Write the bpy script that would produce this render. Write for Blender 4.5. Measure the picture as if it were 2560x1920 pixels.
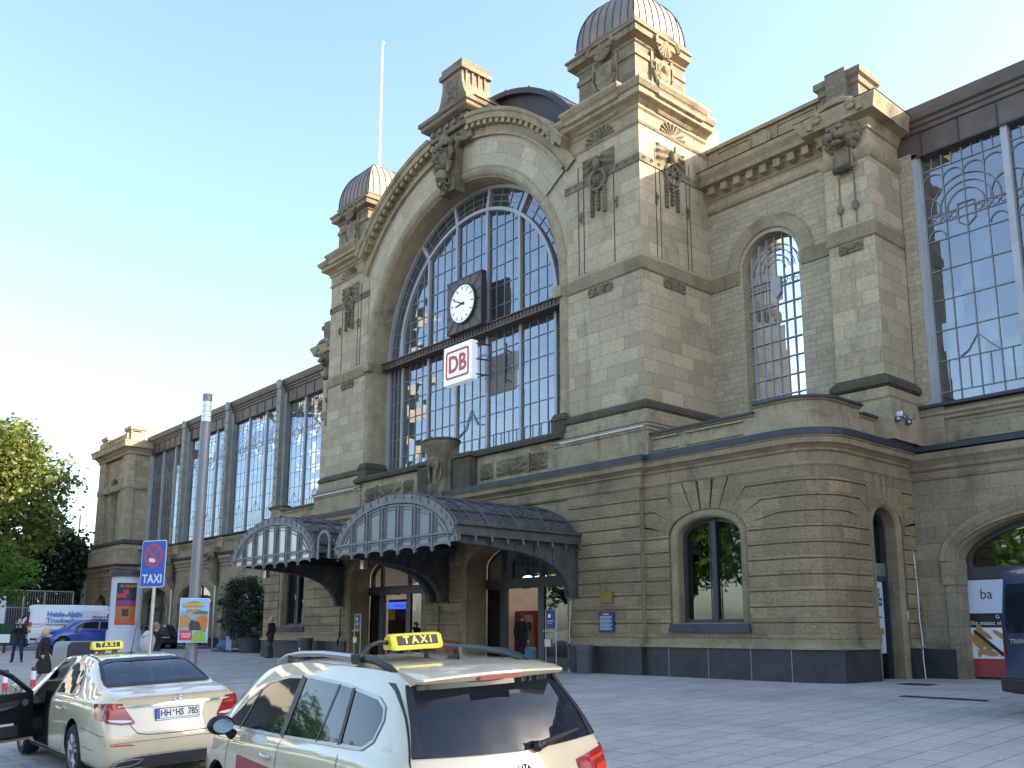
import bpy, bmesh, math, random
from math import sin, cos, pi, radians, sqrt, atan2, hypot
from mathutils import Vector, Matrix, noise
from mathutils.bvhtree import BVHTree
S = bpy.context.scene
COL = S.collection
for o in list(bpy.data.objects): bpy.data.objects.remove(o)

# ---------------- camera, sky, sun, exposure ----------------
cd = bpy.data.cameras.new('camera'); cam = bpy.data.objects.new('camera', cd); COL.objects.link(cam)
S.camera = cam
cd.sensor_width = 36.0; cd.lens = 2283.5 / 2560 * 36; cd.shift_y = 199 / 2560
cd.clip_end = 3000; cd.clip_start = 0.05
yaw, pitch, roll = radians(48.965), radians(10.40), radians(0.107)
fwd = Vector((-sin(yaw) * cos(pitch), cos(yaw) * cos(pitch), sin(pitch)))
rgt = Vector((cos(yaw), sin(yaw), 0)); upv = rgt.cross(fwd)
r2 = rgt * cos(roll) + upv * sin(roll); u2 = -rgt * sin(roll) + upv * cos(roll)
m3 = Matrix((r2, u2, -fwd)).transposed()
cam.matrix_world = Matrix.Translation((0, 0, 1.14)) @ m3.to_4x4()

SUN_EL, SUN_AZ = radians(24.5), radians(45)      # azimuth from +Y towards +X
sv = Vector((sin(SUN_AZ) * cos(SUN_EL), cos(SUN_AZ) * cos(SUN_EL), sin(SUN_EL)))
W = bpy.data.worlds.new('World'); S.world = W; W.use_nodes = True
nt = W.node_tree; bg = nt.nodes['Background']
sky = nt.nodes.new('ShaderNodeTexSky'); sky.sky_type = 'NISHITA'; sky.sun_disc = False
sky.sun_elevation = SUN_EL; sky.sun_rotation = SUN_AZ
sky.air_density = 1.0; sky.dust_density = 2.0; sky.ozone_density = 1.5; sky.altitude = 0
nt.links.new(sky.outputs[0], bg.inputs[0]); bg.inputs[1].default_value = 0.14
sl = bpy.data.lights.new('sun', 'SUN'); sl.energy = 3.5; sl.angle = radians(0.53); sl.color = (1.0, 0.86, 0.68)
so = bpy.data.objects.new('sun', sl); COL.objects.link(so)
so.rotation_euler = (-sv).to_track_quat('-Z', 'Y').to_euler(); so.location = (60, 60, 60)
S.view_settings.view_transform = 'Standard'; S.view_settings.look = 'None'
S.view_settings.exposure = 2.0; S.view_settings.gamma = 1
S.render.engine = 'CYCLES'
S.cycles.use_denoising = True
S.cycles.max_bounces = 8; S.cycles.diffuse_bounces = 3; S.cycles.glossy_bounces = 4
S.cycles.transparent_max_bounces = 16; S.cycles.transmission_bounces = 4
S.cycles.sample_clamp_indirect = 6; S.cycles.caustics_reflective = False; S.cycles.caustics_refractive = False

# ---------------- materials ----------------
MATS = {}
def new_mat(name):
    m = bpy.data.materials.new(name); m.use_nodes = True; MATS[name] = m
    nt = m.node_tree; b = nt.nodes['Principled BSDF']
    return m, nt, b
def N(nt, t, **k):
    n = nt.nodes.new(t)
    for a, v in k.items():
        if a.startswith('i_'): n.inputs[a[2:].replace('_', ' ')].default_value = v
        else: setattr(n, a, v)
    return n
def L(nt, a, b): nt.links.new(a, b)
def plain(name, col, rough=0.6, metal=0.0, spec=0.5, var=0.0, vscale=3.0, bump=0.0, bscale=20.0, coat=0.0, emit=None, es=1.0):
    m, nt, b = new_mat(name)
    b.inputs['Base Color'].default_value = (*col, 1); b.inputs['Roughness'].default_value = rough
    b.inputs['Metallic'].default_value = metal; b.inputs['Specular IOR Level'].default_value = spec
    if coat: b.inputs['Coat Weight'].default_value = coat; b.inputs['Coat Roughness'].default_value = 0.03
    if emit: b.inputs['Emission Color'].default_value = (*emit, 1); b.inputs['Emission Strength'].default_value = es
    if var or bump: g = N(nt, 'ShaderNodeNewGeometry')
    if var:
        nz = N(nt, 'ShaderNodeTexNoise'); nz.inputs['Scale'].default_value = vscale; nz.inputs['Detail'].default_value = 6
        nz.inputs['Roughness'].default_value = 0.65
        L(nt, g.outputs['Position'], nz.inputs['Vector'])
        rp = N(nt, 'ShaderNodeMapRange'); rp.inputs['From Min'].default_value = 0.3; rp.inputs['From Max'].default_value = 0.7
        rp.inputs['To Min'].default_value = 1 - var; rp.inputs['To Max'].default_value = 1 + var
        L(nt, nz.outputs[0], rp.inputs[0])
        mx = N(nt, 'ShaderNodeVectorMath', operation='SCALE'); mx.inputs[0].default_value = col
        L(nt, rp.outputs[0], mx.inputs['Scale']); L(nt, mx.outputs[0], b.inputs['Base Color'])
    if bump:
        nb = N(nt, 'ShaderNodeTexNoise'); nb.inputs['Scale'].default_value = bscale; nb.inputs['Detail'].default_value = 5
        L(nt, g.outputs['Position'], nb.inputs['Vector'])
        bp = N(nt, 'ShaderNodeBump'); bp.inputs['Strength'].default_value = bump; bp.inputs['Distance'].default_value = 0.02
        L(nt, nb.outputs[0], bp.inputs['Height']); L(nt, bp.outputs[0], b.inputs['Normal'])
    return m
def stone(name, c1, c2, c3, bw=0.85, bh=0.37, mortar=0.006, mcol=(0.13, 0.11, 0.08), bump=0.25, bscale=9.0, bdist=0.02, stain=0.55, streak=0.5, brick=True, squash=1.0):
    """sandstone laid in courses: three block tones, soot stains with their own shape, streaks of rain"""
    m, nt, b = new_mat(name)
    b.inputs['Roughness'].default_value = 0.9; b.inputs['Specular IOR Level'].default_value = 0.2
    uv = N(nt, 'ShaderNodeTexCoord'); g = N(nt, 'ShaderNodeNewGeometry')
    base = None
    if brick:
        br = N(nt, 'ShaderNodeTexBrick'); br.inputs['Scale'].default_value = 1.0
        br.inputs['Brick Width'].default_value = bw; br.inputs['Row Height'].default_value = bh
        br.inputs['Mortar Size'].default_value = mortar; br.inputs['Mortar Smooth'].default_value = 0.3; br.inputs['Bias'].default_value = -0.1
        br.offset = 0.43; br.offset_frequency = 2; br.squash = 0.72; br.squash_frequency = 3
        br.inputs['Color1'].default_value = (0, 0, 0, 1); br.inputs['Color2'].default_value = (1, 1, 1, 1); br.inputs['Mortar'].default_value = (0.5, 0.5, 0.5, 1)
        L(nt, uv.outputs['UV'], br.inputs['Vector'])
        rm = N(nt, 'ShaderNodeValToRGB'); e = rm.color_ramp.elements
        e[0].position = 0.0; e[0].color = (*c1, 1); e[1].position = 1.0; e[1].color = (*c3, 1)
        k = e.new(0.5); k.color = (*c2, 1); k = e.new(0.82); k.color = (c1[0] * 1.12, c1[1] * 1.1, c1[2] * 1.08, 1)
        L(nt, br.outputs['Color'], rm.inputs[0]); base = rm.outputs[0]
        mm = N(nt, 'ShaderNodeMixRGB'); mm.inputs[2].default_value = (*mcol, 1)
        L(nt, base, mm.inputs[1]); L(nt, br.outputs['Fac'], mm.inputs[0]); base = mm.outputs[0]
    n1 = N(nt, 'ShaderNodeTexNoise'); n1.inputs['Scale'].default_value = 1.6; n1.inputs['Detail'].default_value = 8; n1.inputs['Roughness'].default_value = 0.62
    L(nt, g.outputs['Position'], n1.inputs['Vector'])
    if base is None:
        rm = N(nt, 'ShaderNodeValToRGB'); e = rm.color_ramp.elements
        e[0].position = 0.32; e[0].color = (*c1, 1); e[1].position = 0.68; e[1].color = (*c2, 1)
        L(nt, n1.outputs[0], rm.inputs[0]); base = rm.outputs[0]
    # fine grain tone
    n2 = N(nt, 'ShaderNodeTexNoise'); n2.inputs['Scale'].default_value = 14; n2.inputs['Detail'].default_value = 6
    L(nt, g.outputs['Position'], n2.inputs['Vector'])
    r2_ = N(nt, 'ShaderNodeMapRange'); r2_.inputs['From Min'].default_value = 0.25; r2_.inputs['From Max'].default_value = 0.75
    r2_.inputs['To Min'].default_value = 0.8; r2_.inputs['To Max'].default_value = 1.17
    L(nt, n2.outputs[0], r2_.inputs[0])
    sc = N(nt, 'ShaderNodeVectorMath', operation='SCALE'); L(nt, base, sc.inputs[0]); L(nt, r2_.outputs[0], sc.inputs['Scale'])
    # soot patches and rain streaks
    mp = N(nt, 'ShaderNodeMapping'); mp.inputs['Scale'].default_value = (2.6, 2.6, 0.28)
    L(nt, g.outputs['Position'], mp.inputs['Vector'])
    n3 = N(nt, 'ShaderNodeTexNoise'); n3.inputs['Scale'].default_value = 1.0; n3.inputs['Detail'].default_value = 7; n3.inputs['Roughness'].default_value = 0.7
    L(nt, mp.outputs[0], n3.inputs['Vector'])
    s3 = N(nt, 'ShaderNodeMapRange'); s3.inputs['From Min'].default_value = 0.56; s3.inputs['From Max'].default_value = 0.78; s3.inputs['To Max'].default_value = streak
    L(nt, n3.outputs[0], s3.inputs[0])
    n4 = N(nt, 'ShaderNodeTexNoise'); n4.inputs['Scale'].default_value = 0.55; n4.inputs['Detail'].default_value = 9; n4.inputs['Roughness'].default_value = 0.68
    L(nt, g.outputs['Position'], n4.inputs['Vector'])
    s4 = N(nt, 'ShaderNodeMapRange'); s4.inputs['From Min'].default_value = 0.55; s4.inputs['From Max'].default_value = 0.72; s4.inputs['To Max'].default_value = stain
    L(nt, n4.outputs[0], s4.inputs[0])
    mxx = N(nt, 'ShaderNodeMath', operation='MAXIMUM'); L(nt, s3.outputs[0], mxx.inputs[0]); L(nt, s4.outputs[0], mxx.inputs[1])
    fin = N(nt, 'ShaderNodeMixRGB'); fin.inputs[2].default_value = (0.075, 0.067, 0.055, 1)
    L(nt, mxx.outputs[0], fin.inputs[0]); L(nt, sc.outputs[0], fin.inputs[1]); L(nt, fin.outputs[0], b.inputs['Base Color'])
    nb = N(nt, 'ShaderNodeTexNoise'); nb.inputs['Scale'].default_value = bscale; nb.inputs['Detail'].default_value = 6; nb.inputs['Roughness'].default_value = 0.6
    L(nt, g.outputs['Position'], nb.inputs['Vector'])
    bp = N(nt, 'ShaderNodeBump'); bp.inputs['Strength'].default_value = bump; bp.inputs['Distance'].default_value = bdist
    L(nt, nb.outputs[0], bp.inputs['Height']); L(nt, bp.outputs[0], b.inputs['Normal'])
    return m
ASH = stone('sandstone_ashlar', (0.50, 0.40, 0.265), (0.40, 0.315, 0.205), (0.26, 0.21, 0.155), 0.95, 0.40, 0.007, (0.21, 0.175, 0.12), stain=0.5, streak=0.6)
ASHS = stone('sandstone_small_blocks', (0.48, 0.40, 0.28), (0.42, 0.345, 0.24), (0.37, 0.31, 0.22), 0.46, 0.17, 0.006, (0.2, 0.17, 0.12), stain=0.25, streak=0.2)
RUST = stone('sandstone_rock_faced', (0.34, 0.25, 0.145), (0.26, 0.195, 0.115), (0.38, 0.275, 0.17), 1.1, 0.365, 0.004, (0.12, 0.095, 0.06), bump=1.0, bscale=13, bdist=0.06, stain=0.62, streak=0.7)
TRIM = stone('sandstone_trim', (0.45, 0.355, 0.225), (0.30, 0.24, 0.155), (0.3, 0.25, 0.17), stain=0.75, streak=0.85, brick=False)
VOUS = stone('sandstone_voussoirs', (0.50, 0.42, 0.30), (0.43, 0.355, 0.25), (0.37, 0.31, 0.225), 1.15, 0.42, 0.006, (0.25, 0.2, 0.15), stain=0.2, streak=0.2)
LOWT = stone('sandstone_lower_trim', (0.36, 0.275, 0.165), (0.24, 0.185, 0.115), (0.2, 0.16, 0.11), stain=0.65, streak=0.75, brick=False)
TRIMD = stone('sandstone_sooty_trim', (0.33, 0.26, 0.175), (0.20, 0.16, 0.11), (0.2, 0.16, 0.1), stain=0.7, streak=0.7, brick=False)
ASHD = stone('sandstone_sooty_ashlar', (0.24, 0.19, 0.135), (0.17, 0.14, 0.10), (0.32, 0.255, 0.18), 0.7, 0.34, 0.007, (0.3, 0.26, 0.2), stain=0.5, streak=0.5)
SOOT = stone('sandstone_blackened', (0.14, 0.115, 0.08), (0.085, 0.073, 0.055), (0.07, 0.06, 0.05), stain=0.5, streak=0.5, brick=False, bump=1.0, bscale=9, bdist=0.08)
CARV = stone('sandstone_carving', (0.29, 0.235, 0.15), (0.14, 0.115, 0.08), (0.2, 0.16, 0.11), stain=0.55, streak=0.55, brick=False, bump=0.4)
HALL = stone('sandstone_hall_wall', (0.34, 0.27, 0.18), (0.27, 0.215, 0.145), (0.22, 0.18, 0.13), 1.0, 0.42, 0.005, (0.13, 0.11, 0.08), stain=0.6, streak=0.6)
PLIN = plain('basalt_plinth', (0.034, 0.034, 0.038), 0.55, var=0.35, vscale=2.0, bump=0.15)
MORT = plain('pale_mortar', (0.3, 0.3, 0.29), 0.9)
LEAD = plain('lead_flashing', (0.05, 0.054, 0.072), 0.5, 0.2, var=0.25, vscale=2)
COPR = plain('brown_copper', (0.125, 0.09, 0.072), 0.55, 0.2, var=0.25, vscale=1.6)
DOME = plain('weathered_copper', (0.25, 0.195, 0.155), 0.6, 0.1, var=0.25, vscale=1.5)
ROOF = plain('dark_roof_metal', (0.055, 0.05, 0.055), 0.5, 0.3, var=0.3, vscale=1.2)
MULL = plain('pale_grey_paint', (0.40, 0.40, 0.42), 0.5, var=0.12, vscale=2)
LEADC = plain('lead_cames', (0.27, 0.27, 0.28), 0.6)
STEEL = plain('canopy_paint', (0.085, 0.085, 0.085), 0.5, 0.2, var=0.35, vscale=4, bump=0.1)
STEELL = plain('canopy_pale_paint', (0.19, 0.19, 0.185), 0.55, 0.1, var=0.3, vscale=5, bump=0.15)
DARKF = plain('dark_door_frame', (0.045, 0.045, 0.05), 0.45)
BLACK = plain('black_plastic', (0.012, 0.012, 0.013), 0.45)
RUBB = plain('tyre_rubber', (0.018, 0.018, 0.018), 0.8)
WHITE = plain('white_paint', (0.78, 0.79, 0.8), 0.4)
INTR = plain('interior_plaster', (0.42, 0.37, 0.32), 0.8, var=0.1)
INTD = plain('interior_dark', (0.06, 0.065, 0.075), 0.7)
ALU = plain('brushed_metal', (0.42, 0.42, 0.43), 0.35, 0.8, var=0.1)
CHRM = plain('chrome', (0.8, 0.8, 0.82), 0.08, 1.0)
IVORY = plain('ivory_taxi_paint', (0.64, 0.545, 0.375), 0.3, coat=1.0, var=0.05, vscale=3); IVORY.node_tree.nodes['Principled BSDF'].inputs['Coat IOR'].default_value = 1.75
DGLS = plain('tinted_glass', (0.012, 0.016, 0.022), 0.03, spec=0.5)
YELL = plain('yellow_sign_plastic', (0.78, 0.66, 0.02), 0.35, coat=0.4)
REDP = plain('red_print', (0.36, 0.045, 0.055), 0.5)
BLUEP = plain('traffic_blue', (0.03, 0.12, 0.55), 0.45)
SREDP = plain('traffic_red', (0.62, 0.07, 0.05), 0.45)
def glass(name, ior, tint, rough=0.015, dirt=0.0, cell=None):
    m, nt, b = new_mat(name); nt.nodes.remove(b); out = nt.nodes['Material Output']
    fr = N(nt, 'ShaderNodeFresnel'); fr.inputs['IOR'].default_value = ior
    tr = N(nt, 'ShaderNodeBsdfTransparent'); tr.inputs[0].default_value = (*tint, 1)
    gl = N(nt, 'ShaderNodeBsdfGlossy'); gl.inputs['Roughness'].default_value = rough; gl.inputs[0].default_value = (0.92, 0.95, 1, 1)
    g = N(nt, 'ShaderNodeNewGeometry'); nz = N(nt, 'ShaderNodeTexNoise'); nz.inputs['Scale'].default_value = 1.1; nz.inputs['Detail'].default_value = 1.5
    L(nt, g.outputs['Position'], nz.inputs['Vector'])
    bp = N(nt, 'ShaderNodeBump'); bp.inputs['Strength'].default_value = 0.12; bp.inputs['Distance'].default_value = 0.03
    L(nt, nz.outputs[0], bp.inputs['Height']); L(nt, bp.outputs[0], gl.inputs['Normal'])
    if cell:      # every pane sits at a slightly different tilt
        v1 = N(nt, 'ShaderNodeVectorMath', operation='MULTIPLY'); v1.inputs[1].default_value = cell; L(nt, g.outputs['Position'], v1.inputs[0])
        v2 = N(nt, 'ShaderNodeVectorMath', operation='FLOOR'); L(nt, v1.outputs[0], v2.inputs[0]); wn = N(nt, 'ShaderNodeTexWhiteNoise'); L(nt, v2.outputs[0], wn.inputs['Vector'])
        v3 = N(nt, 'ShaderNodeVectorMath', operation='SUBTRACT'); v3.inputs[1].default_value = (.5, .5, .5); L(nt, wn.outputs['Color'], v3.inputs[0])
        v4 = N(nt, 'ShaderNodeVectorMath', operation='SCALE'); v4.inputs['Scale'].default_value = 0.035; L(nt, v3.outputs[0], v4.inputs[0])
        v5 = N(nt, 'ShaderNodeVectorMath', operation='ADD'); L(nt, v4.outputs[0], v5.inputs[0]); L(nt, bp.outputs[0], v5.inputs[1])
        v6 = N(nt, 'ShaderNodeVectorMath', operation='NORMALIZE'); L(nt, v5.outputs[0], v6.inputs[0]); L(nt, v6.outputs[0], gl.inputs['Normal'])
    mx = N(nt, 'ShaderNodeMixShader'); L(nt, fr.outputs[0], mx.inputs[0]); L(nt, tr.outputs[0], mx.inputs[1]); L(nt, gl.outputs[0], mx.inputs[2])
    last = mx
    if dirt:
        df = N(nt, 'ShaderNodeBsdfDiffuse'); df.inputs[0].default_value = (0.42, 0.44, 0.42, 1)
        m2 = N(nt, 'ShaderNodeMixShader'); m2.inputs[0].default_value = dirt
        L(nt, mx.outputs[0], m2.inputs[1]); L(nt, df.outputs[0], m2.inputs[2]); last = m2
    L(nt, last.outputs[0], out.inputs[0]); return m
GLS = glass('hall_glass', 2.7, (0.42, 0.48, 0.58), dirt=0.09, cell=(2.22, 2.22, 1.3))
GLSD = glass('shop_glass', 2.0, (0.5, 0.53, 0.56))
GLSC = glass('car_glass', 1.9, (0.35, 0.42, 0.48))
GLSF = glass('frosted_canopy_glass', 1.5, (0.4, 0.42, 0.38), 0.3, dirt=0.72)
GLSR = glass('canopy_roof_glass', 1.9, (0.25, 0.28, 0.28), 0.12, dirt=0.12)

m, nt, b = new_mat('diffusing_far_glass'); nt.nodes.remove(b); tl = N(nt, 'ShaderNodeBsdfTranslucent'); tl.inputs[0].default_value = (0.62, 0.66, 0.68, 1)  # far panes made translucent to scatter sun that would streak the plaza
gl = N(nt, 'ShaderNodeBsdfGlossy'); gl.inputs['Roughness'].default_value = 0.3; mx = N(nt, 'ShaderNodeMixShader'); mx.inputs[0].default_value = 0.12
L(nt, tl.outputs[0], mx.inputs[1]); L(nt, gl.outputs[0], mx.inputs[2]); L(nt, mx.outputs[0], nt.nodes['Material Output'].inputs[0]); GLSM = m

# ---------------- mesh building ----------------
class MB:
    def __init__(s): s.v = []; s.f = []; s.uv = {}; s.mi = {}
    def pt(s, p): s.v.append(tuple(p)); return len(s.v) - 1
    def poly(s, pts, uv=None, mi=0):
        i = [s.pt(p) for p in pts]; s.f.append(i)
        if uv: s.uv[len(s.f) - 1] = uv
        if mi: s.mi[len(s.f) - 1] = mi
    def box(s, x0, x1, y0, y1, z0, z1, mi=0):
        P = [(x0, y0, z0), (x1, y0, z0), (x1, y1, z0), (x0, y1, z0), (x0, y0, z1), (x1, y0, z1), (x1, y1, z1), (x0, y1, z1)]
        b = len(s.v); s.v += P
        for q in ((0, 3, 2, 1), (4, 5, 6, 7), (0, 1, 5, 4), (1, 2, 6, 5), (2, 3, 7, 6), (3, 0, 4, 7)):
            s.f.append([b + k for k in q])
            if mi: s.mi[len(s.f) - 1] = mi
        return s
    def tbox(s, x0, x1, y0, y1, z0, z1, i0, i1):
        """box whose top is inset by i1 and bottom by i0"""
        P = [(x0 + i0, y0 + i0, z0), (x1 - i0, y0 + i0, z0), (x1 - i0, y1 - i0, z0), (x0 + i0, y1 - i0, z0),
             (x0 + i1, y0 + i1, z1), (x1 - i1, y0 + i1, z1), (x1 - i1, y1 - i1, z1), (x0 + i1, y1 - i1, z1)]
        b = len(s.v); s.v += P
        for q in ((0, 3, 2, 1), (4, 5, 6, 7), (0, 1, 5, 4), (1, 2, 6, 5), (2, 3, 7, 6), (3, 0, 4, 7)): s.f.append([b + k for k in q])
    def prism(s, poly, y0, y1, fn=None, cap1=True, mi=0):
        """poly in (u,z), extruded between depths y0 (front) and y1; fn maps (u,z,d) to a point"""
        fn = fn or (lambda u, z, d: (u, d, z))
        A = [s.pt(fn(u, z, y0)) for u, z in poly]; B = [s.pt(fn(u, z, y1)) for u, z in poly]; n = len(poly)
        fs = [A, ] + ([B[::-1]] if cap1 else [])
        fs += [[A[(k + 1) % n], A[k], B[k], B[(k + 1) % n]] for k in range(n)]
        for f in fs:
            s.f.append(f)
            if mi: s.mi[len(s.f) - 1] = mi
    def ring(s, cx, cz, r0, r1, a0, a1, y0, y1, n=32, uvs=True, fn=None):
        """arch band in the XZ plane between radii, angles in radians, front y0 back y1"""
        fn = fn or (lambda x, z, d: (x, d, z))
        for k in range(n):
            p, q = a0 + (a1 - a0) * k / n, a0 + (a1 - a0) * (k + 1) / n
            def P(r, a, y): return fn(cx + r * cos(a), cz + r * sin(a), y)
            u0, u1 = p * r1, q * r1
            s.poly([P(r0, p, y0), P(r1, p, y0), P(r1, q, y0), P(r0, q, y0)][::-1], [(u0, r0), (u0, r1), (u1, r1), (u1, r0)][::-1] if uvs else None)
            s.poly([P(r0, p, y0), P(r0, q, y0), P(r0, q, y1), P(r0, p, y1)][::-1], [(u0, 0), (u1, 0), (u1, y1 - y0), (u0, y1 - y0)][::-1])
            s.poly([P(r1, p, y0), P(r1, q, y0), P(r1, q, y1), P(r1, p, y1)], [(u0, 0), (u1, 0), (u1, y1 - y0), (u0, y1 - y0)])
    def sweep(s, prof, path, closed=False, ends=True):
        """moulding: prof [(out,z)], path [(x,y)] with the outside on its right"""
        n = len(path); rows = []
        for i, (x, y) in enumerate(path):
            ds = []
            if i > 0 or closed: a = path[i - 1]; ds.append((x - a[0], y - a[1]))
            if i < n - 1 or closed: a = path[(i + 1) % n]; ds.append((a[0] - x, a[1] - y))
            ns = []
            for dx, dy in ds: l = hypot(dx, dy); ns.append((dy / l, -dx / l))
            nx = sum(q[0] for q in ns); ny = sum(q[1] for q in ns); l = hypot(nx, ny); nx /= l; ny /= l
            c = max(0.3, nx * ns[0][0] + ny * ns[0][1])
            rows.append([s.pt((x + nx * o / c, y + ny * o / c, z)) for o, z in prof])
        m = n if closed else n - 1
        for i in range(m):
            A, B = rows[i], rows[(i + 1) % n]
            for k in range(len(prof) - 1): s.f.append([A[k], B[k], B[k + 1], A[k + 1]])
        if ends and not closed: s.f.append(rows[0][:]); s.f.append(rows[-1][::-1])
    def tube(s, pts, r, n=8, cap=True):
        pts = [Vector(p) for p in pts]; R = r if isinstance(r, (list, tuple)) else [r] * len(pts); rows = []
        up = Vector((0, 0, 1))
        for i, p in enumerate(pts):
            t = (pts[min(i + 1, len(pts) - 1)] - pts[max(i - 1, 0)]).normalized()
            a = t.cross(up)
            if a.length < 0.05: a = t.cross(Vector((0, 1, 0)))
            a.normalize(); b = t.cross(a)
            rows.append([s.pt(p + a * (R[i] * cos(2 * pi * k / n)) + b * (R[i] * sin(2 * pi * k / n))) for k in range(n)])
        for i in range(len(rows) - 1):
            for k in range(n): s.f.append([rows[i][k], rows[i][(k + 1) % n], rows[i + 1][(k + 1) % n], rows[i + 1][k]])
        if cap: s.f.append(rows[0][::-1]); s.f.append(rows[-1][:])
    def lathe(s, prof, cx, cy, n=24, a0=0, a1=2 * pi, sx=1, sy=1):
        rows = []; full = abs(a1 - a0 - 2 * pi) < 1e-6; m = n if full else n + 1
        for r, z in prof: rows.append([s.pt((cx + sx * r * cos(a0 + (a1 - a0) * k / n), cy + sy * r * sin(a0 + (a1 - a0) * k / n), z)) for k in range(m)])
        for i in range(len(rows) - 1):
            for k in range(n): s.f.append([rows[i][k], rows[i][(k + 1) % m], rows[i + 1][(k + 1) % m], rows[i + 1][k]])
        if full:
            if prof[0][0] > 0.001: s.f.append(rows[0][::-1])
            if prof[-1][0] > 0.001: s.f.append(rows[-1][:])
    def ball(s, c, r, n=10, sc=(1, 1, 1), amp=0.0, fr=3.0):
        rows = []
        for i in range(n + 1):
            th = pi * i / n; row = []
            for k in range(2 * n):
                ph = pi * k / n; d = Vector((sin(th) * cos(ph), sin(th) * sin(ph), cos(th)))
                rr = r * (1 + (amp * noise.noise(d * fr + Vector(c)) if amp else 0))
                row.append(s.pt((c[0] + d.x * rr * sc[0], c[1] + d.y * rr * sc[1], c[2] + d.z * rr * sc[2])))
            rows.append(row)
        for i in range(n):
            for k in range(2 * n): s.f.append([rows[i][k], rows[i + 1][k], rows[i + 1][(k + 1) % (2 * n)], rows[i][(k + 1) % (2 * n)]])
    def relief(s, x0, x1, z0, z1, y, h, depth=0.08, nx=24, nz=24, fn=None):
        """carved panel facing -Y: h(u,v) in 0..1 raises the surface"""
        fn = fn or (lambda x, z, d: (x, d, z)); rows = []
        for j in range(nz + 1):
            v = j / nz
            rows.append([s.pt(fn(x0 + (x1 - x0) * i / nx, z0 + (z1 - z0) * v, y - depth * h(i / nx, v))) for i in range(nx + 1)])
        for j in range(nz):
            for i in range(nx): s.f.append([rows[j][i], rows[j][i + 1], rows[j + 1][i + 1], rows[j + 1][i]])
    def build(s, name, mat, parent=None, smooth=False, base=None, bevel=0):
        me = bpy.data.meshes.new(name); me.from_pydata(s.v, [], s.f)
        ml = mat if isinstance(mat, (list, tuple)) else [mat]
        for m in ml: me.materials.append(m)
        for k, i in s.mi.items(): me.polygons[k].material_index = i
        ul = me.uv_layers.new(name='UVMap')
        for p in me.polygons:
            ex = s.uv.get(p.index); n = p.normal
            for j, li in enumerate(p.loop_indices):
                if ex: ul.data[li].uv = ex[j]; continue
                co = me.vertices[me.loops[li].vertex_index].co
                if abs(n.z) > 0.75: ul.data[li].uv = (co.x, co.y)
                elif abs(n.x) > abs(n.y): ul.data[li].uv = (co.y, co.z)
                else: ul.data[li].uv = (co.x, co.z)
        if smooth:
            bm = bmesh.new(); bm.from_mesh(me); bmesh.ops.remove_doubles(bm, verts=bm.verts, dist=1e-5)
            bmesh.ops.recalc_face_normals(bm, faces=bm.faces); bm.to_mesh(me); bm.free()
            for p in me.polygons: p.use_smooth = True
            if smooth is not True: me.set_sharp_from_angle(angle=radians(smooth))
        else:
            bm = bmesh.new(); bm.from_mesh(me); bmesh.ops.remove_doubles(bm, verts=bm.verts, dist=1e-5); bmesh.ops.recalc_face_normals(bm, faces=bm.faces); bm.to_mesh(me); bm.free()
        o = bpy.data.objects.new(name, me); COL.objects.link(o)
        if bevel:
            b = o.modifiers.new('bevel', 'BEVEL'); b.width = bevel; b.segments = 2; b.limit_method = 'ANGLE'; b.angle_limit = radians(40)
        if parent is not None:
            o.parent = parent
            b = ROOTS.get(parent.name)
            if b is not None: o.matrix_parent_inverse = Matrix.Translation(b).inverted()
        return o
ROOTS = {}
def thing(name, label, cat, loc=(0, 0, 0), group=None):
    o = bpy.data.objects.new(name, None); COL.objects.link(o); o.location = loc; o.empty_display_size = 0.3
    ROOTS[o.name] = Vector(loc); o['label'] = label; o['category'] = cat
    if group: o['group'] = group
    return o
def tag(o, label, cat, group=None):
    o['label'] = label; o['category'] = cat
    if group: o['group'] = group
    return o
def struct(o, kind='structure'): o['kind'] = kind; return o
def part(parent, name, mat, fn, smooth=False, bevel=0, local=False):
    mb = MB(); fn(mb); return mb.build(name, mat, parent, smooth, base=Vector((0, 0, 0)) if local else None, bevel=bevel)
def clone(root, loc, rz=0.0, label=None, group=None):
    r = root.copy(); COL.objects.link(r); r.location = loc; r.rotation_euler = (0, 0, rz)
    if label: r['label'] = label
    if group: r['group'] = group
    for ch in [c for c in COL.objects if c.parent == root]:
        c = ch.copy(); COL.objects.link(c); c.parent = r; c.matrix_parent_inverse = ch.matrix_parent_inverse.copy()
        for g in [q for q in COL.objects if q.parent == ch]:
            d = g.copy(); COL.objects.link(d); d.parent = c; d.matrix_parent_inverse = g.matrix_parent_inverse.copy()
    return r
def text(name, txt, size, mat, M, parent=None, extrude=0.003, bold=0.0, align='CENTER', sx=1.0, base=None):
    cu = bpy.data.curves.new(name, 'FONT'); cu.body = txt; cu.size = size; cu.extrude = extrude; cu.offset = bold
    cu.align_x = align; cu.align_y = 'CENTER'; cu.resolution_u = 3
    tmp = bpy.data.objects.new(name, cu); COL.objects.link(tmp)
    dg = bpy.context.evaluated_depsgraph_get(); me = bpy.data.meshes.new_from_object(tmp.evaluated_get(dg))
    bpy.data.objects.remove(tmp)
    me.transform(M @ Matrix.Diagonal((sx, 1, 1, 1))); me.materials.clear(); me.materials.append(mat)
    o = bpy.data.objects.new(name, me); COL.objects.link(o)
    if parent is not None:
        o.parent = parent
        b = ROOTS.get(parent.name)
        if b is not None: o.matrix_parent_inverse = Matrix.Translation(b).inverted()
    return o
def facing(x, y, z, nx=0, ny=-1):
    """matrix putting text upright at a point, readable from the side the normal points to"""
    n = Vector((nx, ny, 0)).normalized(); up = Vector((0, 0, 1)); r = up.cross(n)
    return Matrix.Translation((x, y, z)) @ Matrix((r, up, n)).transposed().to_4x4()
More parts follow.
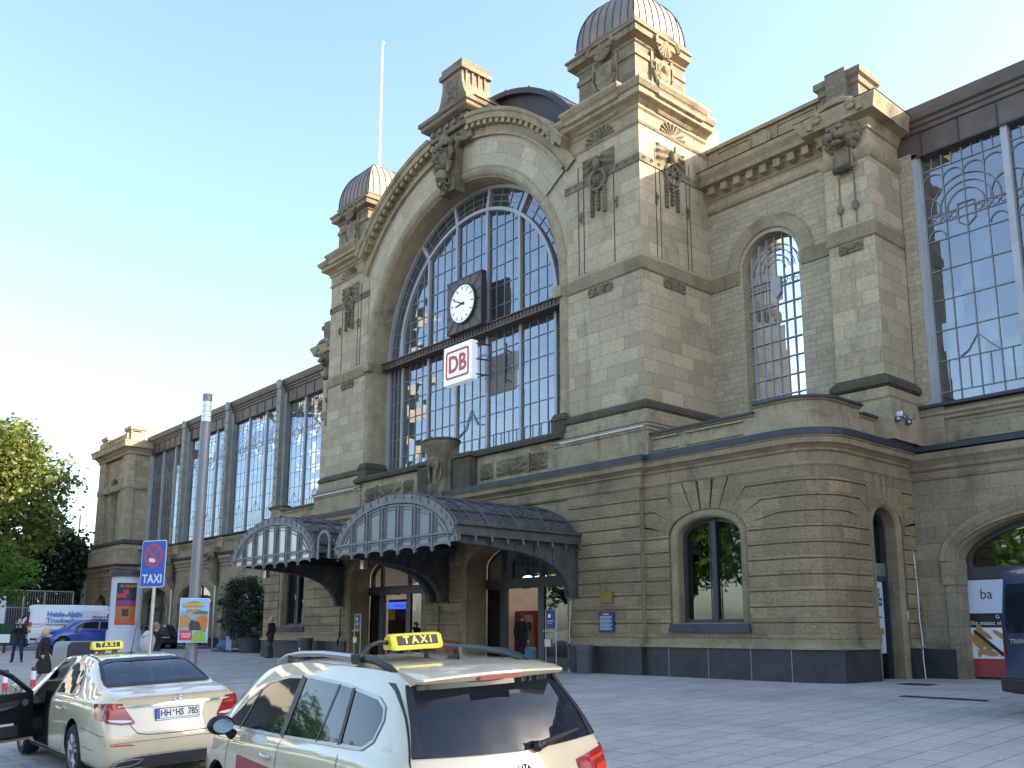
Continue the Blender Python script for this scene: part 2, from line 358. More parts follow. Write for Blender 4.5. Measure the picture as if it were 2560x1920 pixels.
def interp(x, xs, ys):
    if x <= xs[0]: return ys[0]
    for a, b, c, d in zip(xs, xs[1:], ys, ys[1:]):
        if x <= b: return c + (d - c) * (x - a) / (b - a)
    return ys[-1]
def gz(x, y):
    k = interp(x, [-45, -25], [0.35, 1.0])
    return -0.05 * k * min(15.0, max(0.0, 18 - y)) + interp(x, [-60, -40], [0.2, 0.0])
# ---------------- more mesh helpers ----------------
def esweep(mb, prof, path, fn=None, y0=0.0, flip=False, seg_uv=True):
    """moulding running in the facade plane: prof [(offset outward, depth)], path [(u,z)]"""
    fn = fn or (lambda u, z, d: (u, d, z)); rows = []; n = len(path); acc = 0; us = []
    for i, (x, z) in enumerate(path):
        if i: acc += hypot(x - path[i - 1][0], z - path[i - 1][1])
        us.append(acc); ns = []
        for a, b in ((i - 1, i), (i, i + 1)):
            if a >= 0 and b < n:
                dx, dz = path[b][0] - path[a][0], path[b][1] - path[a][1]; l = hypot(dx, dz) or 1
                ns.append((dz / l, -dx / l))
        nx = sum(q[0] for q in ns); nz = sum(q[1] for q in ns); l = hypot(nx, nz) or 1; nx /= l; nz /= l
        c = max(0.35, nx * ns[0][0] + nz * ns[0][1]); s = -1 if flip else 1
        rows.append([mb.pt(fn(x + s * nx * o / c, z + s * nz * o / c, y0 + d)) for o, d in prof])
    for i in range(n - 1):
        w = 0
        for k in range(len(prof) - 1):
            w2 = w + hypot(prof[k + 1][0] - prof[k][0], prof[k + 1][1] - prof[k][1])
            mb.f.append([rows[i][k], rows[i + 1][k], rows[i + 1][k + 1], rows[i][k + 1]])
            mb.uv[len(mb.f) - 1] = [(us[i], w), (us[i + 1], w), (us[i + 1], w2), (us[i], w2)]; w = w2
    mb.f.append(rows[0][:]); mb.f.append(rows[-1][::-1])
def arcpts(cx, cz, rx, rz, a0, a1, n): return [(cx + rx * cos(a0 + (a1 - a0) * k / n), cz + rz * sin(a0 + (a1 - a0) * k / n)) for k in range(n + 1)]
def archpath(cx, hw, zs, rise, zb, n=24): return [(cx + hw, zb)] + arcpts(cx, zs, hw, rise, 0, pi, n) + [(cx - hw, zb)]
def archwall(mb, x0, x1, z0, z1, cx, hw, zs, rise, y0, y1, fn=None, zb=None, n=24, uvscale=1):
    """wall with one arched opening, cut into convex strips so it shades cleanly"""
    fn = fn or (lambda u, z, d: (u, d, z)); zb = z0 if zb is None else zb
    mb.prism([(x0, z0), (cx - hw, z0), (cx - hw, z1), (x0, z1)], y0, y1, fn)
    mb.prism([(cx + hw, z0), (x1, z0), (x1, z1), (cx + hw, z1)], y0, y1, fn)
    if zb > z0: mb.prism([(cx - hw, z0), (cx + hw, z0), (cx + hw, zb), (cx - hw, zb)], y0, y1, fn)
    A = arcpts(cx, zs, hw, rise, pi, 0, n)
    for a, b in zip(A, A[1:]): mb.prism([a, b, (b[0], z1), (a[0], z1)], y0, y1, fn)
ZJ = [0.98, 1.36, 1.73, 2.10, 2.47, 2.84, 3.21, 3.58, 3.95, 4.31, 4.67, 5.02]
def blk(mb, back, poly, fn, y, proud=0.06, gap=0.032):
    """one rock-faced block with a groove above it"""
    zt = max(p[1] for p in poly)
    back.prism(poly, y, y + 0.45, fn)
    cx = sum(p[0] for p in poly) / len(poly); cz = sum(p[1] for p in poly) / len(poly)
    q = []
    for u, z in poly:
        q.append((u, z - gap if abs(z - zt) < 1e-4 else z))
    mb.prism(q, y - proud, y, fn)
def slices(u0, u1, cuts): return [u0] + [c for c in cuts if u0 < c < u1] + [u1]
def rust_rect(mb, back, u0, u1, fn, y, z0=0.98, z1=5.02, cuts=()):
    for a, b in zip(ZJ, ZJ[1:]):
        if a < z0 - .01 or b > z1 + .01: continue
        us = slices(u0, u1, cuts)
        for p, q in zip(us, us[1:]): blk(mb, back, [(p, a), (q, a), (q, b), (p, b)], fn, y)
def rust_arch(mb, back, u0, u1, uc, hw, zs, rise, zb, fn, y, bends, rad):
    """courses that turn down onto an arch: bends [(joint z, angle)] for one side, rad angles of the fan"""
    for a, b in zip(ZJ, ZJ[1:]):
        if b <= zb + .01: blk(mb, back, [(u0, a), (u1, a), (u1, b), (u0, b)], fn, y)
    P = lambda t: (uc + hw * cos(t), zs + rise * sin(t))
    def radial(t, z):
        p = P(t); s = (z - p[1]) / max(.15, sin(t)); return (p[0] + cos(t) * s, z)
    for sgn in (-1, 1):
        e = u0 if sgn < 0 else u1
        T = (lambda t: pi - t) if sgn < 0 else (lambda t: t)
        prev = None
        for a, b in zip(ZJ, ZJ[1:]):
            if b <= zb + .01: continue
            def joint(z):
                for zz, t in bends:
                    if abs(zz - z) < .01: return [(e, z), radial(T(t), z), P(T(t))], t
                return [(e, z), (uc + sgn * hw, min(z, zs))] if z <= zs + .02 else None, 0.0
            A, ta = joint(a); t_top = rad[0]
            if b > 5.0: B, tb = [(e, b), radial(T(t_top), b), P(T(t_top))], t_top
            else: B, tb = joint(b)
            if A is None or B is None: continue
            mid = [P(T(ta + (tb - ta) * k / 4)) for k in range(1, 4)] if tb > ta else []
            poly = A + mid + B[::-1]
            cl = []
            for p in poly:
                if not cl or hypot(p[0] - cl[-1][0], p[1] - cl[-1][1]) > 1e-4: cl.append(p)
            blk(mb, back, cl if sgn > 0 else cl[::-1], fn, y)
    R = rad + [pi - t for t in rad[::-1] if abs(t - pi / 2) > .01]
    for t0, t1 in zip(R, R[1:]):
        a, b = t0 + 0.02, t1 - 0.02
        blk(mb, back, [radial(a, 5.02), P(a), P((a + b) / 2), P(b), radial(b, 5.02)][::-1], fn, y)

# ---------------- ground ----------------
def paving(name, c1, c2, bw, bh, mortar, mcol, rough=0.75):
    m, nt, b = new_mat(name); g = N(nt, 'ShaderNodeNewGeometry'); mp = N(nt, 'ShaderNodeMapping')
    mp.inputs['Rotation'].default_value = (0, 0, pi / 2); L(nt, g.outputs['Position'], mp.inputs['Vector'])
    br = N(nt, 'ShaderNodeTexBrick'); br.inputs['Scale'].default_value = 1; br.inputs['Brick Width'].default_value = bw
    br.inputs['Row Height'].default_value = bh; br.inputs['Mortar Size'].default_value = mortar; br.inputs['Mortar Smooth'].default_value = 0.2
    br.offset = 0.37; br.offset_frequency = 3; br.squash = 1
    br.inputs['Color1'].default_value = (*c1, 1); br.inputs['Color2'].default_value = (*c2, 1); br.inputs['Mortar'].default_value = (*mcol, 1)
    L(nt, mp.outputs[0], br.inputs['Vector'])
    n1 = N(nt, 'ShaderNodeTexNoise'); n1.inputs['Scale'].default_value = 0.35; n1.inputs['Detail'].default_value = 9; n1.inputs['Roughness'].default_value = 0.7
    L(nt, g.outputs['Position'], n1.inputs['Vector'])
    r1 = N(nt, 'ShaderNodeMapRange'); r1.inputs['From Min'].default_value = 0.35; r1.inputs['From Max'].default_value = 0.7; r1.inputs['To Min'].default_value = 0.74; r1.inputs['To Max'].default_value = 1.12
    L(nt, n1.outputs[0], r1.inputs[0])
    n2 = N(nt, 'ShaderNodeTexNoise'); n2.inputs['Scale'].default_value = 22; n2.inputs['Detail'].default_value = 4; L(nt, g.outputs['Position'], n2.inputs['Vector'])
    r2_ = N(nt, 'ShaderNodeMapRange'); r2_.inputs['From Min'].default_value = 0.3; r2_.inputs['From Max'].default_value = 0.7; r2_.inputs['To Min'].default_value = 0.9; r2_.inputs['To Max'].default_value = 1.1
    L(nt, n2.outputs[0], r2_.inputs[0])
    mu = N(nt, 'ShaderNodeMath', operation='MULTIPLY'); L(nt, r1.outputs[0], mu.inputs[0]); L(nt, r2_.outputs[0], mu.inputs[1])
    # dark gum spots and small stains
    vo = N(nt, 'ShaderNodeTexVoronoi'); vo.inputs['Scale'].default_value = 1.3; L(nt, g.outputs['Position'], vo.inputs['Vector'])
    vr = N(nt, 'ShaderNodeMapRange'); vr.inputs['From Min'].default_value = 0.022; vr.inputs['From Max'].default_value = 0.035; vr.inputs['To Min'].default_value = 0.45; vr.inputs['To Max'].default_value = 1.0
    L(nt, vo.outputs['Distance'], vr.inputs[0]); m2 = N(nt, 'ShaderNodeMath', operation='MULTIPLY'); L(nt, mu.outputs[0], m2.inputs[0]); L(nt, vr.outputs[0], m2.inputs[1])
    sc = N(nt, 'ShaderNodeVectorMath', operation='SCALE'); L(nt, br.outputs['Color'], sc.inputs[0]); L(nt, m2.outputs[0], sc.inputs['Scale'])
    L(nt, sc.outputs[0], b.inputs['Base Color']); b.inputs['Roughness'].default_value = rough
    bp = N(nt, 'ShaderNodeBump'); bp.inputs['Strength'].default_value = 0.5; bp.inputs['Distance'].default_value = 0.006; bp.invert = True
    L(nt, br.outputs['Fac'], bp.inputs['Height']); L(nt, bp.outputs[0], b.inputs['Normal'])
    return m
PAVE = paving('plaza_pavers', (0.43, 0.395, 0.355), (0.50, 0.46, 0.41), 0.72, 0.46, 0.009, (0.13, 0.13, 0.13))
BEIG = paving('beige_kerb_pavers', (0.36, 0.32, 0.27), (0.31, 0.28, 0.24), 0.4, 0.3, 0.006, (0.12, 0.11, 0.1))
ASPH = plain('asphalt', (0.06, 0.06, 0.064), 0.85, var=0.25, vscale=1.2, bump=0.3, bscale=60)
KERB = plain('granite_kerb', (0.33, 0.33, 0.32), 0.7, var=0.15, vscale=4)
def sheet(name, xs, ys, mat, dz=0.0, kind='structure', keep=None):
    mb = MB(); idx = {}
    for j, y in enumerate(ys):
        for i, x in enumerate(xs): idx[i, j] = mb.pt((x, y, gz(x, y) + dz))
    for j in range(len(ys) - 1):
        for i in range(len(xs) - 1):
            if keep and not keep((xs[i] + xs[i + 1]) / 2, (ys[j] + ys[j + 1]) / 2): continue
            mb.f.append([idx[i, j], idx[i + 1, j], idx[i + 1, j + 1], idx[i, j + 1]])
    o = mb.build(name, mat, smooth=True); o['kind'] = kind; return o
XS = [-900, -300, -150, -120] + [-110 + 2.5 * k for k in range(61)] + [60, 120, 400, 900]
YS = [-900, -300, -120, -60, -30, -10, 0, 3] + [4 + 1.0 * k for k in range(24)] + [30, 45, 80, 150, 400, 900]
struct(sheet('plaza_pavement', XS, YS, PAVE))
sheet('street', [-900, -200, -100, -60, -45, -25, 0, 40, 400], [-30, -20, -10, 0.0, 1.2], ASPH, 0.006)
def strip(name, pts, w, mat, dz, h=0.0):
    mb = MB()
    for (x0, y0), (x1, y1) in zip(pts, pts[1:]):
        n = max(1, int(hypot(x1 - x0, y1 - y0) / 2)); dx, dy = x1 - x0, y1 - y0; l = hypot(dx, dy); nx, ny = -dy / l * w, dx / l * w
        for k in range(n):
            a, b = k / n, (k + 1) / n; A = (x0 + dx * a, y0 + dy * a); B = (x0 + dx * b, y0 + dy * b)
            q = [A, B, (B[0] + nx, B[1] + ny), (A[0] + nx, A[1] + ny)]
            top = [(p[0], p[1], gz(*p) + dz + h) for p in q]; mb.poly(top)
            if h:
                bot = [(p[0], p[1], gz(*p) - 0.05) for p in q]
                for i in range(4): mb.poly([bot[i], bot[(i + 1) % 4], top[(i + 1) % 4], top[i]])
    o = mb.build(name, mat); o['kind'] = 'structure'; return o
strip('kerb_strip', [(-60, 2.55), (20, 2.55)], 0.42, BEIG, 0.008)
strip('street_kerb', [(-60, 1.2), (30, 1.2)], 0.18, KERB, 0.0, 0.03)
mb = MB()
rx = [(-52, 13.6), (-60, 15.3), (-80, 18.4), (-110, 22.5)]
for (x0, y0), (x1, y1) in zip(rx, rx[1:]):
    for k in range(6):
        for j in range(4):
            a, b = k / 6, (k + 1) / 6; A0 = y0 + (y1 - y0) * a; A1 = y0 + (y1 - y0) * b; xa, xb = x0 + (x1 - x0) * a, x0 + (x1 - x0) * b
            p = [(xa, A0 + 4 * j), (xb, A1 + 4 * j), (xb, A1 + 4 * j + 4), (xa, A0 + 4 * j + 4)]
            p = [(x, min(y, 23.0 if x > -76 else 99)) for x, y in p]
            if p[2][1] - p[1][1] > .01 or p[3][1] - p[0][1] > .01: mb.poly([(x, y, gz(x, y) + 0.012) for x, y in p])
mb.build('station_road', ASPH)['kind'] = 'structure'
strip('road_kerb', rx, -0.16, KERB, 0.0, 0.06)
strip('paving_strip', [(-24.9, 1.5), (-24.9, 17.9)], 0.09, DARKF, 0.006)
GRAT = plain('rusty_grating', (0.055, 0.045, 0.038), 0.8, bump=0.8, bscale=60)
def grate(x0, x1, y0, y1, lab):
    mb = MB(); mb.box(x0, x1, y0, y1, gz(x0, y0) - .02, gz(x0, y0) + 0.006); r = mb.build('floor_grate', GRAT)
    mb = MB()
    for k in range(int((x1 - x0) / .06)): mb.box(x0 + .06 * k, x0 + .06 * k + .02, y0 + .02, y1 - .02, gz(x0, y0) + 0.0065, gz(x0, y0) + 0.016)
    mb.build('grate_bars', GRAT, r); tag(r, lab, 'grate', 'floor grates by the corner')
grate(-8.5, -6.92, 16.98, 17.5, 'larger rusty floor grate in the paving, nearer the dark van')
grate(-10.05, -9.35, 20.0, 20.6, 'smaller rusty floor grate close to the shop door corner')

# ---------------- the station ----------------
CX = -25.3
ST = thing('station_building', 'sandstone railway station with a tall arched window between two domed towers', 'building', (CX, 19, 0))
mirx = lambda x: 2 * CX - x
def both(fn):
    """call a builder once for the right half and once mirrored"""
    for mir in (False, True): fn((lambda u, z, d: (mirx(u), d, z)) if mir else (lambda u, z, d: (u, d, z)), mir)
UE = -11.9 + 0.9 * pi / 2
def pavfn(mir):
    def f(u, z, d):
        if u <= -11.9: x, y = u, d
        else:
            k = d - 19.05
            if u < UE: a = (u + 11.9) / 0.9; x, y = -11.9 + (0.9 - k) * sin(a), 19.95 - (0.9 - k) * cos(a)
            else: x, y = -11.0 - k, 19.95 + (u - UE)
        return (mirx(x) if mir else x, y, z)
    return f
cuts = [-11.9 + (UE + 11.9) * k / 6 for k in range(7)]
WC, WHW = -14.28, 1.22                                     # pavilion window
DC = UE + (21.88 - 19.95)                                   # side door
PYP = [(-16.35, 19.05), (-11.9, 19.05)] + [(-11.9 + .9 * sin(k * pi / 12), 19.95 - .9 * cos(k * pi / 12)) for k in range(1, 7)] + [(-11.0, 23.4)]
CORN = [(0, 4.98), (.06, 4.99), (.10, 5.04), (.10, 5.10), (.05, 5.13), (.05, 5.33), (.11, 5.37), (.11, 5.42), (.20, 5.49), (.27, 5.52), (.27, 5.65), (.31, 5.67), (.31, 5.70), (-.3, 5.70)]
CAPL = [(-.3, 5.702), (.34, 5.702), (.36, 5.86), (.02, 5.90), (-.3, 5.90)]
def mp(path, mir): return [(mirx(x), y) for x, y in path][::-1] if mir else path
def pavilion(fn0, mir):
    fn = pavfn(mir); w = MB(); bk = MB()
    rust_arch(w, bk, -16.35, -11.9, WC, WHW, 3.62, 0.62, 1.35, fn, 19.05, [(3.95, radians(12)), (4.31, radians(31)), (4.67, radians(51))], [radians(69), radians(83)])
    for a, b in zip(ZJ[1:], ZJ[2:]):
        if b > 3.6: continue
    rust_rect(w, bk, -11.9, UE, fn, 19.05, cuts=cuts)
    rust_arch(w, bk, UE, UE + 3.45, DC, 0.84, 3.72, 0.55, 0.5, fn, 19.05, [(3.95, radians(8)), (4.31, radians(30)), (4.67, radians(52))], [radians(70), radians(84)])
    wl = w.build('wall', RUST, ST, bevel=0.018); bk.build('wall_joints', LOWT, wl, base=ROOTS['station_building'])
    # base course and plinth
    m = MB(); pth = mp([(-16.35, 19.05), (-11.9, 19.05)] + [(-11.9 + .9 * sin(k * pi / 12), 19.95 - .9 * cos(k * pi / 12)) for k in range(1, 7)] + [(-11.0, 21.02)], mir)
    m.sweep([(0, 0.995), (.05, 0.97), (.06, 0.86), (.16, 0.78), (.18, 0.74), (-.3, 0.74)], pth)
    m.sweep([(0, 0.995), (.05, 0.97), (.06, 0.86), (.16, 0.78), (.18, 0.74), (-.3, 0.74)], mp([(-11.0, 22.74), (-11.0, 23.4)], mir)); m.build('base_course', LOWT, ST)
    m = MB(); pp = [(-16.35, 19.05), (-11.75, 19.05), (-11.0, 19.45), (-11.0, 21.02)]
    m.sweep([(.12, -.6), (.12, .735), (-.3, .735)], mp(pp, mir)); m.sweep([(.12, -.6), (.12, .735), (-.3, .735)], mp([(-11.0, 22.74), (-11.0, 23.4)], mir))
    pl = m.build('plinth', PLIN, ST)
    if not mir:
        m = MB()
        for x in (-15.55, -14.3, -13.05, -11.95): m.box(x - .008, x + .008, 18.925, 18.93, 0.0, .73)
        m.build('mortar_joint', MORT, pl, base=ROOTS['station_building'])
    m = MB(); m.sweep(CORN, mp(PYP, mir)); m.build('cornice', LOWT, ST)
    m = MB(); m.sweep(CAPL, mp(PYP, mir)); m.build('lead_capping', LEAD, ST)
    # parapet, raised round the corner
    m = MB(); k = MB()
    P = [(-.02, 5.88), (-.02, 6.12), (-.06, 6.14), (-.06, 6.40), (-.01, 6.42), (.03, 6.46)]
    lowp = [(-16.2, 19.05), (-12.75, 19.05)]; hi = [(-12.75, 19.05)] + PYP[1:-1] + [(-11.0, 21.1)]; lo2 = [(-11.0, 21.1), (-11.0, 23.4)]
    for path, dz in ((lowp, 0), (hi, .2), (lo2, 0)):
        pr = [(o, z + (dz if z > 5.9 else 0)) for o, z in P] + [(-.5, 6.46 + dz), (-.5, 5.88)]
        m.sweep(pr, mp(path, mir)); k.sweep([(.07, 6.46 + dz), (.08, 6.52 + dz), (-.52, 6.56 + dz), (-.52, 6.46 + dz)], mp(path, mir))
    for a, b in ((-16.0, -15.15), (-14.85, -13.1)): m.prism([(a, 6.0), (b, 6.0), (b, 6.05), (a, 6.05)], 19.03, 19.12, fn0); m.prism([(a, 6.33), (b, 6.33), (b, 6.38), (a, 6.38)], 19.03, 19.12, fn0)
    pa = m.build('parapet', TRIM, ST); k.build('coping', LEAD, pa, base=ROOTS['station_building'])
    m = MB(); fx = (lambda x: mirx(x)) if mir else (lambda x: x)
    m.box(*sorted((fx(-16.4), fx(-11.3))), 19.5, 24, 5.7, 5.95); m.build('flat_roof', ROOF, ST)
    # window
    wn = MB(); esweep(wn, [(0, .42), (0, .02), (.03, -.03), (.07, -.05), (.16, -.05), (.2, -.02), (.24, .0), (.24, .05)], archpath(WC, .98, 3.52, .5, 1.33), fn0, 19.05)
    win = wn.build('window', LOWT, ST)
    g = MB(); g.poly([fn0(u, z, 19.36) for u, z in archpath(WC, .99, 3.52, .5, 1.33)]); g.build('pane', GLSD, win, base=ROOTS['station_building'])
    f = MB(); esweep(f, [(0, .36), (0, .24), (-.09, .24), (-.09, .36)], archpath(WC, .98, 3.52, .5, 1.33), fn0, 19.05)
    f.prism([(WC - .06, 1.33), (WC + .06, 1.33), (WC + .06, 4.02), (WC - .06, 4.02)], 19.27, 19.39, fn0)
    f.prism([(WC - .98, 1.33), (WC + .98, 1.33), (WC + .98, 1.45), (WC - .98, 1.45)], 19.28, 19.4, fn0)
    for s in (-1, 1): f.prism([(WC + s * .075, 1.4), (WC + s * .10, 1.4), (WC + s * .10, 3.98), (WC + s * .075, 3.98)], 19.25, 19.27, fn0)
    f.build('frame', DARKF, win, base=ROOTS['station_building'])
    s = MB(); s.prism([(WC - 1.25, 1.12), (WC + 1.25, 1.12), (WC + 1.25, 1.17), (WC + 1.2, 1.33), (WC - 1.2, 1.33), (WC - 1.25, 1.17)], 18.92, 19.4, fn0); s.build('sill', LEAD, win, base=ROOTS['station_building'])
    # side door in the reveal
    d = MB(); esweep(d, [(0, .42), (0, .02), (.05, -.04), (.16, -.05), (.24, .0), (.24, .05)], archpath(DC, .6, 3.7, .5, 0.0), fn, 19.05)
    dr = d.build('doorway', LOWT, ST)
    f = MB(); esweep(f, [(0, .5), (0, .3), (-.08, .3), (-.08, .5)], archpath(DC, .6, 3.7, .5, 0.0), fn, 19.05)
    f.prism([(DC - .6, 2.40), (DC + .6, 2.40), (DC + .6, 2.52), (DC - .6, 2.52)], 19.38, 19.5, fn); f.build('frame', DARKF, dr, base=ROOTS['station_building'])
    f = MB(); f.prism([(DC - .6, 2.52), (DC + .6, 2.52), (DC + .6, 2.84), (DC - .6, 2.84)], 19.37, 19.45, fn); f.build('transom_panel', ALU, dr, base=ROOTS['station_building'])
    f = MB(); f.poly([fn(u, z, 19.47) for u, z in archpath(DC, .6, 3.7, .5, 0.0)]); f.build('pane', GLSD, dr, base=ROOTS['station_building'])
both(pavilion)

# front between the pavilions: piers and two wide portals under the canopy
PORT = [(-21.65, 2.4), (mirx(-21.65), 2.4)]
for u0, u1 in ((-19.15, -16.35), (-26.45, -24.15), (-34.25, mirx(-19.15))):
    w = MB(); bk = MB(); rust_rect(w, bk, u0, u1, lambda u, z, d: (u, d, z), 18.9)
    wl = w.build('wall', RUST, ST, bevel=0.016); bk.build('wall_joints', LOWT, wl)
    m = MB(); m.box(u0, u1, 18.78, 19.3, -.6, .735); m.build('plinth', PLIN, ST)
    m = MB(); m.sweep([(0, 0.995), (.05, 0.97), (.06, 0.86), (.13, 0.78), (.13, 0.74), (-.3, 0.74)], [(u0, 18.9), (u1, 18.9)]); m.build('base_course', LOWT, ST)
for pc, hw in PORT: m = MB(); archwall(m, pc - 2.5, pc + 2.5, 3.2, 5.02, pc, 2.43, 3.25, .85, 18.905, 19.6); m.build('portal_wall', LOWT, ST)
m = MB(); CP = [(-34.25, 19.3), (-34.25, 18.9), (-16.35, 18.9), (-16.35, 19.3)]
m.sweep(CORN, CP); m.build('cornice', LOWT, ST); m = MB(); m.sweep(CAPL, CP); m.build('lead_capping', LEAD, ST)
for pc, hw in PORT:
    d = MB(); esweep(d, [(0, .9), (0, .1), (-.02, .04), (.05, -.04), (.2, -.06), (.3, -.02), (.36, .03)], archpath(pc, 2.4, 3.25, .8, 0.0), None, 18.9)
    dr = d.build('portal', LOWT, ST); B = ROOTS['station_building']
    f = MB(); Y = 19.85
    esweep(f, [(0, .95), (0, .8), (-.1, .8), (-.1, .95)], archpath(pc, 2.4, 3.25, .8, 0.0), None, 19.05)
    f.box(pc - 2.4, pc + 2.4, Y - .1, Y + .12, 2.52, 2.84)
    for x in (-1.55, .3): f.box(pc + x - .14, pc + x + .14, Y - .05, Y + .09, 0, 2.52); f.box(pc + x - .07, pc + x + .07, Y - .05, Y + .05, 2.84, 4.0)
    f.box(pc - 2.4, pc - 1.55, Y - .02, Y + .05, 0, .1); f.box(pc + .3, pc + 2.4, Y - .02, Y + .05, 0, .1)
    f.box(pc + 2.0, pc + 2.4, Y - .03, Y + .06, 0, 2.52) if False else None
    f.build('door_frame', DARKF, dr, base=B)
    g = MB()
    g.box(pc - 2.4, pc - 1.69, Y, Y + .015, .1, 2.52); g.box(pc + .44, pc + 2.4, Y, Y + .015, .1, 2.52); g.poly([(u, Y + .02, z) for u, z in arcpts(pc, 3.25, 2.4, .8, 0, pi, 20) + [(pc - 2.4, 2.84), (pc + 2.4, 2.84)]])
    g.build('door_glass', GLSD, dr, base=B)
    g = MB(); g.box(pc - .5, pc - .2, Y - .14, Y - .08, 2.49, 2.56); g.build('door_sensor', BLACK, dr, base=B)

# lower parapet below the great window, with its carved frieze
def carve(seed, fr=2.2, sym=True):
    def h(u, v):
        uu = abs(u - .5) * 2 if sym else u
        e = min(1, min(u, 1 - u, v, 1 - v) * 14)
        a = noise.noise(Vector((uu * fr * 2.2 + seed, v * fr * 2 + seed * 3, 0)))
        fan = sin(atan2(v - .1, uu - .15) * 11 + 2 * a); q = .45 + .45 * fan * (1 if hypot(uu - .15, v - .1) < .95 else .2) + .5 * a
        return max(0, min(1, q)) * e
    return h
m = MB(); m.box(-31.2, -19.4, 18.95, 19.5, 5.88, 6.92); pa = m.build('parapet', TRIM, ST); B = ROOTS['station_building']
m = MB(); m.sweep([(.02, 6.88), (.16, 6.9), (.18, 7.02), (.02, 7.14), (-1.3, 7.16), (-1.3, 6.88)], [(-31.2, 18.95), (-19.4, 18.95)]); m.build('window_sill', SOOT, pa, base=B)
for s in (1, -1):
    m = MB()
    for a, b, sd in ((4.45, 5.2, 1), (1.95, 2.6, 5), (2.75, 4.3, 9)):
        x0, x1 = sorted((CX + s * a, CX + s * b)); m.relief(x0, x1, 6.06, 6.62, 18.945, carve(sd), .10, 36, 20)
    m.box(*sorted((CX + s * 4.33, CX + s * 4.42)), 18.88, 18.96, 6.05, 6.66); m.build('frieze_relief', CARV, pa, smooth=40)
for x0, x1 in ((-26.55, -25.95), (-24.45, -23.55)): m = MB(); m.box(x0, x1, 18.62, 19.1, 5.86, 6.9); m.tbox(x0 - .06, x1 + .06, 18.56, 19.16, 6.92, 7.07, 0, .04); m.build('pedestal_block', SOOT, pa)
# herm: shell capital, face, hanging drapery
m = MB(); hx, hy = -25.3, 18.72
m.lathe([(0, 5.6), (.36, 5.6), (.38, 6.1), (.34, 6.5), (.36, 6.75), (.42, 6.9), (.44, 7.05), (.56, 7.2), (.68, 7.42), (.76, 7.56), (.76, 7.6)], hx, hy, 28, sy=.8)
for k in range(11):
    a = radians(-170 + 16 * k); m.tube([(hx + .32 * cos(a), hy + .26 * sin(a), 7.0), (hx + .48 * cos(a), hy + .40 * sin(a), 7.25), (hx + .68 * cos(a), hy + .56 * sin(a), 7.52)], [.03, .045, .06], 6)
m.ball((hx, hy - .28, 6.92), .19, 12, (0.9, .8, 1.25), .12, 4)          # face
m.ball((hx, hy - .47, 6.9), .05, 6, (.7, 1, 1.4)); m.ball((hx - .07, hy - .42, 6.97), .035, 6); m.ball((hx + .07, hy - .42, 6.97), .035, 6)
for s in (-1, 1):
    m.tube([(hx + s * .16, hy - .3, 7.05), (hx + s * .24, hy - .33, 6.8), (hx + s * .2, hy - .36, 6.5), (hx + s * .13, hy - .38, 6.25)], [.06, .085, .07, .03], 8)
    m.tube([(hx + s * .27, hy - .2, 6.9), (hx + s * .33, hy - .22, 6.55), (hx + s * .26, hy - .26, 6.2)], [.05, .07, .03], 8)
    m.box(hx + s * .2 - .03, hx + s * .2 + .03, hy - .36, hy - .2, 5.62, 6.3)
for k in range(5): m.box(hx - .18 + .09 * k - .02, hx - .18 + .09 * k + .02, hy - .41 + .01 * (k % 2), hy - .3, 5.62, 6.15)
m.box(hx - .52, hx + .56, 18.72, 19.0, 5.88, 7.1); m.tbox(hx - .6, hx + .64, 18.66, 19.02, 7.1, 7.45, .08, 0)
hm = m.build('herm_figure', CARV, pa, smooth=50, base=B)
m = MB(); m.lathe([(0, 7.60), (.76, 7.60), (.80, 7.66), (.72, 7.72), (0, 7.74)], hx, hy, 28, sy=.8); m.build('herm_cap', SOOT, pa, base=B)

# ---------------- towers ----------------
def ring_ornament(m, fx, y, cx, cz, r, wheel=False):
    """fx(u,z,d): wreath or winged wheel with wings above and festoons below"""
    n = 28; pts = [fx(cx + r * cos(2 * pi * k / n), cz + r * sin(2 * pi * k / n), y - .07) for k in range(n + 1)]; m.tube(pts, .065 if not wheel else .05, 7, False)
    if wheel:
        for k in range(8): a = pi * k / 4; m.tube([fx(cx, cz, y - .09), fx(cx + r * cos(a), cz + r * sin(a), y - .07)], .022, 5)
        m.tube([fx(cx + .8 * r * cos(t), cz - r * .9 + .6 * r * sin(t), y - .08) for t in [pi + pi * k / 10 for k in range(11)]], .035, 6)
        for a in (.2, .55): m.tube([fx(cx - .1 + .1 * a, cz + r, y - .1), fx(cx + .05, cz + r + .35, y - .16), fx(cx + .12, cz + r + .5 + a * .2, y - .1)], .05, 6)
    else:
        m.relief(cx - r * .7, cx + r * .7, cz - r * .7, cz + r * .7, y - .03, carve(3, 3), .09, 18, 18, fn=fx)
